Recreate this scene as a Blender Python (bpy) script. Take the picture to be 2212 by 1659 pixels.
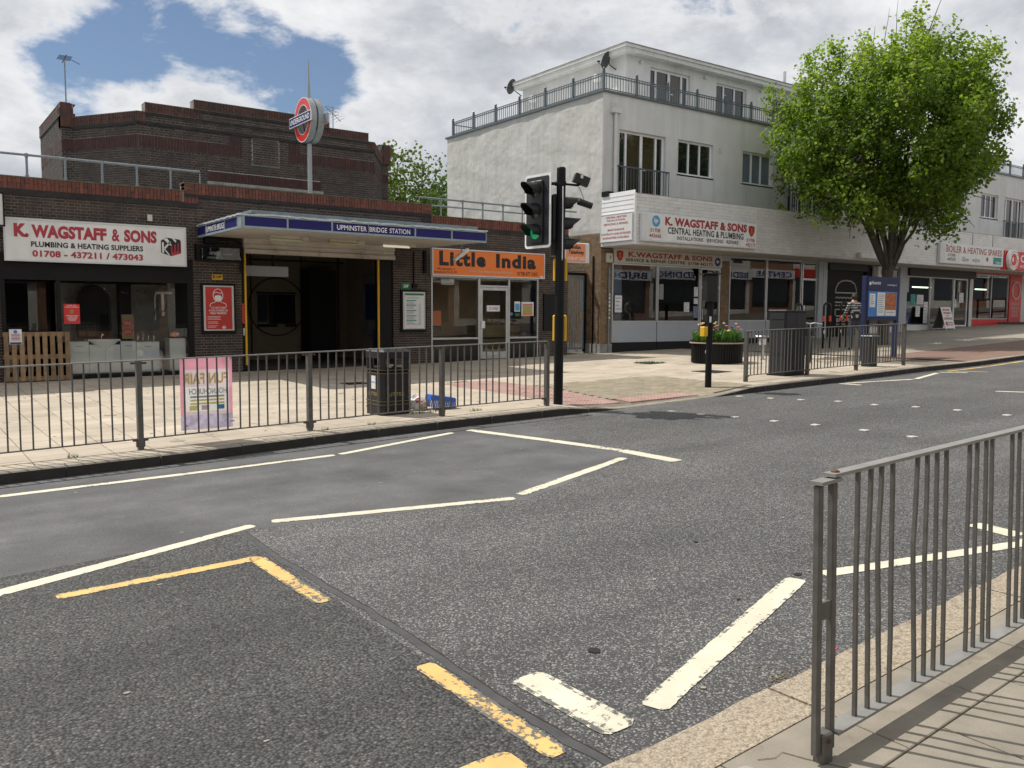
import bpy, math, random
from mathutils import Vector, Matrix
random.seed(11)
rnd = random.random
def ru(a, b): return a + (b - a) * random.random()
S = bpy.context.scene
for _o in list(bpy.data.objects): bpy.data.objects.remove(_o)
C = S.collection

# ------------------------------------------------------------------ camera, sky, sun, exposure
PITCH, ROLL, YAW = math.radians(4.72), math.radians(0.303), math.radians(35.93)
def cam_axes():
    r = Vector((1, 0, 0)); f = Vector((0, math.cos(PITCH), -math.sin(PITCH))); u = r.cross(f)
    c, s = math.cos(ROLL), math.sin(ROLL)
    r, u = c * r + s * u, -s * r + c * u
    R = Matrix.Rotation(-YAW, 3, 'Z')
    return R @ r, R @ u, R @ f
_r, _u, _f = cam_axes()
cd = bpy.data.cameras.new('camera'); cam = bpy.data.objects.new('camera', cd); C.objects.link(cam)
cd.sensor_width = 36; cd.lens = 36 * 1849 / 2212; cd.clip_end = 3000; cd.clip_start = .05
m3 = Matrix((_r, _u, -_f)).transposed()
cam.matrix_world = Matrix.Translation((0, 0, 1.7)) @ m3.to_4x4()
S.camera = cam

SUN_EL = math.radians(56); SUN_AZ = math.radians(26.4)     # the sun stands behind the station, to the left
sd = bpy.data.lights.new('sun', 'SUN'); sun = bpy.data.objects.new('sun', sd); C.objects.link(sun)
sd.energy = 4.6; sd.angle = math.radians(.53); sd.color = (1, .95, .87)
ldir = Vector((math.sin(SUN_AZ) * math.cos(SUN_EL), -math.cos(SUN_AZ) * math.cos(SUN_EL), -math.sin(SUN_EL)))
sun.rotation_euler = ldir.to_track_quat('-Z', 'Y').to_euler(); sun.location = (-10, 30, 40)

W = bpy.data.worlds.new('World'); S.world = W; W.use_nodes = True
def build_world():
    nt = W.node_tree; nt.nodes.clear(); N = nt.nodes.new; L = nt.links.new
    out = N('ShaderNodeOutputWorld'); mix = N('ShaderNodeMixShader'); L(mix.outputs[0], out.inputs[0])
    b1 = N('ShaderNodeBackground'); b2 = N('ShaderNodeBackground'); L(b1.outputs[0], mix.inputs[1]); L(b2.outputs[0], mix.inputs[2])
    sky = N('ShaderNodeTexSky'); sky.sky_type = 'NISHITA'; sky.sun_disc = False
    sky.sun_elevation = SUN_EL; sky.sun_rotation = -SUN_AZ; sky.air_density = 1.0; sky.dust_density = .3; sky.ozone_density = 4
    L(sky.outputs[0], b1.inputs[0]); b1.inputs[1].default_value = .075
    tc = N('ShaderNodeTexCoord'); sep = N('ShaderNodeSeparateXYZ'); L(tc.outputs['Generated'], sep.inputs[0])
    def math_(op, a, b=None, c=None, clamp=False):
        n = N('ShaderNodeMath'); n.operation = op; n.use_clamp = clamp
        for i, v in enumerate((a, b, c)):
            if v is None: continue
            if hasattr(v, 'is_output'): L(v, n.inputs[i])
            else: n.inputs[i].default_value = v
        return n.outputs[0]
    cmb = N('ShaderNodeVectorMath'); cmb.operation = 'MULTIPLY'; L(tc.outputs['Generated'], cmb.inputs[0]); cmb.inputs[1].default_value = (1, 1, 1.9)
    def noise(scale, det, rough, off, dist=0.):
        mp = N('ShaderNodeVectorMath'); mp.operation = 'ADD'; L(cmb.outputs[0], mp.inputs[0]); mp.inputs[1].default_value = off
        n = N('ShaderNodeTexNoise'); L(mp.outputs[0], n.inputs['Vector']); n.inputs['Scale'].default_value = scale
        n.inputs['Detail'].default_value = det; n.inputs['Roughness'].default_value = rough; n.inputs['Distortion'].default_value = dist
        return n.outputs['Fac']
    n1 = noise(2.6, 8, .60, (3.1, 1.7, 0), .15)
    n1b = noise(7.0, 7, .62, (7.7, 2.2, 4.0), .2)
    dens = math_('ADD', math_('MULTIPLY_ADD', n1, 1.0, -.24), math_('MULTIPLY', n1b, 1.35))
    lo = N('ShaderNodeMapRange'); L(sep.outputs[2], lo.inputs[0]); lo.inputs[1].default_value = .20; lo.inputs[2].default_value = .08; lo.inputs[4].default_value = .25; dens = math_('ADD', dens, lo.outputs[0])
    for d, ang, k in GAPS:                                             # openings in the cloud deck
        dt = N('ShaderNodeVectorMath'); dt.operation = 'DOT_PRODUCT'; L(tc.outputs['Generated'], dt.inputs[0]); dt.inputs[1].default_value = d
        mr = N('ShaderNodeMapRange'); L(dt.outputs['Value'], mr.inputs[0]); mr.interpolation_type = 'SMOOTHSTEP'
        mr.inputs[1].default_value = math.cos(math.radians(ang)); mr.inputs[2].default_value = math.cos(math.radians(ang * .1))
        mr.inputs[3].default_value = 0; mr.inputs[4].default_value = k
        dens = math_('SUBTRACT', dens, mr.outputs[0])
    cov = N('ShaderNodeMapRange'); cov.interpolation_type = 'SMOOTHSTEP'; L(dens, cov.inputs[0])
    cov.inputs[1].default_value = .56; cov.inputs[2].default_value = .80; cov.inputs[3].default_value = .04
    L(cov.outputs[0], mix.inputs[0])
    n2 = noise(4.2, 8, .62, (9.3, 4.1, 2.0), .2)
    rp = N('ShaderNodeValToRGB'); L(n2, rp.inputs[0]); e = rp.color_ramp.elements
    e[0].position = .34; e[0].color = (.46, .485, .53, 1); e[1].position = .66; e[1].color = (.95, .95, .96, 1)
    x = e.new(.46); x.color = (.62, .645, .685, 1); x = e.new(.56); x.color = (.78, .795, .82, 1)
    ed = N('ShaderNodeMapRange'); L(dens, ed.inputs[0]); ed.inputs[1].default_value = .66; ed.inputs[2].default_value = .92; ed.inputs[3].default_value = .9; ed.inputs[4].default_value = 0
    mx = N('ShaderNodeMix'); mx.data_type = 'RGBA'; L(ed.outputs[0], mx.inputs[0]); L(rp.outputs[0], mx.inputs[6]); mx.inputs[7].default_value = (.93, .93, .94, 1)
    L(mx.outputs[2], b2.inputs[0]); b2.inputs[1].default_value = 1.0
def pix_dir(x, y):
    v = (x - 1106) / 1849 * _r - (y - 829.5) / 1849 * _u + _f
    return tuple(v.normalized())
GAPS = [(pix_dir(225, 5), 5.5, .22), (pix_dir(340, 70), 4.5, .19), (pix_dir(520, 20), 5, .15), (pix_dir(590, 110), 6.5, .26), (pix_dir(225, 195), 4.5, .25), (pix_dir(690, 180), 4, .2)]
build_world()
S.view_settings.view_transform = 'Standard'; S.view_settings.look = 'None'
S.view_settings.exposure = 0.0; S.view_settings.gamma = 1
S.render.engine = 'CYCLES'
try:
    S.cycles.max_bounces = 6; S.cycles.transparent_max_bounces = 8; S.cycles.diffuse_bounces = 3; S.cycles.glossy_bounces = 3; S.cycles.transmission_bounces = 2
except Exception: pass

# ------------------------------------------------------------------ mesh and object helpers
BASE = {}
class MB:
    def __init__(s): s.v = []; s.f = []; s.m = []; s.r = []
    def poly(s, pts, m=0, r=0.):
        k = len(s.v); s.v += [tuple(p) for p in pts]; s.f.append(tuple(range(k, k + len(pts)))); s.m.append(m); s.r.append(r); return s
    def hexa(s, p, m=0, r=0., skip=()):
        k = len(s.v); s.v += [tuple(q) for q in p]      # p: 4 bottom ccw, 4 top ccw
        for i, f in enumerate(((3, 2, 1, 0), (4, 5, 6, 7), (0, 1, 5, 4), (1, 2, 6, 5), (2, 3, 7, 6), (3, 0, 4, 7))):
            if i in skip: continue
            s.f.append(tuple(k + j for j in f)); s.m.append(m); s.r.append(r)
        return s
    def box(s, x0, x1, y0, y1, z0, z1, m=0, r=0., skip=()):
        return s.hexa([(x0, y0, z0), (x1, y0, z0), (x1, y1, z0), (x0, y1, z0), (x0, y0, z1), (x1, y0, z1), (x1, y1, z1), (x0, y1, z1)], m, r, skip)
    def bbox(s, x0, x1, y0, y1, z0, z1, b=.01, m=0, r=0.):
        """box with its vertical and top edges taken off"""
        def ring(e, z): return [(x0 + e, y0 + e + 0, z), (x1 - e, y0 + e, z), (x1 - e, y1 - e, z), (x0 + e, y1 - e, z)]
        def oct_(e, z):
            return [(x0 + b, y0 + e, z), (x1 - b, y0 + e, z), (x1 - e, y0 + b, z), (x1 - e, y1 - b, z), (x1 - b, y1 - e, z), (x0 + b, y1 - e, z), (x0 + e, y1 - b, z), (x0 + e, y0 + b, z)]
        bt = min(b, (z1 - z0) * .3)
        A, B, T = oct_(0, z0), oct_(0, z1 - bt), ring(b, z1)
        for i in range(8): s.poly([A[i], A[(i + 1) % 8], B[(i + 1) % 8], B[i]], m, r)
        s.poly([B[0], B[1], T[1], T[0]], m, r); s.poly([B[2], B[3], T[2], T[1]], m, r); s.poly([B[4], B[5], T[3], T[2]], m, r); s.poly([B[6], B[7], T[0], T[3]], m, r)
        s.poly([B[1], B[2], T[1]], m, r); s.poly([B[3], B[4], T[2]], m, r); s.poly([B[5], B[6], T[3]], m, r); s.poly([B[7], B[0], T[0]], m, r)
        s.poly(T, m, r); s.poly(A[::-1], m, r); return s
    def prism(s, pts, vec, m=0, r=0.):
        """polygon pts extruded by vec"""
        vec = Vector(vec); a = [Vector(p) for p in pts]; b = [p + vec for p in a]; n = len(a)
        s.poly(a[::-1], m, r); s.poly(b, m, r)
        for i in range(n): s.poly([a[i], a[(i + 1) % n], b[(i + 1) % n], b[i]], m, r)
        return s
    def tube(s, p0, p1, r0, r1=None, n=8, m=0, caps=True, r=0.):
        return s.path([p0, p1], [r0, r0 if r1 is None else r1], n, m, caps, r)
    def path(s, pts, rad, n=8, m=0, caps=True, r=0.):
        pts = [Vector(p) for p in pts]
        if not hasattr(rad, '__len__'): rad = [rad] * len(pts)
        k = len(s.v); up = None
        for i, p in enumerate(pts):
            t = (pts[min(i + 1, len(pts) - 1)] - pts[max(i - 1, 0)]).normalized()
            if up is None:
                up = Vector((0, 0, 1)) if abs(t.z) < .9 else Vector((1, 0, 0))
            a = t.cross(up).normalized(); b = t.cross(a).normalized(); up = -b
            for j in range(n):
                th = 2 * math.pi * j / n; s.v.append(tuple(p + rad[i] * (math.cos(th) * a + math.sin(th) * b)))
        for i in range(len(pts) - 1):
            for j in range(n):
                q = (k + i * n + j, k + i * n + (j + 1) % n, k + (i + 1) * n + (j + 1) % n, k + (i + 1) * n + j)
                s.f.append(q); s.m.append(m); s.r.append(r)
        if caps:
            s.f.append(tuple(k + j for j in range(n))[::-1]); s.m.append(m); s.r.append(r)
            e = k + (len(pts) - 1) * n; s.f.append(tuple(e + j for j in range(n))); s.m.append(m); s.r.append(r)
        return s
    def lathe(s, prof, c, n=16, m=0, ax='z', sq=1., r=0.):
        """profile of (radius, height) turned round a vertical axis at c"""
        k = len(s.v)
        for (rr, h) in prof:
            for j in range(n):
                th = 2 * math.pi * j / n
                a, b = rr * math.cos(th), rr * math.sin(th) * sq
                if ax == 'z': p = (c[0] + a, c[1] + b, c[2] + h)
                elif ax == 'x': p = (c[0] + h, c[1] + a, c[2] + b)
                else: p = (c[0] + a, c[1] + h, c[2] + b)
                s.v.append(p)
        for i in range(len(prof) - 1):
            for j in range(n):
                s.f.append((k + i * n + j, k + i * n + (j + 1) % n, k + (i + 1) * n + (j + 1) % n, k + (i + 1) * n + j)); s.m.append(m); s.r.append(r)
        if prof[0][0] > 1e-4: s.f.append(tuple(k + j for j in range(n))[::-1]); s.m.append(m); s.r.append(r)
        e = k + (len(prof) - 1) * n
        if prof[-1][0] > 1e-4: s.f.append(tuple(e + j for j in range(n))); s.m.append(m); s.r.append(r)
        return s
    def xf(s, M):
        s.v = [tuple(M @ Vector(p)) for p in s.v]; return s
    def add(s, o, M=None):
        k = len(s.v); s.v += [tuple(M @ Vector(p)) for p in o.v] if M else o.v
        s.f += [tuple(k + i for i in f) for f in o.f]; s.m += o.m; s.r += o.r; return s
    def mesh(s, name, mats, off=(0, 0, 0), smooth=False):
        me = bpy.data.meshes.new(name)
        if off[0] or off[1] or off[2]: vv = [(a - off[0], b - off[1], c - off[2]) for a, b, c in s.v]
        else: vv = s.v
        me.from_pydata(vv, [], s.f)
        for mt in (mats if isinstance(mats, (list, tuple)) else [mats]): me.materials.append(mt)
        if any(s.m): me.polygons.foreach_set('material_index', s.m)
        if any(s.r):
            at = me.attributes.new('rnd', 'FLOAT', 'FACE'); at.data.foreach_set('value', s.r)
        if smooth: me.polygons.foreach_set('use_smooth', [True] * len(me.polygons))
        me.update(); return me
    def build(s, name, mats, parent=None, smooth=False, base=None, **tags):
        if parent is not None: off = BASE[parent]
        else: off = base if base is not None else (0, 0, 0)
        o = bpy.data.objects.new(name, s.mesh(name, mats, off, smooth)); C.objects.link(o)
        if parent is not None: o.parent = parent
        else: o.location = off
        BASE[o] = off; tag(o, **tags); return o
def tag(o, label=None, cat=None, group=None, kind=None):
    if label: o['label'] = label
    if cat: o['category'] = cat
    if group: o['group'] = group
    if kind: o['kind'] = kind
    return o
def thing(name, base, label, cat, group=None):
    o = bpy.data.objects.new(name, None); C.objects.link(o); o.location = base; o.empty_display_size = .2
    BASE[o] = tuple(base); return tag(o, label, cat, group)
def piece(name, me, parent, loc, rot=(0, 0, 0), scale=(1, 1, 1), **tags):
    """one more object on shared mesh data, a part of parent"""
    o = bpy.data.objects.new(name, me); C.objects.link(o); b = BASE[parent]
    o.location = (loc[0] - b[0], loc[1] - b[1], loc[2] - b[2]); o.rotation_euler = rot; o.scale = scale; o.parent = parent
    BASE[o] = tuple(loc); tag(o, **tags); return o

_tcache = {}
def text_mesh(body, bold=0., align=1., sp=1.):
    key = (body, bold, align, sp)
    if key not in _tcache:
        cu = bpy.data.curves.new('t', 'FONT'); cu.body = body; cu.resolution_u = 3; cu.offset = bold; cu.fill_mode = 'FRONT'; cu.align_x = 'CENTER'
        cu.space_line = align; cu.space_character = sp
        o = bpy.data.objects.new('t', cu); me = o.to_mesh()
        vs = [tuple(v.co) for v in me.vertices]; fs = [tuple(p.vertices) for p in me.polygons]
        o.to_mesh_clear(); bpy.data.objects.remove(o); bpy.data.curves.remove(cu)
        _tcache[key] = (vs, fs)
    return _tcache[key]
def text(body, name, mat_, parent, O, U, V, w, h, bold=.0, lines=1., sp=1.04):
    """flat lettering fitted into a w by h rectangle with its lower left corner at O, along U and V"""
    vs, fs = text_mesh(body, bold, lines, sp)
    if not vs: return None
    x0 = min(v[0] for v in vs); x1 = max(v[0] for v in vs); y0 = min(v[1] for v in vs); y1 = max(v[1] for v in vs)
    O, U, V = Vector(O), Vector(U), Vector(V); mb = MB()
    sx, sy = w / (x1 - x0), h / (y1 - y0)
    mb.v = [tuple(O + U * ((v[0] - x0) * sx) + V * ((v[1] - y0) * sy)) for v in vs]; mb.f = list(fs); mb.m = [0] * len(fs); mb.r = [0.] * len(fs)
    return mb.build(name, mat_, parent)
X_, Y_, Z_ = Vector((1, 0, 0)), Vector((0, 1, 0)), Vector((0, 0, 1))

# ------------------------------------------------------------------ materials
MATS = {}
def nodes(name):
    m = bpy.data.materials.new(name); m.use_nodes = True; nt = m.node_tree; b = nt.nodes['Principled BSDF']; MATS[name] = m
    return m, nt, b, nt.nodes.new, nt.links.new
def c4(c): return (c[0], c[1], c[2], 1)
def mat(name, col, rough=.6, metal=0., nz=(3., .12), bump=None, ramp=None, spec=.5, dirt=None, coat=0., streak=None, pick='WORLD'):
    """plain procedural surface: noise-varied colour, optional per-piece colours (ramp), fine relief, dirt patches, rain streaks"""
    m, nt, b, N, L = nodes(name)
    pos = N('ShaderNodeNewGeometry').outputs['Position']
    b.inputs['Roughness'].default_value = rough; b.inputs['Metallic'].default_value = metal
    b.inputs['Specular IOR Level'].default_value = spec; b.inputs['Coat Weight'].default_value = coat
    def noise(sc, det=5, ro=.6, vec=None):
        n = N('ShaderNodeTexNoise'); L(vec or pos, n.inputs['Vector']); n.inputs['Scale'].default_value = sc
        n.inputs['Detail'].default_value = det; n.inputs['Roughness'].default_value = ro; return n.outputs['Fac']
    if ramp:
        at = N('ShaderNodeAttribute'); at.attribute_name = 'rnd'; oi = N('ShaderNodeObjectInfo')
        ad = N('ShaderNodeMath'); ad.operation = 'ADD'; L(at.outputs['Fac'], ad.inputs[0]); L(oi.outputs['Random'], ad.inputs[1])
        fr = N('ShaderNodeMath'); fr.operation = 'FRACT'; L(ad.outputs[0], fr.inputs[0])
        rp = N('ShaderNodeValToRGB'); L(fr.outputs[0], rp.inputs[0]); rp.color_ramp.interpolation = 'LINEAR'; e = rp.color_ramp.elements
        k = len(ramp); e[0].position = 0; e[0].color = c4(ramp[0]); e[1].position = 1; e[1].color = c4(ramp[-1])
        for i in range(1, k - 1): q = e.new(i / (k - 1)); q.color = c4(ramp[i])
        base = rp.outputs[0]
    else:
        rgb = N('ShaderNodeRGB'); rgb.outputs[0].default_value = c4(col); base = rgb.outputs[0]
    def mul(colsock, fac, lo, hi, f0=.3, f1=.7):
        mr = N('ShaderNodeMapRange'); L(fac, mr.inputs[0]); mr.inputs[1].default_value = f0; mr.inputs[2].default_value = f1; mr.inputs[3].default_value = lo; mr.inputs[4].default_value = hi
        vm = N('ShaderNodeVectorMath'); vm.operation = 'SCALE'; L(colsock, vm.inputs[0]); L(mr.outputs[0], vm.inputs['Scale']); return vm.outputs[0]
    base = mul(base, noise(nz[0]), 1 - nz[1], 1 + nz[1])
    if dirt:
        sc, colr, lo, hi = dirt
        mr = N('ShaderNodeMapRange'); L(noise(sc, 8, .65), mr.inputs[0]); mr.inputs[1].default_value = lo; mr.inputs[2].default_value = hi
        mx = N('ShaderNodeMix'); mx.data_type = 'RGBA'; L(mr.outputs[0], mx.inputs[0]); L(base, mx.inputs[6]); mx.inputs[7].default_value = c4(colr); base = mx.outputs[2]
    if streak:
        colr, amt = streak; mp = N('ShaderNodeMapping'); L(pos, mp.inputs[0]); mp.inputs['Scale'].default_value = (2.2, 2.2, .16)
        mr = N('ShaderNodeMapRange'); L(noise(1.6, 7, .62, mp.outputs[0]), mr.inputs[0]); mr.inputs[1].default_value = .48; mr.inputs[2].default_value = .75; mr.inputs[4].default_value = amt
        mx = N('ShaderNodeMix'); mx.data_type = 'RGBA'; L(mr.outputs[0], mx.inputs[0]); L(base, mx.inputs[6]); mx.inputs[7].default_value = c4(colr); base = mx.outputs[2]
    L(base, b.inputs['Base Color'])
    if bump:
        bp = N('ShaderNodeBump'); bp.inputs['Strength'].default_value = bump[1]; bp.inputs['Distance'].default_value = bump[2] if len(bump) > 2 else .01
        L(noise(bump[0], 6, .65), bp.inputs['Height']); L(bp.outputs[0], b.inputs['Normal'])
    return m
def mat_asphalt(name, dark, chip, chip_share, cell, bump=.5, tint=(1., 1., 1.), patch=.18, pscale=.55, gap_shade=.8):
    m, nt, b, N, L = nodes(name); pos = N('ShaderNodeNewGeometry').outputs['Position']
    v = N('ShaderNodeTexVoronoi'); L(pos, v.inputs['Vector']); v.inputs['Scale'].default_value = cell
    sp = N('ShaderNodeSeparateColor'); L(v.outputs['Color'], sp.inputs[0])
    rp = N('ShaderNodeValToRGB'); L(sp.outputs[0], rp.inputs[0]); e = rp.color_ramp.elements
    e[0].position = 0; e[0].color = c4([dark * .72 * t for t in tint]); e[1].position = 1; e[1].color = c4([chip * t for t in (1.05, .98, .9)])
    q = e.new(1 - chip_share - .03); q.color = c4([dark * 1.15 * t for t in tint]); q = e.new(1 - chip_share * .55); q.color = c4([chip * .62] * 3)
    n = N('ShaderNodeTexNoise'); L(pos, n.inputs['Vector']); n.inputs['Scale'].default_value = pscale; n.inputs['Detail'].default_value = 6; n.inputs['Roughness'].default_value = .62
    mr = N('ShaderNodeMapRange'); L(n.outputs['Fac'], mr.inputs[0]); mr.inputs[1].default_value = .3; mr.inputs[2].default_value = .7; mr.inputs[3].default_value = 1 - patch; mr.inputs[4].default_value = 1 + patch
    # tyre-worn bands running with the traffic
    mp = N('ShaderNodeMapping'); L(pos, mp.inputs[0]); mp.inputs['Scale'].default_value = (.07, 1.3, 1); n2 = N('ShaderNodeTexNoise'); L(mp.outputs[0], n2.inputs['Vector']); n2.inputs['Scale'].default_value = 1.; n2.inputs['Detail'].default_value = 4
    m2 = N('ShaderNodeMapRange'); L(n2.outputs['Fac'], m2.inputs[0]); m2.inputs[1].default_value = .35; m2.inputs[2].default_value = .65; m2.inputs[3].default_value = .86; m2.inputs[4].default_value = 1.14
    mm = N('ShaderNodeMath'); mm.operation = 'MULTIPLY'; L(mr.outputs[0], mm.inputs[0]); L(m2.outputs[0], mm.inputs[1])
    m5 = N('ShaderNodeMapRange'); L(v.outputs['Distance'], m5.inputs[0]); m5.inputs[1].default_value = .25; m5.inputs[2].default_value = .75; m5.inputs[3].default_value = 1.12; m5.inputs[4].default_value = gap_shade  # cavity shade between the chips, painted into the colour
    m6 = N('ShaderNodeMath'); m6.operation = 'MULTIPLY'; L(mm.outputs[0], m6.inputs[0]); L(m5.outputs[0], m6.inputs[1]); mm = m6
    sc = N('ShaderNodeVectorMath'); sc.operation = 'SCALE'; L(rp.outputs[0], sc.inputs[0]); L(mm.outputs[0], sc.inputs['Scale']); L(sc.outputs[0], b.inputs['Base Color'])
    b.inputs['Roughness'].default_value = .82; b.inputs['Specular IOR Level'].default_value = .35
    bp = N('ShaderNodeBump'); bp.inputs['Strength'].default_value = bump; bp.inputs['Distance'].default_value = .006; bp.invert = True
    L(v.outputs['Distance'], bp.inputs['Height']); L(bp.outputs[0], b.inputs['Normal']); return m
def mat_glass(name, tint=(.95, .98, .97), refl=.9, ior=1.5):
    m, nt, b, N, L = nodes(name); out = nt.nodes['Material Output']
    t = N('ShaderNodeBsdfTransparent'); t.inputs[0].default_value = c4(tint); g = N('ShaderNodeBsdfGlossy'); g.inputs['Roughness'].default_value = .0
    fr = N('ShaderNodeFresnel'); fr.inputs['IOR'].default_value = ior
    sc = N('ShaderNodeMath'); sc.operation = 'MULTIPLY_ADD'; sc.use_clamp = True; L(fr.outputs[0], sc.inputs[0]); sc.inputs[1].default_value = 1.5; sc.inputs[2].default_value = .02
    mx = N('ShaderNodeMixShader'); L(sc.outputs[0], mx.inputs[0]); L(t.outputs[0], mx.inputs[1]); L(g.outputs[0], mx.inputs[2]); L(mx.outputs[0], out.inputs[0]); return m
def mat_leaf(name, ramp, trans=.45):
    m, nt, b, N, L = nodes(name); out = nt.nodes['Material Output']
    at = N('ShaderNodeAttribute'); at.attribute_name = 'rnd'; rp = N('ShaderNodeValToRGB'); L(at.outputs['Fac'], rp.inputs[0]); e = rp.color_ramp.elements
    e[0].color = c4(ramp[0]); e[1].color = c4(ramp[-1])
    for i in range(1, len(ramp) - 1): q = e.new(i / (len(ramp) - 1)); q.color = c4(ramp[i])
    L(rp.outputs[0], b.inputs['Base Color']); b.inputs['Roughness'].default_value = .5; b.inputs['Specular IOR Level'].default_value = .3
    t = N('ShaderNodeBsdfTranslucent'); vm = N('ShaderNodeVectorMath'); vm.operation = 'MULTIPLY'; L(rp.outputs[0], vm.inputs[0]); vm.inputs[1].default_value = (1.5, 1.7, .7); L(vm.outputs[0], t.inputs[0])
    mx = N('ShaderNodeMixShader'); mx.inputs[0].default_value = trans; L(b.outputs[0], mx.inputs[1]); L(t.outputs[0], mx.inputs[2]); L(mx.outputs[0], out.inputs[0]); return m
def mat_thin(name, col, trans=.5, nz=(4, .2)):
    """thin printed plastic that lets the sun through"""
    m, nt, b, N, L = nodes(name); out = nt.nodes['Material Output']; n = N('ShaderNodeTexNoise'); n.inputs['Scale'].default_value = nz[0]; n.inputs['Detail'].default_value = 5; L(N('ShaderNodeNewGeometry').outputs['Position'], n.inputs['Vector'])
    mr = N('ShaderNodeMapRange'); L(n.outputs['Fac'], mr.inputs[0]); mr.inputs[1].default_value = .3; mr.inputs[2].default_value = .7; mr.inputs[3].default_value = 1 - nz[1]; mr.inputs[4].default_value = 1 + nz[1]
    sc = N('ShaderNodeVectorMath'); sc.operation = 'SCALE'; sc.inputs[0].default_value = col; L(mr.outputs[0], sc.inputs['Scale']); L(sc.outputs[0], b.inputs['Base Color']); b.inputs['Roughness'].default_value = .5
    t = N('ShaderNodeBsdfTranslucent'); L(sc.outputs[0], t.inputs[0]); mx = N('ShaderNodeMixShader'); mx.inputs[0].default_value = trans; L(b.outputs[0], mx.inputs[1]); L(t.outputs[0], mx.inputs[2]); L(mx.outputs[0], out.inputs[0]); return m
def mat_emit(name, col, k):
    m, nt, b, N, L = nodes(name); b.inputs['Base Color'].default_value = c4(col); b.inputs['Emission Color'].default_value = c4(col); b.inputs['Emission Strength'].default_value = k; return m
def mat_paintline(name, col, wear=.5):
    """thermoplastic road paint, worn through to the asphalt in specks"""
    m, nt, b, N, L = nodes(name); pos = N('ShaderNodeNewGeometry').outputs['Position']
    n = N('ShaderNodeTexNoise'); L(pos, n.inputs['Vector']); n.inputs['Scale'].default_value = 26; n.inputs['Detail'].default_value = 8; n.inputs['Roughness'].default_value = .75
    n2 = N('ShaderNodeTexNoise'); L(pos, n2.inputs['Vector']); n2.inputs['Scale'].default_value = 1.6; n2.inputs['Detail'].default_value = 3
    at = N('ShaderNodeAttribute'); at.attribute_name = 'rnd'
    a = N('ShaderNodeMath'); a.operation = 'MULTIPLY_ADD'; L(n2.outputs['Fac'], a.inputs[0]); a.inputs[1].default_value = .55; L(n.outputs['Fac'], a.inputs[2])
    a2 = N('ShaderNodeMath'); a2.operation = 'MULTIPLY_ADD'; L(at.outputs['Fac'], a2.inputs[0]); a2.inputs[1].default_value = .22; L(a.outputs[0], a2.inputs[2])
    mr = N('ShaderNodeMapRange'); L(a2.outputs[0], mr.inputs[0]); mr.inputs[1].default_value = 1.02 - .2 * wear; mr.inputs[2].default_value = 1.06 - .2 * wear
    mx = N('ShaderNodeMix'); mx.data_type = 'RGBA'; L(mr.outputs[0], mx.inputs[0]); mx.inputs[6].default_value = c4(col); mx.inputs[7].default_value = (.11, .108, .10, 1)
    n3 = N('ShaderNodeTexNoise'); L(pos, n3.inputs['Vector']); n3.inputs['Scale'].default_value = 5; n3.inputs['Detail'].default_value = 6
    m4 = N('ShaderNodeMapRange'); L(n3.outputs['Fac'], m4.inputs[0]); m4.inputs[1].default_value = .3; m4.inputs[2].default_value = .7; m4.inputs[3].default_value = .86; m4.inputs[4].default_value = 1.1
    sc = N('ShaderNodeVectorMath'); sc.operation = 'SCALE'; L(mx.outputs[2], sc.inputs[0]); L(m4.outputs[0], sc.inputs['Scale']); L(sc.outputs[0], b.inputs['Base Color'])
    b.inputs['Roughness'].default_value = .75
    bp = N('ShaderNodeBump'); bp.inputs['Strength'].default_value = .3; bp.inputs['Distance'].default_value = .004; L(n.outputs['Fac'], bp.inputs['Height']); L(bp.outputs[0], b.inputs['Normal']); return m

mat('brick_dark', None, .85, ramp=[(.036, .030, .028), (.050, .037, .033), (.070, .048, .040), (.044, .037, .035), (.084, .052, .040), (.057, .043, .038), (.037, .033, .032)], nz=(9, .22), bump=(70, .5, .006), dirt=(.9, (.035, .031, .030), .56, .72))
mat('mortar', (.27, .24, .205), .95, nz=(6, .25), bump=(120, .4, .004), dirt=(1.1, (.05, .045, .042), .52, .70))
mat('brick_red', None, .85, ramp=[(.14, .052, .038), (.185, .064, .043), (.105, .044, .036), (.21, .075, .048), (.13, .055, .043), (.165, .057, .040)], nz=(12, .25), bump=(60, .5, .006), dirt=(2.2, (.06, .038, .032), .55, .74))
mat('brick_coping', None, .85, ramp=[(.075, .038, .032), (.105, .046, .036), (.065, .036, .032), (.12, .052, .040), (.08, .043, .038)], nz=(10, .3), bump=(60, .5, .006), dirt=(1.5, (.05, .038, .033), .5, .7))
mat('brick_band', None, .85, ramp=[(.058, .026, .024), (.075, .030, .026), (.050, .025, .024), (.068, .029, .026)], nz=(9, .25), bump=(60, .4, .006), dirt=(1.2, (.04, .026, .024), .52, .72))
mat('brick_brown', None, .85, ramp=[(.20, .135, .075), (.25, .17, .095), (.17, .115, .07), (.23, .15, .085), (.15, .10, .06)], nz=(9, .2), bump=(70, .4, .006), dirt=(1.4, (.06, .045, .03), .56, .74))
mat('mortar_brown', (.22, .18, .12), .95, nz=(6, .2))
mat('dark_course', (.030, .028, .028), .9, nz=(5, .35), bump=(30, .5, .01))
mat('coping_top', (.13, .12, .075), .95, nz=(6, .4), bump=(40, .5, .01))
mat('concrete', (.30, .29, .27), .9, nz=(5, .2), bump=(50, .4, .006), dirt=(2, (.14, .13, .12), .52, .7))
mat('soffit', (.56, .525, .465), .8, nz=(2.5, .12), bump=(9, .4, .01), dirt=(1.8, (.30, .255, .20), .58, .72))
mat('render_side', (.52, .515, .49), .9, nz=(1.2, .10), bump=(3.2, .45, .04), dirt=(2.5, (.38, .35, .30), .58, .78), streak=((.33, .315, .28), .4))
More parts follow.
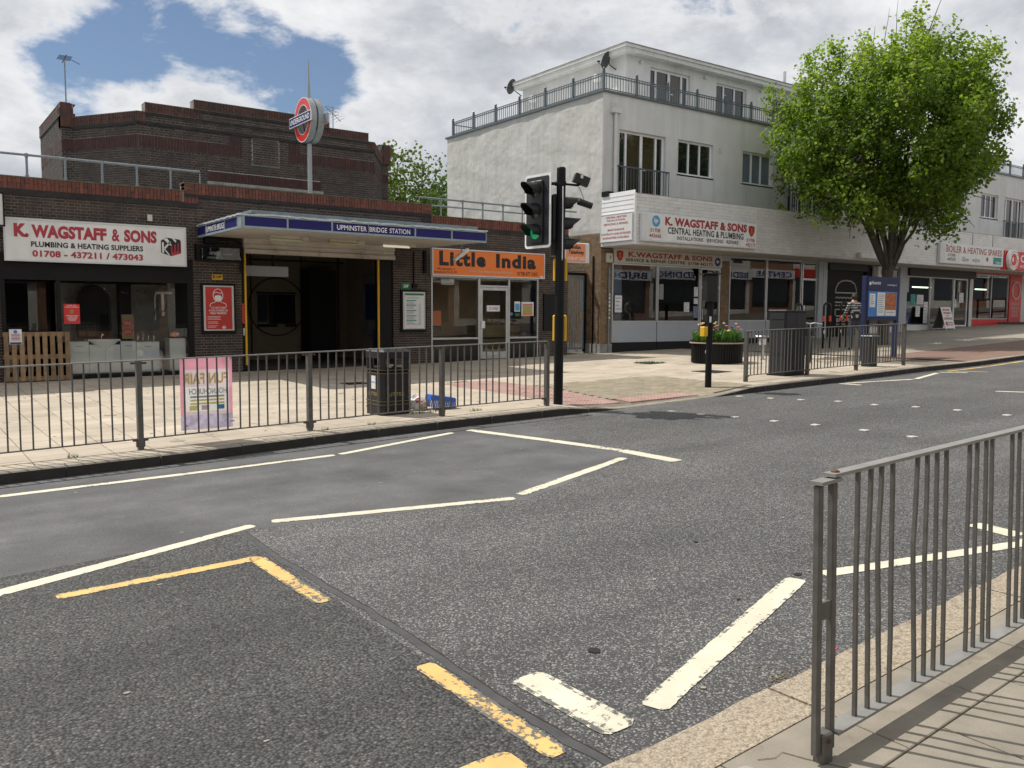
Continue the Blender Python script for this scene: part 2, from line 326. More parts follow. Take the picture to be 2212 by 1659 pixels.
mat('render_front', (.62, .63, .62), .9, nz=(.7, .10), bump=(22, .2, .01), streak=((.36, .37, .36), .42))
mat('render_pale', (.66, .66, .65), .85, nz=(1.5, .08), bump=(20, .2, .01), streak=((.35, .35, .34), .4))
mat('tile_white', None, .45, ramp=[(.66, .66, .64), (.70, .70, .68), (.62, .62, .60), (.68, .68, .67)], nz=(2, .07), dirt=(2.2, (.40, .39, .36), .60, .78), spec=.5)
mat('tile_gap', (.36, .36, .34), .9)
mat('upvc', (.78, .79, .80), .35, nz=(2, .05), spec=.5)
mat('aluminium', (.55, .57, .58), .38, .75, nz=(4, .1))
mat('panel_grey', (.40, .43, .47), .45, nz=(1.5, .06))
mat('sign_white', (.74, .75, .74), .4, nz=(1.5, .06), dirt=(1.2, (.52, .51, .47), .58, .82), streak=((.45, .44, .40), .45))
mat('sign_edge', (.62, .63, .64), .4, nz=(3, .08))
mat('sign_cream', (.56, .54, .47), .5, nz=(2, .06))
mat('letter_red', (.40, .035, .055), .5, nz=(6, .08)); mat('letter_black', (.012, .012, .014), .5); mat('letter_white', (.82, .82, .82), .5)
mat('letter_grey', (.28, .28, .29), .6)
mat('letter_crimson', (.33, .03, .03), .5); mat('letter_blue', (.02, .03, .16), .5); mat('sky_blue', (.09, .33, .56), .5)
mat('orange', (.80, .20, .035), .5, nz=(1, .06)); mat('orange_pale', (.72, .27, .13), .5, nz=(2, .06))
mat('poster_red', (.52, .035, .028), .35, nz=(2, .1)); mat('bright_red', (.62, .03, .03), .4); mat('poster_white', (.74, .76, .75), .5, nz=(3, .06))
mat('paper', (.72, .73, .74), .6); mat('poster_blue', (.05, .20, .50), .5); mat('poster_brown', (.42, .13, .04), .5, nz=(14, .5)); mat('paper_green', (.02, .20, .10), .5)
mat('enamel_blue', (.016, .014, .12), .45, nz=(2, .1), spec=.25); mat('board_blue', (.008, .017, .075), .5, nz=(2, .08)); mat('trim_grey', (.26, .33, .36), .5, nz=(6, .15))
mat('lead', (.20, .245, .265), .55, nz=(5, .2), bump=(10, .4, .01)); mat('lead_edge', (.50, .56, .58), .5, nz=(8, .2), bump=(14, .6, .01))
mat('black_paint', (.007, .0075, .0085), .5, nz=(5, .25), spec=.22); mat('black_plastic', (.010, .0105, .0115), .45, nz=(7, .25), bump=(160, .15, .003)); mat('black_gloss', (.010, .010, .011), .22, nz=(3, .1), spec=.5)
mat('black_matt', (.010, .010, .011), .85); mat('dark_room', (.035, .032, .03), .9, nz=(2, .2)); mat('room_cream', (.19, .165, .12), .85, nz=(2, .12)); mat('room_brown', (.36, .27, .17), .8, nz=(1.5, .2))
mat('room_grey', (.09, .09, .09), .85, nz=(2, .15)); mat('room_floor', (.10, .09, .08), .6, nz=(3, .2)); mat('room_blue', (.17, .22, .30), .8, nz=(2, .1))
mat('yellow_paint', (.72, .42, .015), .45, nz=(5, .1)); mat('gold', (.32, .22, .06), .5); mat('green_sign', (.012, .17, .055), .45); mat('red_ring', (.66, .028, .022), .35); mat('roundel_side', (.33, .35, .36), .4, .3, nz=(3, .08))
mat('galv', (.25, .28, .30), .5, .55, nz=(14, .2), bump=(50, .15, .004)); mat('rail_grey', (.105, .100, .092), .5, .15, nz=(16, .22), bump=(60, .25, .003), dirt=(7, (.14, .085, .055), .64, .8))
mat('rail_top', (.245, .24, .225), .5, .2, nz=(12, .15)); mat('bolt_rust', (.12, .055, .032), .7, .3, nz=(60, .3)); mat('balcony_steel', (.10, .125, .14), .45, .2, nz=(5, .12)); mat('gate_steel', (.20, .24, .27), .5, .4, nz=(8, .15))
mat('slab', None, .9, ramp=[(.41, .35, .275), (.455, .39, .305), (.38, .325, .255), (.43, .37, .29), (.355, .30, .24)], nz=(1.1, .14), bump=(90, .35, .004), dirt=(1.3, (.20, .17, .135), .56, .78))
mat('slab_near', None, .92, ramp=[(.25, .225, .18), (.29, .255, .205), (.23, .205, .165), (.265, .235, .19)], nz=(5, .16), bump=(120, .5, .005), dirt=(6, (.19, .165, .125), .58, .72))
mat('kerb_face_shade', (.035, .032, .028), .95, nz=(4, .3), bump=(40, .5, .006)); mat('joint', (.15, .125, .095), .95, nz=(8, .3)); mat('kerb_concrete', None, .9, ramp=[(.25, .225, .18), (.29, .26, .21), (.23, .205, .165)], nz=(6, .18), bump=(70, .5, .006), dirt=(3, (.12, .105, .085), .57, .75))  # kerb face near black: road stain plus its shade painted into the colour
mat('block_paver', None, .9, ramp=[(.25, .215, .15), (.30, .255, .18), (.22, .19, .135), (.27, .23, .165)], nz=(5, .12), bump=(90, .4, .004))
mat('tactile_red', None, .85, ramp=[(.34, .215, .185), (.38, .24, .205), (.32, .205, .18)], nz=(5, .14), bump=(80, .3, .003), dirt=(4, (.24, .18, .15), .58, .75))
mat('pave_brown', (.19, .12, .09), .9, nz=(1.2, .16), bump=(60, .4, .005)); mat('pave_grey', (.30, .265, .215), .9, nz=(1.0, .14), bump=(60, .35, .005), dirt=(2, (.16, .14, .115), .56, .75))
mat_asphalt('asphalt', .078, .29, .30, 115, .6, gap_shade=.62); mat_asphalt('asphalt_new', .084, .17, .22, 74, 1., (1, .99, .97), .2, .55, .28); mat_asphalt('asphalt_old', .100, .17, .2, 210, .3, (1, 1, 1.02), .34, 1.1)
mat('seal_strip', (.052, .052, .053), .55, nz=(9, .25), bump=(60, .3, .004)); mat('ground_far', (.12, .13, .09), .95, nz=(.2, .2))
mat_paintline('line_white', (.60, .56, .44), .4); mat_paintline('line_yellow', (.64, .41, .14), .6); mat('stud', (.62, .60, .55), .35, .2)
mat('wood', None, .8, ramp=[(.26, .165, .085), (.31, .20, .11), (.22, .14, .075)], nz=(9, .25), bump=(40, .4, .006)); mat('ceramic', (.85, .86, .86), .12, nz=(2, .03), coat=.4); mat('cabinet_white', (.80, .83, .83), .25, nz=(1.5, .04)); mat('chrome', (.75, .76, .78), .08, 1.)
mat('mirror', (.10, .10, .10), .05, .9, nz=(2, .2)); mat('cardboard', (.33, .25, .15), .8, nz=(5, .1))
mat('cab_dark', (.016, .018, .023), .5, nz=(3, .15), bump=(120, .15, .003)); mat('planter_black', (.008, .0085, .009), .45, spec=.25); mat('planter_rim', (.36, .30, .19), .6); mat('soil', (.035, .022, .013), .95, bump=(40, .8, .02))
mat('bark', (.075, .062, .050), .95, nz=(7, .3), bump=(26, .9, .03)); mat('bag_white', (.70, .70, .69), .35, nz=(9, .12)); mat('basket_blue', (.035, .13, .52), .4); mat('bag_tan', (.55, .38, .25), .5, nz=(8, .2))
mat('skin', (.48, .28, .20), .55); mat('hair', (.025, .017, .012), .6); mat('cloth_dark', (.018, .018, .020), .85); mat('cloth_stripe', (.42, .42, .41), .85); mat('jeans', (.035, .045, .07), .9)
mat('reflector_red', (.70, .08, .03), .4); mat('tyre', (.014, .014, .015), .7); mat('lens_off', (.006, .008, .008), .12, spec=.7); mat_emit('lens_green', (.01, .32, .13), .35); mat_emit('tube_light', (1, .93, .72), .35); mat_emit('tube_light_cool', (.86, 1., .8), 2.5)
mat('tube_off', (.55, .50, .26), .4); mat('tube_green', (.50, .62, .40), .35); mat('brick_old_pale', (.33, .31, .29), .9)
mat('dish', (.05, .052, .058), .5); mat_thin('fair_face', (.62, .46, .42)); mat_thin('pink', (.70, .33, .42)); mat_thin('fair_pale', (.66, .55, .58)); mat_thin('fair_yellow', (.72, .64, .30), .5, (3, .1)); mat_thin('fair_white', (.72, .72, .70), .5, (3, .06)); mat_thin('fair_grey', (.42, .43, .46)); mat_thin('fair_mauve', (.46, .42, .55), .5, (12, .3))
mat('opp_render', (.62, .60, .55), .8, nz=(1, .1)); mat('opp_brick', (.26, .14, .09), .9, nz=(3, .2)); mat('teal', (.02, .26, .24), .5)
mat_glass('glass'); mat('glass_dark', (.012, .014, .015), .03, nz=(1.2, .5), spec=.9); mat('glass_blue', (.16, .20, .26), .06, nz=(1, .2), spec=.8); mat('glass_brown', (.045, .033, .022), .05, nz=(1, .4), spec=.9)
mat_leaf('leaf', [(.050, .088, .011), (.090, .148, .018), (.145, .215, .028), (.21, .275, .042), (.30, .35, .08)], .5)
mat_leaf('leaf_back', [(.030, .055, .012), (.050, .085, .018), (.085, .125, .025), (.12, .135, .035)], .35); mat_leaf('flower_leaf', [(.03, .08, .015), (.06, .15, .03), (.10, .20, .05)], .3)
mat('fl_red', (.26, .012, .02), .6); mat('fl_pink', (.70, .25, .26), .6); mat('fl_yellow', (.80, .62, .10), .6); mat('fl_cream', (.78, .72, .45), .6); mat('fl_purple', (.10, .03, .16), .6); mat('weed', (.06, .10, .03), .8, nz=(30, .4)); mat('rust_stain', (.15, .10, .045), .9)
mat('gum_dark', (.14, .125, .105), .9); mat('stain', (.27, .235, .185), .9, nz=(14, .25)); mat('pink_string', (.80, .05, .15), .5)
def mat_granite():
    m, nt, b, N, L = nodes('granite'); pos = N('ShaderNodeNewGeometry').outputs['Position']
    v = N('ShaderNodeTexVoronoi'); L(pos, v.inputs['Vector']); v.inputs['Scale'].default_value = 150; sp = N('ShaderNodeSeparateColor'); L(v.outputs['Color'], sp.inputs[0])
    rp = N('ShaderNodeValToRGB'); L(sp.outputs[0], rp.inputs[0]); e = rp.color_ramp.elements
    e[0].color = (.20, .165, .125, 1); e[1].color = (.42, .36, .275, 1); q = e.new(.5); q.color = (.32, .265, .195, 1)
    n = N('ShaderNodeTexNoise'); mp = N('ShaderNodeMapping'); L(pos, mp.inputs[0]); mp.inputs['Scale'].default_value = (1, 1.6, 1); L(mp.outputs[0], n.inputs['Vector']); n.inputs['Scale'].default_value = 24; n.inputs['Detail'].default_value = 4; n.inputs['Roughness'].default_value = .5
    mr = N('ShaderNodeMapRange'); L(n.outputs['Fac'], mr.inputs[0]); mr.inputs[1].default_value = .57; mr.inputs[2].default_value = .66
    mx = N('ShaderNodeMix'); mx.data_type = 'RGBA'; L(mr.outputs[0], mx.inputs[0]); L(rp.outputs[0], mx.inputs[6]); mx.inputs[7].default_value = (.20, .165, .12, 1)
    L(mx.outputs[2], b.inputs['Base Color']); b.inputs['Roughness'].default_value = .88
    bp = N('ShaderNodeBump'); bp.inputs['Strength'].default_value = .8; bp.inputs['Distance'].default_value = .012; bp.invert = True; L(n.outputs['Fac'], bp.inputs['Height']); L(bp.outputs[0], b.inputs['Normal'])
mat_granite()
G_ = MATS
# ------------------------------------------------------------------ the lie of the land
def cl(x, a=0., b=1.): return max(a, min(b, x))
def interp(pts, x):
    if x <= pts[0][0]: return pts[0][1]
    for (a, b), (c, d) in zip(pts, pts[1:]):
        if x <= c: return b + (d - b) * (x - a) / (c - a)
    return pts[-1][1]
def gz(x): return .02 * x + .014 * max(0., min(x, 90) - 22)            # the street climbs to the right
YKP = [(-60, 9.2), (0, 9.5), (2.5, 9.6), (4.7, 9.85), (6, 9.93), (8, 9.97), (9.2, 9.97), (10.8, 10.07), (12.3, 10.15), (16, 10.3), (19.4, 10.55), (25, 10.6), (60, 11.4), (110, 12.5)]
def YK(x): return interp(YKP, x)                                     # road edge of the far kerb
def YN(x): return 2.13 + .05 * (x - 2.31)                             # road edge of the near kerb
def drop(x, y):
    sx = interp([(8.2, 0), (9.4, 1), (11.7, 1), (13.0, 0)], x); sy = interp([(0, 1), (.5, 1), (2.4, 0)], y - YK(x)); return .105 * sx * sy
def pv(x, y):
    return gz(x) + .12 + .10 * cl((y - 14) / 6) * cl((11 - x) / 9) - drop(x, y)
def nv(x, y): return gz(x) + .115

g = MB()
xs = [-400, -60, 22, 90, 500]
for a, b in zip(xs, xs[1:]): g.poly([(a, -300, gz(a) - .35), (b, -300, gz(b) - .35), (b, 600, gz(b) - .35), (a, 600, gz(a) - .35)])
g.build('ground', G_['ground_far'], kind='structure')

road = MB(); xs = [-60 + 2 * i for i in range(86)]
for a, b in zip(xs, xs[1:]):
    road.poly([(a, YN(a) - .05, gz(a)), (b, YN(b) - .05, gz(b)), (b, YK(b) + .05, gz(b)), (a, YK(a) + .05, gz(a))])
ROAD = road.build('road', G_['asphalt'], kind='structure')
def strip(name, rows, mt, dz, parent=ROAD, jit=0., r=0.):
    """sheet on the road from two lists of points (one for each edge)"""
    mb = MB(); A, B = rows
    for i in range(len(A) - 1):
        q = [A[i], A[i + 1], B[i + 1], B[i]]
        mb.poly([(x, y, gz(x) + dz) for x, y in q], 0, r)
    return mb.build(name, mt, parent)
def edge(p, q, n, j=0.):
    out = []
    for i in range(n + 1):
        t = i / n; out.append((p[0] + (q[0] - p[0]) * t + ru(-j, j), p[1] + (q[1] - p[1]) * t + ru(-j, j)))
    return out
# old worn surfacing in the far lane, fresh dark surfacing at the near left, joined by a sealed seam
strip('worn_surfacing', (edge((-40, 3.2), (.45, 5.72), 12) + edge((2.2, 6.36), (4.4, 5.85), 4, .02) + edge((6.7, 6.85), (7.2, 9.9), 1), edge((-40, 9.28), (.45, 9.5), 12) + edge((2.2, 9.56), (4.4, 9.8), 4) + edge((6.7, 9.92), (7.2, 9.93), 1)), G_['asphalt_old'], .0012)
strip('fresh_surfacing', (edge((-40, .03), (2.0, 2.13), 16), edge((-40, 3.05), (2.04, 6.32), 16, .012)), G_['asphalt_new'], .0016)
sm = [(2.07, 6.34), (2.05, 5.53), (2.06, 4.77), (2.08, 4.25), (2.07, 3.67), (2.05, 3.20), (2.04, 2.82), (2.06, 2.54), (2.07, 2.13)]
fine = []
for (a, b), (c, d) in zip(sm, sm[1:]):
    for k in range(5): t = k / 5; fine.append((a + (c - a) * t + ru(-.006, .006), b + (d - b) * t))
fine.append(sm[-1])
strip('seam_sealing', ([(x - .018 + ru(-.008, .008), y) for x, y in fine], [(x + .034 + ru(-.005, .005), y) for x, y in fine]), G_['seal_strip'], .0026)
strip('seam_crack', ([(x + .03, y) for x, y in fine], [(x + .034 + abs(ru(-.004, .006)), y) for x, y in fine]), G_['soil'], .0032)

def mark(p, q, w, mt='line_white', name='zigzag_line', wear=0., n=None, w2=None):
    """painted line from p to q, w wide, with ragged edges"""
    p, q = Vector(p), Vector(q); d = q - p; ln = d.length; n = n or max(4, int(ln / .03)); nn = Vector((-d.y, d.x)).normalized(); w2 = w2 or w
    rows = []
    for i in range(n + 1):
        t = i / n; c = p + d * t; h = (w + (w2 - w) * t) / 2; en = .35 * h if i in (0, n) else 0; ja, jb = ru(-.002, .005), ru(-.002, .005)
        rows.append([c + nn * s_ for s_ in (h - en + ja, h * .72 - en, -h * .72 + en, -h + en - jb)])
    mb = MB()
    for i in range(n):
        for k, wr in enumerate((wear + .45, wear + .001, wear + .45)):
            q = (rows[i][k + 1], rows[i + 1][k + 1], rows[i + 1][k], rows[i][k]); mb.poly([(v.x, v.y, gz(v.x) + .0042) for v in q], 0, wr)
    return mb.build(name, G_[mt], ROAD)
mark((-8, 8.95), (.73, 8.93), .11); mark((.73, 8.93), (2.36, 8.93), .11); mark((2.36, 8.93), (4.02, 8.98), .10); mark((4.09, 8.99), (5.95, 9.55), .10)
mark((6.25, 9.62), (6.55, 8.2), .15, name='stop_line', wear=.2); mark((6.55, 8.2), (6.73, 7.15), .16, name='stop_line', wear=.3); mark((6.73, 7.15), (6.74, 6.28), .18, name='stop_line')
mark((4.47, 6.04), (6.43, 6.78), .11); mark((2.37, 6.50), (4.35, 5.95), .11); mark((-6, 3.7), (.46, 5.86), .14); mark((.46, 5.86), (2.21, 6.47), .13, w2=.10)
mark((2.52, 2.46), (4.42, 3.12), .125, wear=.2); mark((4.62, 3.08), (6.28, 2.64), .11); mark((6.28, 2.64), (8.3, 2.55), .11)
mark((2.28, 3.03), (2.29, 2.40), .18, name='stop_line', wear=.2); mark((6.55, 3.10), (6.48, 2.74), .17, name='stop_line')
mark((.72, 5.56), (1.95, 5.60), .105, 'line_yellow', 'parking_line', .1); mark((1.93, 5.62), (1.945, 4.51), .105, 'line_yellow', 'parking_line', .35); mark((1.97, 3.42), (1.97, 2.40), .10, 'line_yellow', 'parking_line', .3); mark((-3, 2.5), (1.83, 2.47), .16, 'line_yellow', 'parking_line', .15)
mark((15.55, 10.12), (15.57, 9.66), .12, name='stop_line'); mark((15.7, 10.08), (17.5, 9.66), .11); mark((17.6, 9.66), (19.35, 10.12), .11); mark((19.6, 10.2), (19.9, 9.7), .12, name='stop_line')
mark((19.98, 10.2), (24.2, 10.35), .11, 'line_yellow', 'kerb_line', .3); mark((24.2, 10.35), (40, 10.6), .11, 'line_yellow', 'kerb_line', .3); mark((16.28, 7.43), (16.9, 6.2), .12, name='centre_line'); mark((20.1, 10.1), (20.45, 9.5), .1, 'line_yellow', 'kerb_line', .2)
stud = MB().bbox(-.05, .05, -.05, .05, 0, .016, .008).mesh('road_stud', G_['stud'])
for x, y in [(9.70, 9.2), (9.80, 8.68), (9.93, 8.15), (10.0, 7.51), (10.12, 6.93), (10.17, 6.24), (10.13, 5.57), (10.15, 4.9), (10.15, 4.2), (10.15, 3.5), (12.15, 9.88), (12.29, 9.32), (12.49, 8.85), (12.75, 8.31), (12.77, 7.67), (12.98, 7.10), (13.06, 6.49), (13.02, 5.76), (13.05, 5.0), (13.05, 4.3), (13.05, 3.6)]:
    piece('road_stud', stud, ROAD, (x, y, gz(x) + .002), (0, 0, ru(-.2, .2)))
# small stains, chewing gum and rust on the carriageway
for i in range(46):
    x, y = ru(.6, 6.5), ru(2.4, 9.0); mb = MB(); r0 = ru(.005, .013); n = 7; a0 = ru(0, 6)
    mb.poly([(x + r0 * ru(.6, 1.3) * math.cos(a0 + 6.283 * k / n) * 1.5, y + r0 * ru(.6, 1.3) * math.sin(a0 + 6.283 * k / n), gz(x) + .0050) for k in range(n)])
    mb.build('gum_spot', G_['pave_grey' if i % 5 else 'brick_old_pale'], ROAD)
for x, y, r0, mt in [(2.72, 3.05, .035, 'black_matt'), (4.5, 3.17, .03, 'black_matt'), (3.85, 3.1, .018, 'black_matt'), (4.55, 4.05, .022, 'black_matt')]:
    mb = MB(); mb.poly([(x + r0 * ru(.6, 1.3) * math.cos(.7 * k), y + r0 * ru(.5, 1.1) * math.sin(.7 * k), gz(x) + .0050) for k in range(9)]); mb.build('pothole', G_[mt], ROAD)
for k in range(60):
    x, y = 3.22 + random.gauss(0, .09), 2.33 + random.gauss(0, .035); r0 = ru(.002, .008); mb = MB(); mb.poly([(x + r0 * ru(.5, 1.4) * math.cos(1.05 * k2), y + r0 * ru(.5, 1.2) * math.sin(1.05 * k2), gz(x) + .0050) for k2 in range(6)]); mb.build('rust_speck', G_['rust_stain'], ROAD)

# ------------------------------------------------------------------ far pavement
pav = MB(); xs = [-60, -30, -10] + [-4 + i for i in range(52)] + [55, 70, 110]
YS = [0, .35, .8, 1.3, 1.9, 2.6, 4, 6, 8, 10.6]
for a, b in zip(xs, xs[1:]):
    for u, v in zip(YS, YS[1:]):
        q = []
        for x, t in ((a, u), (b, u), (b, v), (a, v)):
            y = YK(x) + .14 + t; q.append((x, y, pv(x, y) - (.022 if a < 22 else 0)))
        m = 0 if a < 22 else (2 if u < 2 else 1)
        pav.poly(q, m)
PAVE = pav.build('pavement', [G_['joint'], G_['pave_grey'], G_['pave_brown']], kind='structure')
def inrect(x, y, r): return r[0] <= x <= r[1] and r[2] <= y <= r[3]
TACT = [(8.72, 9.92, 10.55, 14.55), (8.9, 11.70, 10.1, 10.9)]
BLK = (9.92, 13.2, 10.2, 13.0)
def slab_mb(x0, x1, y0, y1, fz, r=0.):
    e = .004; h = ru(-.0012, .0012); mb = MB(); q = [(x0 + e, y0 + e), (x1 - e, y0 + e), (x1 - e, y1 - e), (x0 + e, y1 - e)]; c = .004
    qi = [(x0 + e + c, y0 + e + c), (x1 - e - c, y0 + e + c), (x1 - e - c, y1 - e - c), (x0 + e + c, y1 - e - c)]
    lo = [(x, y, fz(x, y) - .03) for x, y in q]; mid = [(x, y, fz(x, y) + h - .003) for x, y in q]; top = [(x, y, fz(x, y) + h) for x, y in qi]
    for i in range(4):
        j = (i + 1) % 4; mb.poly([lo[i], lo[j], mid[j], mid[i]], 0, r); mb.poly([mid[i], mid[j], top[j], top[i]], 0, r)
    mb.poly(top, 0, r); return mb
cells = []; SL = .4
for i in range(-4, 52):
    x0 = 1.12 - .4 + i * SL; off = 0 if i % 2 else SL / 2; k = 0
    while True:
        y0 = 9.5 + off + k * SL; k += 1
        if y0 > 20.0: break
        y1 = y0 + SL; yk = max(YK(x0), YK(x0 + SL)) + .155; y0 = max(y0, yk)
        if y1 - y0 < .06: continue
        cx, cy = x0 + SL / 2, (y0 + y1) / 2
        if any(inrect(cx, cy, r) for r in TACT) or inrect(cx, cy, BLK) or (x0 > 19.8 and cy < 14): continue
        cells.append((cx * cx + cy * cy, x0, x0 + SL, y0, y1))
cells.sort(); rest = MB(); nn = 0
for d, x0, x1, y0, y1 in cells:
    if nn < 300 and x0 > .95 and (y0 + y1) / 2 > 10.0:
        nn += 1; b = slab_mb(x0, x1, y0, y1, pv); o = b.build('paving_slab', G_['slab'], PAVE)
    else: rest.add(slab_mb(x0, x1, y0, y1, pv, rnd() + .001))
rest.build('paving_slabs', G_['slab'], PAVE, kind='stuff')
# block paving and blister paving at the crossing
bl = MB(); row = 0; y = BLK[2]
while y < BLK[3]:
    x = BLK[0] - (.1 if row % 2 else 0)
    while x < BLK[1]:
        if max(x, BLK[0]) < min(x + .2, BLK[1]) - .02 and y > YK(x) + .17 and not any(inrect(x + .1, y + .05, r) for r in TACT):
            bl.add(slab_mb(max(x, BLK[0]), min(x + .2, BLK[1]), y, y + .1, pv, rnd() + .001))
        x += .2
    y += .1; row += 1
bl.build('block_pavers', G_['block_paver'], PAVE, kind='stuff')
tm = MB().bbox(.003, .397, .003, .397, -.03, 0, .004)
for i in range(5):
    for j in range(5): tm.lathe([(.017, 0), (.011, .006), (0, .006)], (.04 + i * .08, .04 + j * .08, -.0005), 6)
tme = tm.mesh('tactile_tile', G_['tactile_red'])
for r in TACT:
    x = r[0]
    while x < r[1] - .2:
        y = r[2]
        while y < r[3] - .2:
            if y > YK(x) + .14 and (r is TACT[0] or not inrect(x + .2, y + .2, TACT[0])):
                sx = (pv(x + .4, y) - pv(x, y)) / .4; sy = (pv(x, y + .4) - pv(x, y)) / .4
                piece('tactile_tile', tme, PAVE, (x, y, pv(x, y) + .002), (math.atan(sy), -math.atan(sx), 0))
            y += .4
        x += .4
# kerb stones of the far side
x = -3.2
while x < 46:
    x1 = x + .915; mb = MB(); e = .006; n = 3; prof = []
    for s in range(n + 1):
        xx = x + e + (x1 - x - 2 * e) * s / n; yk = YK(xx); zt = max(pv(xx, yk + .1), gz(xx) + .012); w_ = .15
        prof.append([(xx, yk, gz(xx) - .06), (xx, yk + .004, zt - .018 + ru(-.002, .002)), (xx, yk + .02, zt - .003), (xx, yk + w_, zt), (xx, yk + w_, gz(xx) - .06)])
    for s in range(n):
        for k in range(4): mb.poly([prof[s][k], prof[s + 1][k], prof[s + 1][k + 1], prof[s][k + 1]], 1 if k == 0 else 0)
    mb.poly(prof[0][::-1]); mb.poly(prof[-1]); mb.build('kerb_stone', [G_['kerb_concrete'], G_['kerb_face_shade']], PAVE); x = x1
for i in range(130):                                                      # old chewing gum and stains on the slabs
    x, y = ru(1.2, 17), ru(10.3, 18.5); r0 = ru(.008, .03) if i % 6 else ru(.05, .12); n = 9
    q = [(x + r0 * ru(.7, 1.3) * math.cos(6.283 * k / n), y + r0 * ru(.7, 1.2) * math.sin(6.283 * k / n)) for k in range(n)]
    MB().poly([(a, b, pv(a, b) + .0035) for a, b in q]).build('gum_spot', G_['gum_dark' if i % 6 else 'stain'], PAVE)
# iron covers set in the pavement
def cover(x, y, w, d, label, grassy=False):
    t = thing('manhole_cover', (x, y, pv(x, y) + .004), label, 'manhole cover')
    mb = MB()
    for a in range(8):
        for b in range(6): mb.box(x - w / 2 + a * w / 8 + .006, x - w / 2 + (a + 1) * w / 8 - .006, y - d / 2 + b * d / 6 + .006, y - d / 2 + (b + 1) * d / 6 - .006, pv(x, y) + .004, pv(x, y) + .009)
    mb.build('tread_plate', G_['cab_dark'], t); fr = MB()
    for q in ((x - w / 2 - .04, x + w / 2 + .04, y - d / 2 - .04, y - d / 2), (x - w / 2 - .04, x + w / 2 + .04, y + d / 2, y + d / 2 + .04), (x - w / 2 - .04, x - w / 2, y - d / 2, y + d / 2), (x + w / 2, x + w / 2 + .04, y - d / 2, y + d / 2)):
        fr.box(q[0], q[1], q[2], q[3], pv(x, y) - .02, pv(x, y) + .007)
    fr.build('cover_frame', G_['soil' if grassy else 'cab_dark'], t)
    if grassy:
        gr = MB()
        for i in range(260):
            s = random.choice((0, 1, 2, 3)); u = ru(-.5, .5); px, py = ((x + u * w, y - d / 2), (x + u * w, y + d / 2), (x - w / 2, y + u * d), (x + w / 2, y + u * d))[s]
            px += ru(-.05, .05); py += ru(-.05, .05); h = ru(.015, .06); a = ru(0, 6.28); dx, dy = math.cos(a) * .01, math.sin(a) * .01; gr.poly([(px - dx, py - dy, pv(x, y)), (px + dx, py + dy, pv(x, y)), (px + dy * 2, py - dx * 2, pv(x, y) + h)], 0, rnd())
        gr.build('grass', G_['flower_leaf'], t, kind='stuff')
cover(15.85, 15.8, .55, .5, 'iron cover ringed by grass on the sunny pavement before the planter', True)
cover(14.93, 12.9, .6, .6, 'square iron cover flush in the paving beside the slim black post')
cover(7.5, 15.7, .4, .35, 'small dark drain cover in the shade before the station entrance')
# weeds along the kerb
wd = MB()
for cx, cy, nb, sp in [(6.95, 10.5, 40, .12), (6.2, 10.78, 60, .25), (1.5, 10.02, 22, .05), (4.4, 10.12, 16, .05), (5.1, 10.2, 14, .06), (17.6, 19.9, 40, .3), (17.2, 14.0, 20, .2)]:
    for i in range(nb):
        px, py = cx + ru(-sp, sp), cy + ru(-.02, .02); h = ru(.02, .07); a = ru(0, 6.28); l = ru(0, .03); z = pv(px, py) - .005
        wd.poly([(px - .006 * math.cos(a), py - .006 * math.sin(a), z), (px + .006 * math.cos(a), py + .006 * math.sin(a), z), (px + l * math.sin(a), py - l * math.cos(a), z + h)], 0, rnd())
wd.build('weeds', G_['flower_leaf'], PAVE, kind='stuff')

# ------------------------------------------------------------------ near pavement
npv = MB(); xs = [-40 + 4 * i for i in range(30)]
for a, b in zip(xs, xs[1:]): npv.poly([(a, -8, nv(a, 0) - .02), (b, -8, nv(b, 0) - .02), (b, YN(b) - .25, nv(b, 0) - .02), (a, YN(a) - .25, nv(a, 0) - .02)])
NEAR = npv.build('near_pavement', G_['joint'], kind='structure')
def nz_(x, y): return nv(x, y)
for (x0, x1) in [(-3.2, -.9), (-.9, 1.0), (1.0, 2.86), (2.86, 4.8), (4.8, 6.75), (6.75, 8.6), (8.6, 10.5)]:
    mb = MB(); e = .008; n = 10; prof = []
    for s in range(n + 1):
        xx = x0 + e + (x1 - x0 - 2 * e) * s / n; yo = YN(xx) + ru(-.008, .008); yi = YN(xx) - .265; zt = nv(xx, 0)
        prof.append([(xx, yo + .006, gz(xx) - .05), (xx, yo, zt - .022), (xx, yo - .02, zt - .004), (xx, yi, zt + .001), (xx, yi, gz(xx) - .05)])
    for s in range(n):
        for k in range(4): mb.poly([prof[s][k], prof[s][k + 1], prof[s + 1][k + 1], prof[s + 1][k]])
    mb.poly(prof[0]); mb.poly(prof[-1][::-1]); mb.build('kerb_stone', G_['granite'] if 'granite' in G_ else G_['kerb_concrete'], NEAR)
for i in range(-3, 18):
    for j, (y0, y1) in enumerate([(1.50, 1.865), (.9, 1.50), (.3, .9), (-.3, .3), (-.9, -.3)]):
        ln = .6 if j else .62; x0 = i * ln + (.1 if j % 2 else .38); sk = .05
        fz = lambda x, y: nv(x, y)
        mb = slab_mb(x0, x0 + ln, y0, y1, fz)
        mb.v = [(a, b + sk * (a - 2.3), c) for a, b, c in mb.v]
        mb.build('paving_slab', G_['slab_near'], NEAR)
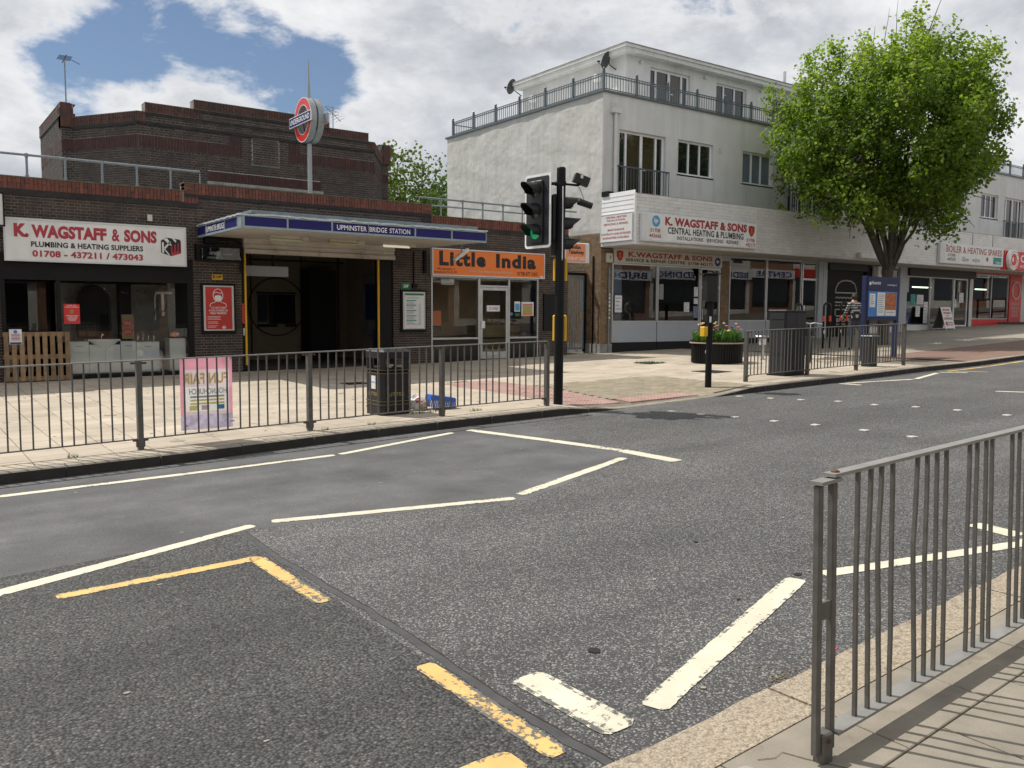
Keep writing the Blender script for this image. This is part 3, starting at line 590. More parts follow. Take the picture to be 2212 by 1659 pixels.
# a pale repair patch and cracks by the rail foot
mb = MB(); mb.poly([(x, y, nv(x, y) + .004) for x, y in [(1.9, 1.40), (2.20, 1.52), (2.34, 1.66), (2.30, 1.80), (2.16, 1.83), (1.95, 1.74)]]); mb.build('cement_patch', G_['concrete'], NEAR)
for pts in ([(2.36, 1.80), (2.42, 1.77), (2.47, 1.78), (2.50, 1.70), (2.56, 1.58)],):
    mb = MB()
    for (a, b), (c, d) in zip(pts, pts[1:]): mb.poly([(a, b, nv(a, b) + .004), (a + .003, b + .002, nv(a, b) + .004), (c + .003, d + .002, nv(c, d) + .004), (c, d, nv(c, d) + .004)])
    mb.build('crack', G_['black_matt'], NEAR)
# ------------------------------------------------------------------ masonry helpers
def cut(a, b, holes):
    seg = [(a, b)]
    for h0, h1 in holes:
        nx = []
        for s, e in seg:
            if h1 <= s or h0 >= e: nx.append((s, e)); continue
            if h0 > s: nx.append((s, h0))
            if h1 < e: nx.append((h1, e))
        seg = nx
    return seg
def brickwork(mb, mort, O, U, N, W, H, pitch=.0625, L=.2286, holes=(), depth=.006, j=.010, phase=0., bond='english', dep_j=.0025):
    """real bricks standing proud of a mortar sheet; holes are (u0,u1,v0,v1)"""
    O, U, N = Vector(O), Vector(U), Vector(N); n = int(math.ceil(H / pitch - 1e-6))
    for i in range(n):
        v0 = i * pitch; v1 = min(v0 + pitch, H); vm = (v0 + v1) / 2
        hs = [(h[0], h[1]) for h in holes if h[2] <= vm <= h[3]]
        head = bond == 'english' and (i % 2)
        ln = L / 2 if head else L; st = -ln + (L / 4 if head else (L / 2 if (bond == 'stretcher' and i % 2) else 0)) + phase
        for s, e in cut(0, W, hs):
            mort.poly([O + U * s + Z_ * v0, O + U * e + Z_ * v0, O + U * e + Z_ * v1, O + U * s + Z_ * v1])
            k = math.floor((s - st) / ln); u = st + k * ln
            while u < e:
                a, b = max(u + j / 2, s), min(u + ln - j / 2, e); u += ln
                if b - a < .02 or v1 - v0 < .03: continue
                d = depth + ru(-dep_j, dep_j); r = rnd() * .998 + .001; q = []
                for (uu, vv) in ((a, v0 + j / 2), (b, v0 + j / 2), (b, v1 - j / 2), (a, v1 - j / 2)):
                    q.append(O + U * uu + Z_ * vv)
                p = [x + N * d for x in q]; mb.poly(p, 0, r)
                for t in range(4): mb.poly([q[t], q[(t + 1) % 4], p[(t + 1) % 4], p[t]], 0, r)
def soldiers(mb, O, U, N, W, H, pitch=.0765, depth=.02, split=True, j=.010):
    """a course of bricks on end"""
    O, U, N = Vector(O), Vector(U), Vector(N); k = int(W / pitch); pitch = W / max(k, 1)
    for i in range(k):
        a, b = i * pitch + j / 2, (i + 1) * pitch - j / 2
        for v0, v1 in ([(0, H)] if (i % 2 or not split) else [(0, H / 2 - j / 2), (H / 2 + j / 2, H)]):
            d = depth + ru(-.004, .004); r = rnd() * .998 + .001; q = [O + U * a + Z_ * v0, O + U * b + Z_ * v0, O + U * b + Z_ * v1, O + U * a + Z_ * v1]; p = [x + N * d for x in q]
            mb.poly(p, 0, r)
            for t in range(4): mb.poly([q[t], q[(t + 1) % 4], p[(t + 1) % 4], p[t]], 0, r)
def plane_holes(mb, O, U, N, W, H, holes, reveal=.1, m=0, mr=None, u_=None):
    """wall sheet with real openings and reveals"""
    O, U, N = Vector(O), Vector(U), Vector(N)
    us = sorted({0, W, *[h[0] for h in holes], *[h[1] for h in holes]}); vs = sorted({0, H, *[h[2] for h in holes], *[h[3] for h in holes]})
    us = [u for u in us if 0 <= u <= W]; vs = [v for v in vs if 0 <= v <= H]
    for a, b in zip(us, us[1:]):
        for c, d in zip(vs, vs[1:]):
            if any(h[0] <= (a + b) / 2 <= h[1] and h[2] <= (c + d) / 2 <= h[3] for h in holes): continue
            mb.poly([O + U * a + Z_ * c, O + U * b + Z_ * c, O + U * b + Z_ * d, O + U * a + Z_ * d], m)
    for a, b, c, d in holes:
        q = [O + U * a + Z_ * c, O + U * b + Z_ * c, O + U * b + Z_ * d, O + U * a + Z_ * d]
        for t in range(4): mb.poly([q[(t + 1) % 4], q[t], q[t] - N * reveal, q[(t + 1) % 4] - N * reveal], m if mr is None else mr)
def window(parent, name, x0, x1, z0, z1, Y, mull=(), trans=(), fw=.06, fd=.06, fm='upvc', pm='glass_dark', pane_y=.03, sill=False, panes=None):
    """frame facing -Y with its panes as sub-parts; mull = x positions of mullions, trans = z positions of transoms"""
    mb = MB(); y0, y1 = Y, Y + fd
    mb.box(x0, x0 + fw, y0, y1, z0, z1); mb.box(x1 - fw, x1, y0, y1, z0, z1); mb.box(x0 + fw, x1 - fw, y0, y1, z0, z0 + fw); mb.box(x0 + fw, x1 - fw, y0, y1, z1 - fw, z1)
    for mx in mull: mb.box(mx - fw / 2, mx + fw / 2, y0 - .002, y1, z0 + fw, z1 - fw)
    for tz in trans: mb.box(x0 + fw, x1 - fw, y0 + .002, y1, tz - fw / 2, tz + fw / 2)
    if sill: mb.box(x0 - .05, x1 + .05, y0 - .09, y1, z0 - .05, z0 - .002)
    w = mb.build(name, G_[fm], parent)
    xs = [x0 + fw] + [q for mx in mull for q in (mx - fw / 2, mx + fw / 2)] + [x1 - fw]; zs = [z0 + fw] + [q for tz in trans for q in (tz - fw / 2, tz + fw / 2)] + [z1 - fw]
    k = 0
    for i in range(0, len(xs), 2):
        for j in range(0, len(zs), 2):
            pmat = pm if panes is None else panes[k % len(panes)]; k += 1
            MB().poly([(xs[i], Y + pane_y, zs[j]), (xs[i + 1], Y + pane_y, zs[j]), (xs[i + 1], Y + pane_y, zs[j + 1]), (xs[i], Y + pane_y, zs[j + 1])]).build('pane', G_[pmat], w)
    return w

# ------------------------------------------------------------------ station building with its two shops
YA = 19.95
A = thing('station_building', (8.6, YA, .3), 'dark brick station parade with stepped polygonal tower and blue-fronted canopy', 'station building')
wall, mort, solid = MB(), MB(), MB()
WX0, WX1, ZB, ZT = -2.0, 16.5, .05, 4.02
OPEN = [(1.82, 5.53, .05, 2.86), (6.66, 10.63, .05, 3.42), (11.76, 15.38, .05, 2.86)]
FH = [(a - WX0, b - WX0, c - ZB, d - ZB) for a, b, c, d in OPEN]
brickwork(wall, mort, (WX0, YA, ZB), X_, -Y_, WX1 - WX0, ZT - ZB, holes=FH)
brickwork(wall, mort, (5.62, YA, 4.0), X_, -Y_, 6.12, .30)                                   # the middle of the front stands higher
brickwork(wall, mort, (WX1, YA + .0, ZB), Y_, X_, 3.0, 4.0 - ZB)                             # return wall at the alley
for a, b, c, d in OPEN:                                                                     # solid reveals of the openings
    for xx, n in ((a, 1), (b, -1)): solid.poly([(xx, YA, c), (xx, YA + .35, c), (xx, YA + .35, d), (xx, YA, d)][::n])
    solid.poly([(a, YA, d), (b, YA, d), (b, YA + .35, d), (a, YA + .35, d)])
wall.build('brickwork', G_['brick_dark'], A, kind='stuff'); mort.build('mortar_bed', G_['mortar'], A); solid.build('opening_reveal', G_['brick_dark'], A)
# parapets: dark drip course, then red bricks on end
par = MB(); SECT = [(WX0, 5.42, 4.02, 4.13, 4.37), (5.42, 11.76, 4.24, 4.31, 4.55), (11.76, WX1, 3.93, 4.03, 4.27)]
for x0, x1, zd, zs, zt in SECT:
    par.box(x0 - .002, x1 + .002, YA - .035, YA + .3, zd - .0, zs - .001, 0); par.box(x0, x1, YA - .004, YA + .33, zs, zt - .002, 1); par.box(x0 - .01, x1 + .01, YA - .034, YA + .34, zt - .001, zt + .022, 2)
par.box(5.35, 5.69, YA - .03, YA + .3, 4.02, 4.12, 0); par.box(11.5, 11.80, YA - .03, YA + .3, 4.1, 4.2, 0)
par.build('parapet', [G_['dark_course'], G_['mortar'], G_['coping_top']], A)
full = MB().box(0, .0665, -.03, .02, 0, .225).mesh('brick', G_['brick_red']); half = MB().box(0, .0665, -.03, .02, 0, .1075).mesh('half_brick', G_['brick_red'])
for x0, x1, zd, zs, zt in SECT:
    i = 0; x = max(x0, 1.55)
    while x < x1 - .05:
        H = zt - zs
        if i % 2: piece('brick', full, A, (x, YA + ru(-.003, .003), zs + .006), scale=(1, 1, (H - .012) / .225))
        else:
            for z in (zs + .006, zs + H / 2 + .004): piece('brick', half, A, (x, YA + ru(-.004, .004), z), scale=(1, 1, (H / 2 - .010) / .1075))
        x += .0765; i += 1
st = MB()                                                                                  # stepped ends of the raised middle
for xe in (5.42, 11.56):
    for k in range(3): st.box(xe - .0, xe + .2, YA - .032, YA + .25, 4.33 + k * .075, 4.33 + k * .075 + .066, 0, .3 * k + .1)
for k in range(4): st.box(5.42 + k * .075, 5.42 + k * .075 + .066, YA - .033, YA - .0, 4.115, 4.31, 0, .21 * k + .05)
st.build('step_bricks', G_['brick_red'], A, kind='stuff')
bk = MB(); bk.box(WX0, WX1, YA + .3, YA + 9, 3.95, 4.0); bk.box(WX0, WX1 - .01, YA + 9, YA + 9.2, 0, 4.0); bk.box(WX0, WX0 + .2, YA + .3, YA + 9, 0, 3.95); bk.build('flat_roof', G_['lead'], A)

# tower: polygon on plan, walls of the same brick
YT = 23.6
PL = [(3.84, 29.2), (3.84, 25.45), (4.10, 25.42), (5.31, YT), (11.95, YT), (13.15, 25.42), (13.4, 25.45), (13.4, 29.2)]
tw, tm_, tb, tc_, td = MB(), MB(), MB(), MB(), MB()
def facet(p, q, z0, z1, holes=()):
    p, q = Vector((p[0], p[1], 0)), Vector((q[0], q[1], 0)); U = (q - p).normalized(); N = Vector((U.y, -U.x, 0)); Wd = (q - p).length
    brickwork(tw, tm_, p + Z_ * z0, U, N, Wd, z1 - z0, holes=[(a, b, c - z0, d - z0) for a, b, c, d in holes]); return p, U, N, Wd
Z0 = 3.9
CX = 8.63; Wd = 6.64
p, U, N, Wd = facet(PL[3], PL[4], Z0, 6.50, [(0, 2.66, 5.9, 6.2), (2.33, 2.66, 5.9, 6.5), (3.98, 4.31, 5.9, 6.5), (3.98, Wd, 5.9, 6.2), (2.93, 3.71, 5.74, 6.45), (1.72, 4.92, 5.1, 5.44)])
soldiers(tb, p + Z_ * 5.9, U, N, 2.66, .30, depth=.012, split=False); soldiers(tb, p + U * 2.33 + Z_ * 6.2, U, N, .33, .30, depth=.012, split=False)
soldiers(tb, p + U * 3.98 + Z_ * 5.9, U, N, Wd - 3.98, .30, depth=.012, split=False); soldiers(tb, p + U * 3.98 + Z_ * 6.2, U, N, .33, .30, depth=.012, split=False)
soldiers(tb, p + U * 1.72 + Z_ * 5.18, U, N, 3.2, .26, depth=.02, split=False)
tm_.poly([p + U * 0 + Z_ * 5.85 + N * .001, p + U * Wd + Z_ * 5.85 + N * .001, p + U * Wd + Z_ * 6.5 + N * .001, p + Z_ * 6.5 + N * .001]); tm_.poly([p + U * 1.7 + Z_ * 5.1 + N * .001, p + U * 4.95 + Z_ * 5.1 + N * .001, p + U * 4.95 + Z_ * 5.46 + N * .001, p + U * 1.7 + Z_ * 5.46 + N * .001])
brickwork(tw, tm_, p + U * 2.96 + Z_ * 5.75 + N * .002, U, N, .72, .70, depth=.004)                     # bricked-up window
td.box(7.0, 10.3, YT - .07, YT + .02, 5.10, 5.175, 1)
for u0, u1, zt in ((0, Wd, 6.76), (.18, Wd - .18, 7.0), (1.40, Wd - 1.42, 7.24)):          # stepped head
    c0 = p + U * u0; wd_ = u1 - u0
    td.prism([c0 + Z_ * 6.45 + N * .0, c0 + U * wd_ + Z_ * 6.45, c0 + U * wd_ + Z_ * (zt - .24), c0 + Z_ * (zt - .24)], -N * .34, 0) if zt < 6.8 else None
    td.prism([c0 + Z_ * (zt - .30) + N * .03, c0 + U * wd_ + Z_ * (zt - .30) + N * .03, c0 + U * wd_ + Z_ * (zt - .235) + N * .03, c0 + Z_ * (zt - .235) + N * .03], -N * .36, 0)
    td.prism([c0 + Z_ * (zt - .24) + N * .002, c0 + U * wd_ + Z_ * (zt - .24) + N * .002, c0 + U * wd_ + Z_ * (zt - .004) + N * .002, c0 + Z_ * (zt - .004) + N * .002], -N * .34, 2)
    for s, e in ([(u0, .2), (Wd - .2, u1)] if zt < 6.8 else [(u0, 1.62), (Wd - 1.64, u1)] if zt < 7.1 else [(u0, u1)]):
        soldiers(tc_, p + U * s + Z_ * (zt - .235), U, N, e - s, .23, depth=.024)
    td.prism([c0 + Z_ * (zt - .003) + N * .03, c0 + U * wd_ + Z_ * (zt - .003) + N * .03, c0 + U * wd_ + Z_ * (zt + .02) + N * .03, c0 + Z_ * (zt + .02) + N * .03], -N * .38, 3)
brickwork(tw, tm_, p + U * .18 + Z_ * 6.5, U, N, Wd - .36, .22); brickwork(tw, tm_, p + U * 1.4 + Z_ * 6.7, U, N, Wd - 2.82, .25)
for i, j in ((2, 3), (4, 5), (1, 2), (5, 6), (0, 1), (6, 7)):
    zt = 6.76 if (i, j) in ((2, 3), (4, 5)) else 7.10
    p2, U2, N2, W2 = facet(PL[i], PL[j], Z0, zt - .26, [(0, 99, 5.9, 6.2)] if (i, j) != (1, 2) else [])
    soldiers(tb, p2 + Z_ * 5.9, U2, N2, W2, .30, depth=.012, split=False); tm_.poly([p2 + Z_ * 5.85 + N2 * .001, p2 + U2 * W2 + Z_ * 5.85 + N2 * .001, p2 + U2 * W2 + Z_ * 6.25 + N2 * .001, p2 + Z_ * 6.25 + N2 * .001])
    soldiers(tc_, p2 + Z_ * (zt - .235), U2, N2, W2, .23, depth=.024)
    td.prism([p2 + Z_ * (zt - .31) + N2 * .03, p2 + U2 * W2 + Z_ * (zt - .31) + N2 * .03, p2 + U2 * W2 + Z_ * (zt - .237) + N2 * .03, p2 + Z_ * (zt - .237) + N2 * .03], -N2 * .36, 0)
    td.prism([p2 + Z_ * (zt - .238) + N2 * .003, p2 + U2 * W2 + Z_ * (zt - .238) + N2 * .003, p2 + U2 * W2 + Z_ * (zt - .005) + N2 * .003, p2 + Z_ * (zt - .005) + N2 * .003], -N2 * .3, 2)
    td.prism([p2 + Z_ * (zt - .004) + N2 * .03, p2 + U2 * W2 + Z_ * (zt - .004) + N2 * .03, p2 + U2 * W2 + Z_ * (zt + .02) + N2 * .03, p2 + Z_ * (zt + .02) + N2 * .03], -N2 * .38, 3)
tw.build('tower_brickwork', G_['brick_dark'], A, kind='stuff'); tm_.build('tower_mortar', G_['mortar'], A); tb.build('tower_band_bricks', G_['brick_band'], A, kind='stuff')
tc_.build('tower_coping_bricks', G_['brick_coping'], A, kind='stuff'); td.build('tower_trim', [G_['dark_course'], G_['concrete'], G_['mortar'], G_['coping_top']], A)
                                                                                # stepped corner piers of the tower
for sx, mir in ((0, 1), (1, -1)):
    pier = MB()
    def mx(x): return x if not sx else 2 * CX - x
    for (x0, x1, y0, y1, zt) in ((3.815, 4.06, 25.36, 25.72, 7.125), (3.815, 4.12, 25.37, 25.72, 6.99), (3.815, 4.17, 25.38, 25.72, 6.86)):
        pier.box(min(mx(x0), mx(x1)), max(mx(x0), mx(x1)), y0, y1, 6.5, zt, 0)
    pier.build('tower_pier', G_['brick_coping'], A)
MB().poly([(x, y, 6.5) for x, y in PL]).build('tower_roof', G_['lead'], A)

# canopy
CY = 16.94; CX0, CX1 = 5.69, 11.5
can = MB()
can.poly([(CX0 + .05, CY + .05, 3.37), (CX0 + .05, YA - .02, 3.40), (CX1 - .05, YA - .02, 3.40), (CX1 - .05, CY + .05, 3.37)][::1], 0)
can.box(CX0 + .03, CX1 - .03, CY + .03, YA - .01, 3.41, 3.62, 1)
can.box(CX0 + .28, CX1 - .06, CY + .28, YA - .012, 3.62, 3.75, 2)
n = 46
lip = [(CX0 - .03 + (CX1 - CX0 + .06) * i / n, CY - .03) for i in range(n + 1)]; lz = [3.645 + ru(-.010, .010) for i in lip]
for i in range(n):                                                                        # wavy lead dressing over the edge
    (a, b), (c, d) = lip[i], lip[i + 1]
    can.poly([(a, b, lz[i] - .035), (c, d, lz[i + 1] - .035), (c, d, lz[i + 1]), (a, b, lz[i])], 3); can.poly([(a, b, lz[i]), (c, d, lz[i + 1]), (c, d + .32, 3.66), (a, b + .32, 3.66)], 2); can.poly([(a, b, lz[i] - .035), (a, b + .06, lz[i] - .035), (c, d + .06, lz[i + 1] - .035), (c, d, lz[i + 1] - .035)], 3)
m_ = 24; ys = [CY - .03 + (YA - CY) * i / m_ for i in range(m_ + 1)]; lz2 = [3.645 + ru(-.010, .010) for i in ys]
for i in range(m_):
    can.poly([(CX0 - .03, ys[i + 1], lz2[i + 1] - .035), (CX0 - .03, ys[i], lz2[i] - .035), (CX0 - .03, ys[i], lz2[i]), (CX0 - .03, ys[i + 1], lz2[i + 1])], 3); can.poly([(CX0 - .03, ys[i], lz2[i]), (CX0 + .3, ys[i], 3.66), (CX0 + .3, ys[i + 1], 3.66), (CX0 - .03, ys[i + 1], lz2[i + 1])], 2)
CAN = can.build('canopy', [G_['soffit'], G_['concrete'], G_['lead'], G_['lead_edge']], A)
fr = MB(); dv = [5.69, 6.62, 7.59, 8.43, 9.58, 10.54, 11.5]
fr.box(CX0, CX1, CY - .012, CY + .05, 3.355, 3.40); fr.box(CX0, CX1, CY - .012, CY + .05, 3.585, 3.61)
for i, x in enumerate(dv):
    w_ = .018 if i not in (0,) else .05
    if i == 3: w_ = .004
    fr.box(x - w_ if i else x, x + w_ if i < 6 else x, CY - .014, CY + .05, 3.40, 3.585)
fr.box(CX0 - .012, CX0 + .03, CY, YA, 3.355, 3.40); fr.box(CX0 - .012, CX0 + .03, CY, YA, 3.585, 3.61)
for y in (17.2, 17.99, 19.3): fr.box(CX0 - .014, CX0 + .03, y - .012, y + .012, 3.40, 3.585)
fr.box(CX0 - .015, CX0 + .03, CY, CY + .22, 3.40, 3.585)
fr.build('trim', G_['trim_grey'], CAN)
for i in range(6):
    a = dv[i] + (.05 if i == 0 else .018); b = dv[i + 1] - .018
    MB().box(a + .002, b - .002, CY - .004, CY + .04, 3.40, 3.585).build('blue_panel', G_['enamel_blue'], CAN)
for y0, y1 in ((17.17, 17.978), (18.002, 19.288), (19.312, 19.93)): MB().box(CX0 - .004, CX0 + .03, y0, y1, 3.40, 3.585).build('blue_panel', G_['enamel_blue'], CAN)
text('UPMINSTER', 'lettering', G_['letter_white'], CAN, (7.70, CY - .008, 3.437), X_, Z_, .69, .105, .012); text('BRIDGE', 'lettering', G_['letter_white'], CAN, (8.455, CY - .008, 3.437), X_, Z_, .42, .105, .012); text('STATION', 'lettering', G_['letter_white'], CAN, (8.94, CY - .008, 3.437), X_, Z_, .51, .105, .012)
text('UPMINSTER BRIDGE', 'lettering', G_['letter_white'], CAN, (CX0 - .008, 19.24, 3.43), -Y_, Z_, 1.20, .12, .012)
MB().box(CX0 - .007, CX0, 18.012, 18.022, 3.41, 3.575).box(CX0 - .007, CX0, 19.262, 19.272, 3.41, 3.575).build('lettering_rule', G_['letter_white'], CAN)
bm = MB()                                                                                  # timber head beam under the canopy
for k, (z0, z1, d) in enumerate(((3.28, 3.42, .10), (3.16, 3.275, .07), (3.06, 3.155, .12))): bm.box(6.70, 10.63, YA - d, YA + .1, z0, z1)
bm.build('head_beam', G_['soffit'], A)
# fluorescent fittings under the canopy
for i, (x, y, mt, lab) in enumerate(((7.25, 18.55, 'tube_green', 'unlit'), (8.72, 18.7, 'tube_off', ''), (10.1, 18.7, 'tube_light', ''))):
    t = thing('canopy_light', (x, y, 3.30), ('greenish tube light under the canopy, nearest the red poster', 'dull yellow tube light under the middle of the canopy', 'pale cream tube light under the canopy, nearest the orange shop sign')[i], 'ceiling light', 'tube lights under the canopy')
    MB().box(x - .42, x + .42, y - .03, y + .03, 3.335, 3.385).box(x + .3, x + .47, y - .05, y + .05, 3.30, 3.385).build('batten', G_['soffit'], t); MB().tube((x - .40, y, 3.305), (x + .32, y, 3.305), .028, n=8).build('tube', G_[mt], t)
t = thing('floodlight', (11.35, 17.9, 3.35), 'white bracketed flood lamp hanging in front of the orange sign', 'lamp')
MB().tube((11.42, 17.9, 3.38), (11.42, 17.9, 3.2), .014).build('bracket', G_['galv'], t); q = MB().box(-.24, .24, -.05, .05, -.035, .035).xf(Matrix.Translation((11.38, 17.85, 3.12)) @ Matrix.Rotation(math.radians(35), 4, 'Y').inverted()); q.build('lamp_housing', G_['sign_white'], t)
# dark glazed case and its fittings over the left pier
t = thing('display_case', (6.1, YA, 2.85), 'dark glazed box with grey brackets above the red poster', 'display case')
MB().box(5.60, 6.64, YA - .22, YA - .008, 3.16, 3.20).box(5.60, 6.64, YA - .22, YA - .008, 2.85, 2.88).box(5.60, 5.64, YA - .22, YA - .008, 2.88, 3.16).box(6.60, 6.64, YA - .22, YA - .008, 2.88, 3.16).box(5.64, 6.60, YA - .02, YA - .008, 2.88, 3.16).build('case', G_['black_paint'], t)
MB().poly([(5.64, YA - .2, 2.88), (6.6, YA - .2, 2.88), (6.6, YA - .2, 3.16), (5.64, YA - .2, 3.16)]).build('pane', G_['glass'], t); MB().box(5.85, 6.2, YA - .15, YA - .08, 2.90, 2.94).box(6.08, 6.16, YA - .15, YA - .08, 2.92, 3.08).box(6.2, 6.42, YA - .15, YA - .08, 2.99, 3.03).build('bracket', G_['trim_grey'], t); MB().path([(5.95, YA - .1, 3.34), (6.5, YA - .1, 3.34), (6.62, YA - .1, 3.28), (6.62, YA - .1, 2.6)], .03).box(5.8, 6.05, YA - .2, YA - .01, 3.24, 3.36).build('conduit', G_['black_paint'], t)

# entrance hall seen through the opening
hall = MB(); hz = .34
hall.poly([(6.2, YA + .35, hz), (11.2, YA + .35, hz), (11.2, 24, hz), (6.2, 24, hz)], 1); hall.poly([(6.2, 24, hz), (11.2, 24, hz), (11.2, 24, 3.42), (6.2, 24, 3.42)], 0); hall.poly([(6.2, YA + .35, hz), (6.2, 24, hz), (6.2, 24, 3.42), (6.2, YA + .35, 3.42)], 0)
hall.poly([(11.2, 24, hz), (11.2, YA + .35, hz), (11.2, YA + .35, 3.42), (11.2, 24, 3.42)], 0); hall.poly([(6.2, YA + .35, 3.42), (11.2, YA + .35, 3.42), (11.2, 24, 3.42), (6.2, 24, 3.42)], 2); hall.box(6.2, 6.66, YA + .34, YA + .36, hz, 3.42, 0); hall.box(10.63, 11.2, YA + .34, YA + .36, hz, 3.42, 0)
hall.poly([(6.66, YA, hz), (10.63, YA, hz), (10.63, YA + .35, hz), (6.66, YA + .35, hz)], 1)
hall.build('entrance_hall', [G_['room_cream'], G_['room_floor'], G_['dark_room']], A)
h2 = MB()
for x in (8.0, 8.25, 9.75, 10.9): h2.box(x, x + .03, 23.95, 23.99, .5, 3.4)
h2.box(6.3, 11.1, 23.95, 23.985, 3.15, 3.2); h2.build('hall_mouldings', G_['brick_band'], A)
rg = MB(); cxr, czr, rr = 9.0, 1.85, .82
rg.path([(cxr + rr * math.cos(a * math.pi / 24), 23.93, czr + rr * math.sin(a * math.pi / 24)) for a in range(49)], .014, 6, caps=False); rg.box(8.42, 9.58, 23.92, 23.97, 2.22, 2.27); rg.box(8.45, 9.0, 23.92, 23.97, 1.28, 1.36); rg.box(9.25, 9.58, 23.92, 23.97, 1.28, 1.36); rg.build('ticket_window_ring', G_['black_matt'], A)
MB().box(8.45, 9.55, 23.94, 23.975, 1.37, 2.2).build('ticket_window', G_['glass_dark'], A)
MB().box(9.7, 10.5, 23.2, 23.9, .34, 2.9).build('hall_doorway', G_['black_matt'], A); MB().box(6.3, 7.4, 23.6, 23.9, .34, 2.5).build('hall_doorway', G_['black_matt'], A)
MB().box(6.86, 8.15, YA + .9, YA + .98, 2.58, 2.83).build('hanging_sign', G_['panel_grey'], A)
for x in (7.1, 7.75): MB().box(x, x + .04, YA + .92, YA + .96, 2.83, 3.4).build('sign_hanger', G_['black_matt'], A)
MB().box(10.9, 11.19, 21.2, 22.3, 1.05, 2.75).build('ticket_machine', G_['room_grey'], A); MB().box(10.885, 10.9, 21.35, 22.1, 1.5, 2.5).build('machine_screen', G_['board_blue'], A)
MB().box(10.5, 10.95, YA + .5, YA + .95, .34, 1.25).build('blue_bin', G_['board_blue'], A)
# folded gates and yellow edge strips
for x0, x1, lx in ((6.665, 6.73, 6.745), (10.25, 10.60, 10.20)):
    gt = MB().box(x0, x1, YA + .04, YA + .3, hz, 3.06).build('folded_gate', G_['black_paint'], A); MB().box(lx - .012, lx + .03, YA + .0, YA + .05, .45, 3.06).build('yellow_strip', G_['yellow_paint'], gt)
MB().box(6.668, 6.727, YA + .02, YA + .038, 1.43, 1.9).build('gate_plate', G_['bright_red'], A); MB().box(6.68, 6.72, YA + .0, YA + .02, 1.15, 1.32).tube((6.66, YA - .02, 1.2), (6.73, YA - .02, 1.2), .009).build('gate_handle', G_['aluminium'], A)
gbx = MB()                                                                                 # recessed bands of soot above the beam etc.
pipe = MB().tube((11.22, YA - .03, 2.42), (11.22, YA - .03, 3.3), .02).box(11.18, 11.3, YA - .08, YA - .0, 2.36, 2.46).tube((11.55, YA - .05, 2.75), (11.55, YA - .05, 3.35), .05).build('wall_conduit', G_['black_paint'], A)
MB().box(4.62, 4.72, YA - .05, YA - .008, 3.66, 3.80).build('alarm_box', G_['sign_cream'], A)

# --- plumber's shop (left)
shop = MB()
shop.box(1.80, 5.55, YA - .05, YA + .06, 2.33, 2.86, 0); shop.box(5.42, 5.55, YA - .04, YA + .06, .28, 2.33, 0); shop.box(1.80, 1.88, YA - .04, YA + .06, .28, 2.33, 0); shop.box(2.80, 2.88, YA - .03, YA + .06, .28, 2.33, 0); shop.box(2.88, 5.42, YA - .03, YA + .06, .24, .35, 0)
SF = shop.build('shop_surround', G_['black_paint'], A)
MB().poly([(2.88, YA + .01, .35), (5.42, YA + .01, .35), (5.42, YA + .01, 2.33), (2.88, YA + .01, 2.33)]).build('pane', G_['glass'], SF); MB().poly([(1.88, YA + .5, .3), (2.8, YA + .5, .3), (2.8, YA + .5, 2.33), (1.88, YA + .5, 2.33)]).build('pane', G_['glass'], SF)
rm = MB(); z0 = .32
rm.poly([(1.5, YA + .06, z0), (5.6, YA + .06, z0), (5.6, 24, z0), (1.5, 24, z0)], 1); rm.poly([(1.5, 24, z0), (5.6, 24, z0), (5.6, 24, 2.9), (1.5, 24, 2.9)], 0); rm.poly([(1.5, YA + .06, z0), (1.5, 24, z0), (1.5, 24, 2.9), (1.5, YA + .06, 2.9)], 0); rm.poly([(5.6, 24, z0), (5.6, YA + .06, z0), (5.6, YA + .06, 2.9), (5.6, 24, 2.9)], 2); rm.poly([(1.5, YA + .06, 2.9), (5.6, YA + .06, 2.9), (5.6, 24, 2.9), (1.5, 24, 2.9)], 0)
rm.build('shop_interior', [G_['dark_room'], G_['room_floor'], G_['room_grey']], A)
MB().box(3.0, 5.4, YA + 1.6, YA + 1.64, 1.0, 2.33).build('display_backing', G_['concrete'], A)
# arched mirror and shelving behind the glass
mr_ = thing('arched_mirror', (3.72, YA + 1.3, 1.1), 'tall round-topped dark mirror in the plumbing shop window', 'mirror')
arc = [(3.38, 0, 1.1)] + [(3.72 - .34 * math.cos(a * math.pi / 12), 0, 1.92 + .34 * math.sin(a * math.pi / 12)) for a in range(13)] + [(4.06, 0, 1.1)]
MB().prism([(x, YA + 1.3, z) for x, y, z in arc], (0, .03, 0)).build('mirror_glass', G_['mirror'], mr_); MB().path([(x, YA + 1.28, z) for x, y, z in arc], .022, 6).build('mirror_frame', G_['dark_room'], mr_)
MB().box(4.25, 4.5, YA + 1.2, YA + 1.5, .35, 2.33).build('dark_column', G_['black_matt'], A)
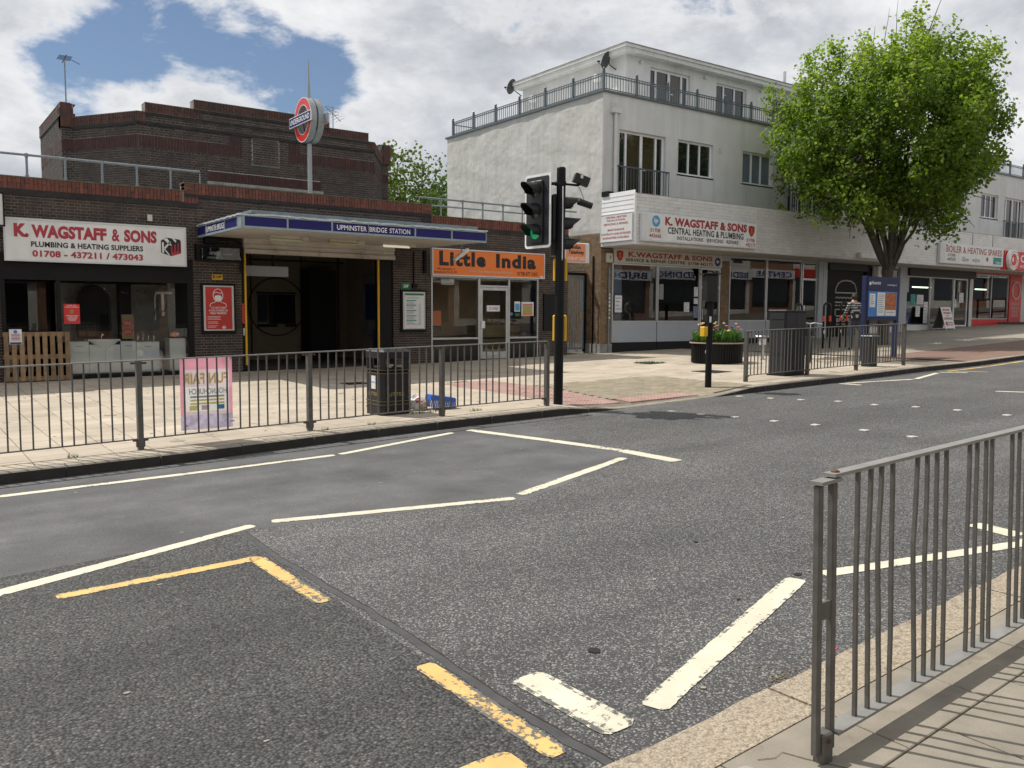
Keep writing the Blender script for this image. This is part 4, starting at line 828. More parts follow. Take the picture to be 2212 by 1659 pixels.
# bathroom display
def cabinet(x0, x1, zt, label, doors, basin=False):
    t = thing('vanity_cabinet', ((x0 + x1) / 2, YA + .6, .36), label, 'cabinet'); y0, y1 = YA + .13, YA + .53
    MB().box(x0, x1, y0, y1, .37, zt).build('carcass', G_['cabinet_white'], t)
    n = len(doors)
    for i, dz in enumerate(doors):
        a = x0 + (x1 - x0) * i / n + .006; b = x0 + (x1 - x0) * (i + 1) / n - .006
        if dz: MB().box(a, b, y0 - .016, y0 - .001, zt - .22, zt - .012).build('drawer_front', G_['cabinet_white'], t); MB().box(a, b, y0 - .016, y0 - .001, .38, zt - .232).build('door', G_['cabinet_white'], t); MB().tube(((a + b) / 2 - .07, y0 - .035, zt - .1), ((a + b) / 2 + .07, y0 - .035, zt - .1), .006).build('handle', G_['chrome'], t)
        else: MB().box(a, b, y0 - .016, y0 - .001, .38, zt - .012).build('door', G_['cabinet_white'], t)
    return t
cabinet(3.02, 3.40, 1.05, 'white drawer cabinet at the left end of the bathroom window display', [1]); c_ = cabinet(3.405, 4.02, .98, 'wide white basin cabinet under the curved washbasin in the shop window', [0, 0])
cabinet(4.03, 4.34, 1.05, 'narrow white drawer cabinet between basin and brown card', [1]); cabinet(4.345, 4.83, 1.03, 'white cabinet topped by four chrome taps in the shop window', [1]); cabinet(5.05, 5.40, 1.10, 'tall plain white cabinet at the right end of the shop window', [0])
ws = thing('washbasin', (3.71, YA + .5, .98), 'white curved ceramic washbasin in the plumbing shop window', 'washbasin')
bs = MB(); n = 14
for i in range(n):
    a0, a1 = math.pi * i / n, math.pi * (i + 1) / n
    def pt(a, s, z): return (3.71 - .31 * s * math.cos(a), YA + .135 - .105 * s * math.sin(a), z)
    bs.poly([pt(a0, 1, 1.10), pt(a1, 1, 1.10), pt(a1, .96, 1.06), pt(a0, .96, 1.06)]); bs.poly([pt(a0, .96, 1.06), pt(a1, .96, 1.06), pt(a1, .3, .90), pt(a0, .3, .90)])
bs.box(3.39, 4.03, YA + .12, YA + .54, 1.06, 1.10); bs.poly([(3.71 - .31 * math.cos(math.pi * i / n), YA + .135 - .105 * math.sin(math.pi * i / n), 1.1005) for i in range(n + 1)]); bs.build('bowl', G_['ceramic'], ws, smooth=False); MB().tube((3.71, YA + .4, 1.1), (3.71, YA + .4, 1.22), .018).tube((3.71, YA + .4, 1.2), (3.71, YA + .28, 1.19), .012).build('tap', G_['chrome'], ws)
for i, x in enumerate((4.42, 4.53, 4.64, 4.75)):
    t = thing('chrome_tap', (x, YA + .3, 1.04), ('first', 'second', 'third', 'fourth')[i] + ' chrome tap from the left on the white display cabinet', 'tap', 'taps on the display cabinet'); h = (.14, .2, .16, .13)[i]
    MB().lathe([(.022, 0), (.022, .01), (.014, .02), (.014, h), (.02, h + .01), (0, h + .012)], (x, YA + .3, 1.04), 10).build('body', G_['chrome'], t); MB().tube((x, YA + .3, 1.04 + h * .7), (x, YA + .21, 1.04 + h * .62), .009).build('spout', G_['chrome'], t)
t = thing('shower_set', (5.15, YA + .9, 1.1), 'chrome shower rail with curved arm behind the shop glass', 'shower')
MB().path([(4.95, YA + .9, 1.5), (4.95, YA + .9, 2.0), (4.98, YA + .9, 2.15), (5.06, YA + .9, 2.25), (5.2, YA + .9, 2.28)], .02).build('riser', G_['aluminium'], t); MB().box(4.98, 5.32, YA + .85, YA + .9, 2.10, 2.15).build('shelf', G_['sign_white'], t); MB().box(5.08, 5.14, YA + .85, YA + .9, 1.6, 2.10).build('bar', G_['aluminium'], t)
for i, (x, z) in enumerate(((4.98, 1.62), (5.1, 1.55), (5.2, 1.72))):
    MB().path([(x + .07 * math.cos(a * .4), YA + .8, z + .16 * math.sin(a * .4)) for a in range(9)], .008, 6).build('hose', G_['chrome'], t)
for i, x in enumerate((3.95, 4.28, 4.62)):
    MB().path([(x + .1 * math.cos(a * .314), YA + .7, 2.33 - .13 + .0 - .10 * math.sin(a * .314)) for a in range(11)], .007, 5).build('hanging_ring', G_['chrome'], t)
def poster(name, label, cat, x0, x1, z0, z1, y, mt, parent_none=True):
    t = thing(name, ((x0 + x1) / 2, y, z0), label, cat); MB().box(x0, x1, y - .003, y, z0, z1).build('sheet', G_[mt], t); return t
t = poster('window_poster', 'red football poster stuck inside the plumbing shop window', 'poster', 2.93, 3.23, 1.43, 1.845, YA + .006, 'bright_red')
text('COME ON\nHORNCHURCH', 'lettering', G_['letter_white'], t, (2.95, YA + .0005, 1.77), X_, Z_, .26, .055, .01); text('HORNCHURCH\nv HEREFORD', 'lettering', G_['letter_white'], t, (2.965, YA + .0005, 1.56), X_, Z_, .24, .055, .01)
MB().prism([(3.08 + .045 * math.cos(a) * (1 if k % 2 else .8), YA + .0005, 1.69 + .05 * math.sin(a)) for k, a in enumerate([i * .785 for i in range(8)])], (0, .0015, 0)).build('crest', G_['gold'], t)
for k in range(4): MB().box(2.99 + .01 * k, 3.17 - .01 * k, YA + .0005, YA + .002, 1.54 - .016 * k, 1.546 - .016 * k).build('small_print', G_['letter_white'], t)
t = poster('price_card', 'tall brown card with two red price stars in the shop window', 'price card', 4.06, 4.31, 1.1, 1.63, YA + .1, 'cardboard')
def star(parent, x, z, r, y, mt, n=12):
    MB().prism([(x + r * (1 if k % 2 else .72) * math.cos(k * math.pi / n), y, z + r * .55 * (1 if k % 2 else .72) * math.sin(k * math.pi / n)) for k in range(2 * n)], (0, .003, 0)).build('price_star', G_[mt], parent)
star(t, 4.18, 1.44, .13, YA + .09, 'bright_red'); star(t, 4.19, 1.26, .13, YA + .09, 'bright_red'); text('SPECIAL\nOFFER', 'lettering', G_['letter_white'], t, (4.10, YA + .0885, 1.41), X_, Z_, .16, .06); text('SALE\nPRICE', 'lettering', G_['letter_white'], t, (4.12, YA + .0885, 1.23), X_, Z_, .13, .06)
t = thing('price_tag', (5.17, YA + .12, 1.1), 'orange star price tag reading £6.95 above the end cabinet', 'price tag'); star(t, 5.17, 1.19, .12, YA + .11, 'orange', 10); text('£6.95', 'lettering', G_['letter_white'], t, (5.09, YA + .1085, 1.165), X_, Z_, .16, .05)
t = thing('plastic_sack', (4.93, YA + .5, .36), 'crumpled clear and tan plastic sack between the window cabinets', 'sack')
sk = MB()
for i in range(7):
    for k in range(10): pass
def blob(cx, cy, cz, rx, ry, rz, n=9, m=6, j=.18):
    mb = MB(); rows = []
    for a in range(m + 1):
        ph = math.pi * a / m - math.pi / 2; row = []
        for b in range(n):
            th = 2 * math.pi * b / n; k = 1 + ru(-j, j)
            row.append((cx + rx * k * math.cos(ph) * math.cos(th), cy + ry * k * math.cos(ph) * math.sin(th), cz + rz * k * math.sin(ph)))
        rows.append(row)
    for a in range(m):
        for b in range(n): mb.poly([rows[a][b], rows[a][(b + 1) % n], rows[a + 1][(b + 1) % n], rows[a + 1][b]])
    return mb
blob(4.93, YA + .5, .56, .09, .09, .22, j=.3).build('sack_body', G_['bag_white'], t); blob(4.98, YA + .46, .5, .05, .05, .2, j=.25).build('sack_fold', G_['bag_tan'], t)
# --- Indian takeaway (right)
sf = MB(); fz0 = .36
sf.box(11.76, 11.80, YA - .02, YA + .06, fz0, 2.72); sf.box(15.34, 15.38, YA - .02, YA + .06, fz0 + .05, 2.72); sf.box(13.27, 13.34, YA - .02, YA + .06, fz0, 2.68); sf.box(14.30, 14.36, YA - .02, YA + .06, fz0, 2.68)
sf.box(11.80, 15.34, YA - .021, YA + .06, 2.66, 2.73); sf.box(11.80, 13.27, YA - .022, YA + .06, .98, 1.03); sf.box(14.36, 15.34, YA - .022, YA + .06, .98, 1.03); sf.box(13.34, 14.30, YA - .022, YA + .06, 2.43, 2.48)
LF = sf.build('takeaway_shopfront', G_['aluminium'], A)
for a, b in ((11.80, 13.27), (14.36, 15.34)): MB().box(a, b, YA - .005, YA + .05, fz0 - .1, .98).build('stall_riser', G_['black_gloss'], LF)
for a, b in ((11.80, 13.27), (14.36, 15.34)): MB().poly([(a, YA + .02, 1.03), (b, YA + .02, 1.03), (b, YA + .02, 2.66), (a, YA + .02, 2.66)]).build('pane', G_['glass'], LF)
MB().poly([(13.34, YA + .02, 2.48), (14.30, YA + .02, 2.48), (14.30, YA + .02, 2.66), (13.34, YA + .02, 2.66)]).build('pane', G_['glass'], LF)
d = MB(); d.box(13.345, 13.42, YA - .015, YA + .03, .42, 2.42); d.box(14.22, 14.295, YA - .015, YA + .03, .42, 2.42); d.box(13.42, 14.22, YA - .015, YA + .03, 2.34, 2.42); d.box(13.42, 14.22, YA - .015, YA + .03, .42, .62)
LD = d.build('door', G_['aluminium'], A); MB().poly([(13.42, YA + .01, .62), (14.22, YA + .01, .62), (14.22, YA + .01, 2.34), (13.42, YA + .01, 2.34)]).build('pane', G_['glass'], LD)
MB().box(13.36, 13.48, YA - .05, YA - .016, 1.28, 1.48).build('handle', G_['sign_white'], LD); MB().box(13.65, 13.98, YA - .022, YA - .016, .48, .56).build('letter_plate', G_['chrome'], LD)
t = poster('closed_sign', 'white CLOSED sign hanging in the takeaway glass door', 'sign', 13.56, 14.01, 1.75, 1.92, YA - .01, 'paper'); text('CLOSED', 'lettering', G_['letter_red'], t, (13.63, YA - .015, 1.80), X_, Z_, .31, .07, .015)
MB().box(13.42, 14.22, YA + .03, YA + .05, .98, 1.02).build('push_bar', G_['black_paint'], LD); MB().box(13.46, 14.2, YA - .012, YA - .009, 2.38, 2.415).build('tape_strip', G_['fair_yellow'], LD)
rm = MB(); z0 = .40
rm.poly([(11.5, YA + .06, z0), (15.6, YA + .06, z0), (15.6, 22.2, z0), (11.5, 22.2, z0)], 1); rm.poly([(11.5, 22.2, z0), (15.6, 22.2, z0), (15.6, 22.2, 2.9), (11.5, 22.2, 2.9)], 0); rm.poly([(11.5, YA + .06, z0), (11.5, 22.2, z0), (11.5, 22.2, 2.9), (11.5, YA + .06, 2.9)], 0); rm.poly([(15.6, 22.2, z0), (15.6, YA + .06, z0), (15.6, YA + .06, 2.9), (15.6, 22.2, 2.9)], 0); rm.poly([(11.5, YA + .06, 2.9), (15.6, YA + .06, 2.9), (15.6, 22.2, 2.9), (11.5, 22.2, 2.9)], 0)
rm.box(13.9, 15.5, 21.0, 21.5, z0, 1.35, 0); rm.build('takeaway_interior', [G_['room_brown'], G_['room_floor']], A)
MB().box(12.15, 12.75, 22.1, 22.18, .4, 2.2).build('inner_door', G_['panel_grey'], A); MB().box(12.3, 12.62, 22.08, 22.1, 1.5, 2.1).build('louvre', G_['sign_white'], A)
t = poster('menu_card', 'small blue menu card beside the larger menu in the takeaway window', 'menu', 14.54, 14.74, 1.75, 2.04, YA + .014, 'paper'); MB().box(14.56, 14.72, YA + .0085, YA + .0105, 1.78, 1.98).build('print', G_['sky_blue'], t)
t = poster('menu_poster', 'framed colourful menu in the right takeaway window', 'menu', 14.79, 15.23, 1.63, 2.03, YA + .014, 'paper'); MB().box(14.83, 15.19, YA + .0085, YA + .0105, 1.70, 1.94).build('print', G_['fair_yellow'], t); MB().box(14.83, 15.19, YA + .007, YA + .0105, 1.65, 1.70).build('footer', G_['orange'], t); MB().box(14.83, 15.19, YA + .007, YA + .0105, 1.95, 1.975).build('header', G_['bright_red'], t)
t = poster('hygiene_sticker', 'small green sticker below the blue menu card', 'sticker', 14.56, 14.72, 1.62, 1.70, YA + .014, 'green_sign'); t = thing('card_sticker', (14.43, YA + .01, 1.64), 'round blue and white sticker low in the takeaway window', 'sticker'); MB().lathe([(.05, 0), (.05, .003)], (14.43, YA + .008, 1.68), 14, ax='y').build('disc', G_['poster_blue'], t)
t = poster('window_card', 'orange and grey card in the lower left corner of the takeaway window', 'card', 11.82, 12.1, 1.36, 1.76, YA + .02 + .02, 'orange_pale'); MB().box(11.82, 12.08, YA + .03, YA + .036, 1.24, 1.355).build('lower_half', G_['room_grey'], t)
t = poster('opening_card', 'pale paper notice at the top of the left takeaway window', 'notice', 12.1, 12.5, 2.46, 2.62, YA + .03, 'sign_cream')

# ------------------------------------------------------------------ signs and boards on the station building
SY = YA - .2
t = thing('shop_sign', (3.62, SY, 2.70), 'white fascia sign with red plumbing shop name and cube logo', 'shop sign')
MB().box(1.90, 5.36, SY, YA - .006, 2.70, 3.54).build('sign_box', G_['sign_white'], t); fr = MB(); fr.box(1.88, 5.38, SY - .012, SY + .03, 3.515, 3.55).box(1.88, 5.38, SY - .012, SY + .03, 2.69, 2.725).box(1.88, 1.912, SY - .012, SY + .03, 2.725, 3.515).box(5.35, 5.38, SY - .012, SY + .03, 2.725, 3.515).box(2.335, 2.341, SY - .003, SY, 2.725, 3.515); fr.build('sign_frame', G_['sign_edge'], t)
ly = SY - .004
text('K.', 'lettering', G_['letter_red'], t, (2.06, ly, 3.17), X_, Z_, .26, .27, .06); text('WAGSTAFF', 'lettering', G_['letter_red'], t, (2.37, ly, 3.17), X_, Z_, 1.39, .262, .055); text('&', 'lettering', G_['letter_red'], t, (3.86, ly, 3.17), X_, Z_, .155, .262, .03); text('SONS', 'lettering', G_['letter_red'], t, (4.10, ly, 3.17), X_, Z_, .66, .262, .055)
text('PLUMBING & HEATING SUPPLIERS', 'lettering', G_['letter_black'], t, (2.355, ly, 2.985), X_, Z_, 2.12, .112, .032); text('01708 - 437211 / 473043', 'lettering', G_['letter_red'], t, (2.37, ly, 2.785), X_, Z_, 2.10, .135, .04)
lg = MB(); cx, cz = 5.055, 3.11; P = lambda x, z: (cx + x, ly, cz + z)                     # cube logo with the letters K and W
lg.poly([P(-.21, .13), P(-.21, -.13), P(0, -.20), P(0, .0), ], 1); lg.poly([P(0, -.20), P(.21, -.13), P(.21, .13), P(0, .0)], 0); lg.poly([P(-.21, .13), P(0, 0), P(.21, .13), P(.18, .17), P(-.1, .20)], 2)
LG = lg.build('cube_logo', [G_['letter_red'], G_['letter_black'], G_['letter_black']], t)
k = MB()
for a in ([P(-.19, .10), P(-.15, .09), P(-.15, -.14), P(-.19, -.125)], [P(-.15, -.02), P(-.03, .12), P(-.0, .10), P(-.12, -.05)], [P(-.14, -.03), P(-.02, -.185), P(-.06, -.175), P(-.15, -.06)]): k.poly([(x, y - .003, z) for x, y, z in a], 0)
for a in ([P(.03, .10), P(.065, .12), P(.065, -.10), P(.03, -.12)], [P(.10, .13), P(.135, .14), P(.135, -.08), P(.10, -.1)], [P(.165, .15), P(.2, .14), P(.2, -.1), P(.165, -.1)]): k.poly([(x, y - .003, z) for x, y, z in a], 1)
for a in ([P(-.16, .165), P(-.08, .19), P(.02, .03), P(-.03, .04)], [P(.02, .19), P(.06, .19), P(.14, .12), P(.1, .09)]): k.poly([(x, y - .003, z) for x, y, z in a], 2)
k.build('logo_strokes', [G_['sign_white'], G_['letter_black'], G_['sign_white']], LG)
t = thing('neighbour_sign', (1.2, 19.55, 3.36), 'white projecting sign box cut off at the far left edge', 'shop sign'); MB().box(-.9, 1.88, 19.55, YA - .006, 3.36, 3.98).build('sign_box', G_['sign_white'], t); MB().box(-.9, 1.90, 19.535, 19.56, 3.34, 3.37).box(-.9, 1.90, 19.535, 19.56, 3.97, 4.0).box(1.87, 1.90, 19.535, 19.56, 3.37, 3.97).build('sign_frame', G_['black_paint'], t)
LY = YA - .12
t = thing('takeaway_sign', (13.6, LY, 2.71), 'orange fascia sign with heavy black takeaway name', 'shop sign'); MB().box(11.76, 15.50, LY + .004, YA - .006, 2.73, 3.40).build('sign_face', G_['orange'], t)
MB().box(11.73, 15.53, LY - .008, YA - .007, 3.40, 3.43).box(11.73, 15.53, LY - .008, YA - .007, 2.70, 2.73).box(11.73, 11.76, LY - .008, YA - .007, 2.73, 3.40).box(15.50, 15.53, LY - .008, YA - .007, 2.73, 3.40).build('sign_frame', G_['sign_edge'], t)
text('Little', 'lettering', G_['letter_black'], t, (11.95, LY, 2.965), X_, Z_, 1.50, .40, .05, sp=1.18); text('India', 'lettering', G_['letter_black'], t, (13.80, LY, 2.965), X_, Z_, 1.40, .39, .05, sp=1.15)
text('168, upminster rd\nhornchurch. Rm13 6PL', 'lettering', G_['letter_black'], t, (11.80, LY, 2.77), X_, Z_, .72, .15, .006); text('Indian Take Away-free Local Delivery', 'lettering', G_['sign_cream'], t, (12.92, LY, 2.80), X_, Z_, 1.45, .085, .004); text('01708 477 134/5', 'lettering', G_['letter_black'], t, (14.54, LY, 2.77), X_, Z_, .72, .115, .01); MB().box(15.38, 15.46, LY, LY + .003, 2.735, 2.785).build('maker_label', G_['paper'], t)
# framed red poster and board, RVP and SAP plates
def framed(name, label, x0, x1, z0, z1, sheet, cat='poster'):
    t = thing(name, ((x0 + x1) / 2, YA - .07, z0), label, cat); MB().box(x0, x1, YA - .07, YA - .008, z0, z1).build('case', G_['black_paint'], t)
    MB().box(x0 + .045, x1 - .045, YA - .082, YA - .0705, z0 + .075, z1 - .05).build('frame', G_['aluminium'], t); MB().box(x0 + .09, x1 - .09, YA - .088, YA - .0825, z0 + .105, z1 - .08).build('sheet', G_[sheet], t); return t
t = framed('framed_poster', 'red poster of a masked face in a black case', 5.715, 6.49, 1.195, 2.345, 'poster_red'); py = YA - .0905
fx, fzz = 6.085, 2.075
fc = MB(); fc.path([(fx + .11 * math.cos(a * .2618), py, fzz + .145 * math.sin(a * .2618)) for a in range(25)], .008, 5, caps=False); fc.path([(fx - .19, py, fzz - .26), (fx - .17, py, fzz - .19), (fx - .06, py, fzz - .15), (fx - .05, py, fzz - .11)], .008, 5); fc.path([(fx + .19, py, fzz - .26), (fx + .17, py, fzz - .19), (fx + .06, py, fzz - .15), (fx + .05, py, fzz - .11)], .008, 5); fc.path([(fx - .1, py, fzz + .05), (fx - .03, py, fzz + .07), (fx + .04, py, fzz + .045), (fx + .1, py, fzz + .06)], .008, 5); fc.poly([(fx - .075, py, fzz - .015), (fx - .08, py, fzz - .09), (fx - .04, py, fzz - .13), (fx + .04, py, fzz - .13), (fx + .08, py, fzz - .09), (fx + .075, py, fzz - .015), (fx, py, fzz + .005)][::1]); fc.build('face_drawing', G_['letter_white'], t)
text('YOU MUST WEAR\nA FACE COVERING ON\nPUBLIC TRANSPORT', 'lettering', G_['letter_white'], t, (5.87, py, 1.645), X_, Z_, .43, .17, .02)
sp_ = MB()
for i, w_ in enumerate((.30, .28, .30, .0, .22, .24, .0, .22, .18)):
    if w_: sp_.box(5.84, 5.84 + w_, py, py + .002, 1.585 - i * .03, 1.593 - i * .03)
sp_.build('small_print', G_['letter_white'], t); rb = MB().path([(6.21 + .03 * math.cos(a * .5236), py, 1.345 + .03 * math.sin(a * .5236)) for a in range(13)], .008, 5, caps=False).box(6.165, 6.255, py - .004, py, 1.338, 1.352); rb.build('roundel_mark', G_['letter_white'], t)
t = framed('timetable_board', 'white notice board with green bars in a black case', 10.825, 11.58, 1.195, 2.30, 'poster_white', 'notice board')
MB().box(10.92, 11.485, py, py + .002, 2.16, 2.21).build('header_bar', G_['green_sign'], t); text('Customer service times', 'lettering', G_['letter_grey'], t, (10.96, py, 2.075), X_, Z_, .38, .04)
for i, z in enumerate((2.02, 1.90, 1.76, 1.62, 1.50)):
    MB().box(10.96, 11.26, py, py + .002, z - .012, z + .012).build('section_bar', G_['teal'], t); q = MB()
    for k in range(4): q.box(10.97, 11.16 + .02 * ((i * 3 + k) % 4), py, py + .002, z - .035 - k * .019, z - .028 - k * .019)
    q.build('small_print', G_['letter_grey'], t)
q = MB()
for k in range(26): q.box(11.33, 11.38 + .02 * (k % 3), py, py + .002, 1.94 - k * .022, 1.947 - k * .022)
q.build('small_print', G_['letter_grey'], t); MB().box(10.96, 11.4, py, py + .002, 1.395, 1.402).build('rule', G_['letter_grey'], t)
t = thing('rvp_plate', (6.1, YA - .02, 2.43), 'small amber RVP plate on the brick above the red poster', 'sign plate'); MB().bbox(5.98, 6.22, YA - .022, YA - .008, 2.43, 2.55, .004).build('plate', G_['yellow_paint'], t); text('RVP', 'lettering', G_['letter_black'], t, (6.0, YA - .025, 2.455), X_, Z_, .20, .072, .03)
t = thing('sap_plate', (10.99, YA - .02, 2.31), 'small green SAP plate above the white notice board', 'sign plate'); MB().bbox(10.85, 11.13, YA - .022, YA - .008, 2.31, 2.485, .004).build('plate', G_['green_sign'], t); text('SAP', 'lettering', G_['letter_white'], t, (10.92, YA - .025, 2.355), X_, Z_, .145, .085, .02)
t = thing('blank_board', (15.8, YA - .02, 1.2), 'blank black board on the brick pier beside the takeaway', 'board'); MB().box(15.58, 16.04, YA - .05, YA - .008, 1.21, 2.26).build('panel', G_['black_matt'], t); MB().box(15.56, 15.58, YA - .055, YA - .008, 1.19, 2.28).box(16.04, 16.06, YA - .055, YA - .008, 1.19, 2.28).build('edging', G_['black_paint'], t)
# projecting takeaway box sign
t = thing('projecting_sign', (16.1, 19.2, 3.18), 'small orange projecting takeaway box sign behind the signal pole', 'shop sign')
MB().bbox(15.75, 16.68, 19.16, 19.34, 3.17, 3.75, .03).build('box', G_['sign_edge'], t); MB().box(15.78, 16.50, 19.15, 19.159, 3.20, 3.72).build('face', G_['orange_pale'], t); text('Indian\nTakeAway', 'lettering', G_['letter_black'], t, (15.86, 19.146, 3.385), X_, Z_, .58, .29, .03); text('01708 477 134/5', 'lettering', G_['letter_white'], t, (15.82, 19.146, 3.235), X_, Z_, .64, .10, .015); MB().tube((16.3, 19.34, 3.5), (16.3, YA - .005, 3.5), .02).tube((15.9, 19.34, 3.5), (15.9, YA - .005, 3.5), .02).build('bracket', G_['black_paint'], t)

# ------------------------------------------------------------------ roundel mast on the roof
RX, RY, RZ = 8.57, 20.4, 6.40
t = thing('roundel_sign', (RX, RY, 4.0), 'red ring and blue bar station roundel on a tall grey mast', 'station sign')
MB().tube((RX, RY, 3.98), (RX, RY, 5.84), .058, .055, 12).build('mast', G_['roundel_side'], t); MB().tube((RX, RY, 6.93), (RX, RY, 7.84), .045, .012, 10).build('finial', G_['roundel_side'], t)
R0, R1 = .535, .345
for sx in (-1, 1):
    x0, x1 = (RX - .17, RX - .02) if sx < 0 else (RX + .02, RX + .17)
    rim = MB(); n = 36; d = x0 if sx < 0 else x1
    for i in range(n):
        a, b = 2 * math.pi * i / n, 2 * math.pi * (i + 1) / n
        def q(x, r, th): return (x, RY + r * math.cos(th), RZ + r * math.sin(th))
        rim.poly([q(x0, R0, a), q(x1, R0, a), q(x1, R0, b), q(x0, R0, b)]); rim.poly([q(x0, R1, b), q(x1, R1, b), q(x1, R1, a), q(x0, R1, a)])
        rim.poly([q(x0, R1, a), q(x0, R1, b), q(x0, R0, b), q(x0, R0, a)][::-1]); rim.poly([q(x1, R1, a), q(x1, R1, b), q(x1, R0, b), q(x1, R0, a)])
    rim.build('drum', G_['roundel_side'], t, smooth=False); rg = MB(); wr = MB(); f = d + sx * .003; f2 = d + sx * .0015
    for i in range(n):
        a, b = 2 * math.pi * i / n, 2 * math.pi * (i + 1) / n
        rg.poly([q(f, R1 + .018, a), q(f, R1 + .018, b), q(f, R0 - .018, b), q(f, R0 - .018, a)][::sx]); wr.poly([q(f2, R1, a), q(f2, R1, b), q(f2, R0, b), q(f2, R0, a)][::sx])
    rg.build('red_ring', G_['red_ring'], t); wr.build('ring_edge', G_['letter_white'], t)
    br = MB().box(min(d, d + sx * .07), max(d, d + sx * .07), RY - .66, RY + .66, RZ - .105, RZ + .105).build('bar', G_['roundel_side'], t); e = d + sx * .072
    MB().box(min(d + sx * .05, e + sx * .004), max(d + sx * .05, e + sx * .004), RY - .675, RY + .675, RZ - .12, RZ + .12).build('bar_edge', G_['letter_white'], br)
    MB().box(min(e, e + sx * .006), max(e, e + sx * .006), RY - .66, RY + .66, RZ - .105, RZ + .105).build('bar_face', G_['enamel_blue'], br)
    text('UNDERGROUND', 'lettering', G_['letter_white'], br, (e + sx * .009, RY + .60 if sx < 0 else RY - .60, RZ - .065), -Y_ if sx < 0 else Y_, Z_, 1.20, .13, .015)

# ------------------------------------------------------------------ roof guard rails and aerials
def roof_rail(label, x0, x1, posts, zr, zb, y):
    t = thing('roof_guard_rail', (x0, y, zb), label, 'guard rail', 'galvanised rails on the flat roofs'); MB().path([(x0, y, zr), (x1, y, zr), (x1, y, zb)] if x1 < 8 else [(x1, y, zr), (x0, y, zr), (x0, y, zb)], .026).build('top_rail', G_['galv'], t)
    for x in posts:
        MB().tube((x, y, zb - .35), (x, y, zr), .024).tube((x, y, zr - .05), (x, y, zr + .032), .034).tube((x, y, zb - .35), (x, y, zb - .02), .036).build('post', G_['galv'], t)
    bk_ = MB().tube((x0, y + 1.2, zr - .02), (x1, y + 1.2, zr - .02), .024); bk_.build('rear_rail', G_['galv'], t) if x1 > 8 else None
roof_rail('galvanised rail on the roof above the plumbing shop', -2.0, 5.87, (-1.1, -.4, .3, 1.0, 1.7, 2.40, 3.11, 3.82, 4.52, 5.23), 4.88, 4.5, 20.3); roof_rail('galvanised rail on the roof above the takeaway', 11.61, 17.1, (12.29, 12.99, 13.66, 14.36, 15.05, 15.75, 16.4), 4.79, 4.3, 20.3)
t = thing('mast_aerial', (4.06, 26, 6.9), 'thin pole with a flat aerial head on the tower, far left', 'aerial'); MB().tube((4.06, 26, 6.9), (4.06, 26, 8.42), .018).build('pole', G_['galv'], t)
q = MB(); 
for k in range(5): q.tube((3.9, 25.8 + k * .1, 8.42), (4.22, 25.8 + k * .1, 8.42), .008, n=5)
q.tube((4.06, 25.7, 8.42), (4.06, 26.35, 8.38), .012); q.tube((4.2, 26, 8.4), (4.42, 25.95, 8.30), .008, n=5); q.build('head', G_['black_paint'], t)
t = thing('tv_aerial', (11.05, 24.5, 6.5), 'small television aerial on the roof right of the roundel', 'aerial'); MB().tube((11.05, 24.5, 6.4), (11.05, 24.5, 7.85), .014).build('pole', G_['galv'], t); q = MB().tube((10.75, 24.4, 7.82), (11.35, 24.6, 7.48), .010)
for k in range(7): f_ = k / 6; q.tube((10.78 + .5 * f_, 24.2, 7.80 - .3 * f_), (10.78 + .5 * f_, 24.8, 7.80 - .3 * f_), .006, n=5)
for k in range(3): q.tube((10.83, 24.45, 7.84 - .1 * k), (11.27, 24.55, 7.83 - .1 * k), .006, n=5)
q.build('elements', G_['galv'], t)

# ------------------------------------------------------------------ alley gate
t = thing('alley_gate', (17.4, 20.7, .5), 'grey steel barred gate with spiked top in the alley', 'gate')
MB().box(16.56, 17.78, 20.68, 20.74, 2.83, 2.89).box(16.56, 17.78, 20.68, 20.74, .58, .64).box(16.56, 16.61, 20.68, 20.74, .64, 2.83).box(17.73, 17.78, 20.68, 20.74, .64, 2.83).build('gate_frame', G_['gate_steel'], t); bar = MB().tube((0, 0, .0), (0, 0, 2.19), .017, n=6).mesh('gate_bar', G_['gate_steel'])
for k in range(10): piece('gate_bar', bar, t, (16.69 + k * .108, 20.71, .64))
MB().box(17.79, 17.86, 20.66, 20.76, .5, 2.95).box(16.51, 16.56, 20.66, 20.76, .5, 2.95).box(16.51, 17.86, 20.67, 20.75, 2.90, 2.98).build('gate_post', G_['black_paint'], t)
sp_ = MB().poly([(0, 0, -.06), (.03, .0, 0), (0, 0, .09), (-.03, 0, 0)]).poly([(0, -.03, 0), (.05, 0, .01), (0, .03, 0), (-.05, 0, .01)]).mesh('spike', G_['galv'])
MB().tube((16.52, 20.71, 3.03), (17.85, 20.71, 3.03), .02).build('spinner_rod', G_['galv'], t)
for k in range(14): piece('spike', sp_, t, (16.58 + k * .094, 20.71, 3.03), (ru(-.6, .6), ru(-.4, .4), ru(0, 1.5)))
MB().box(17.64, 17.72, 20.63, 20.68, 1.55, 1.72).build('lock_box', G_['gold'], t)
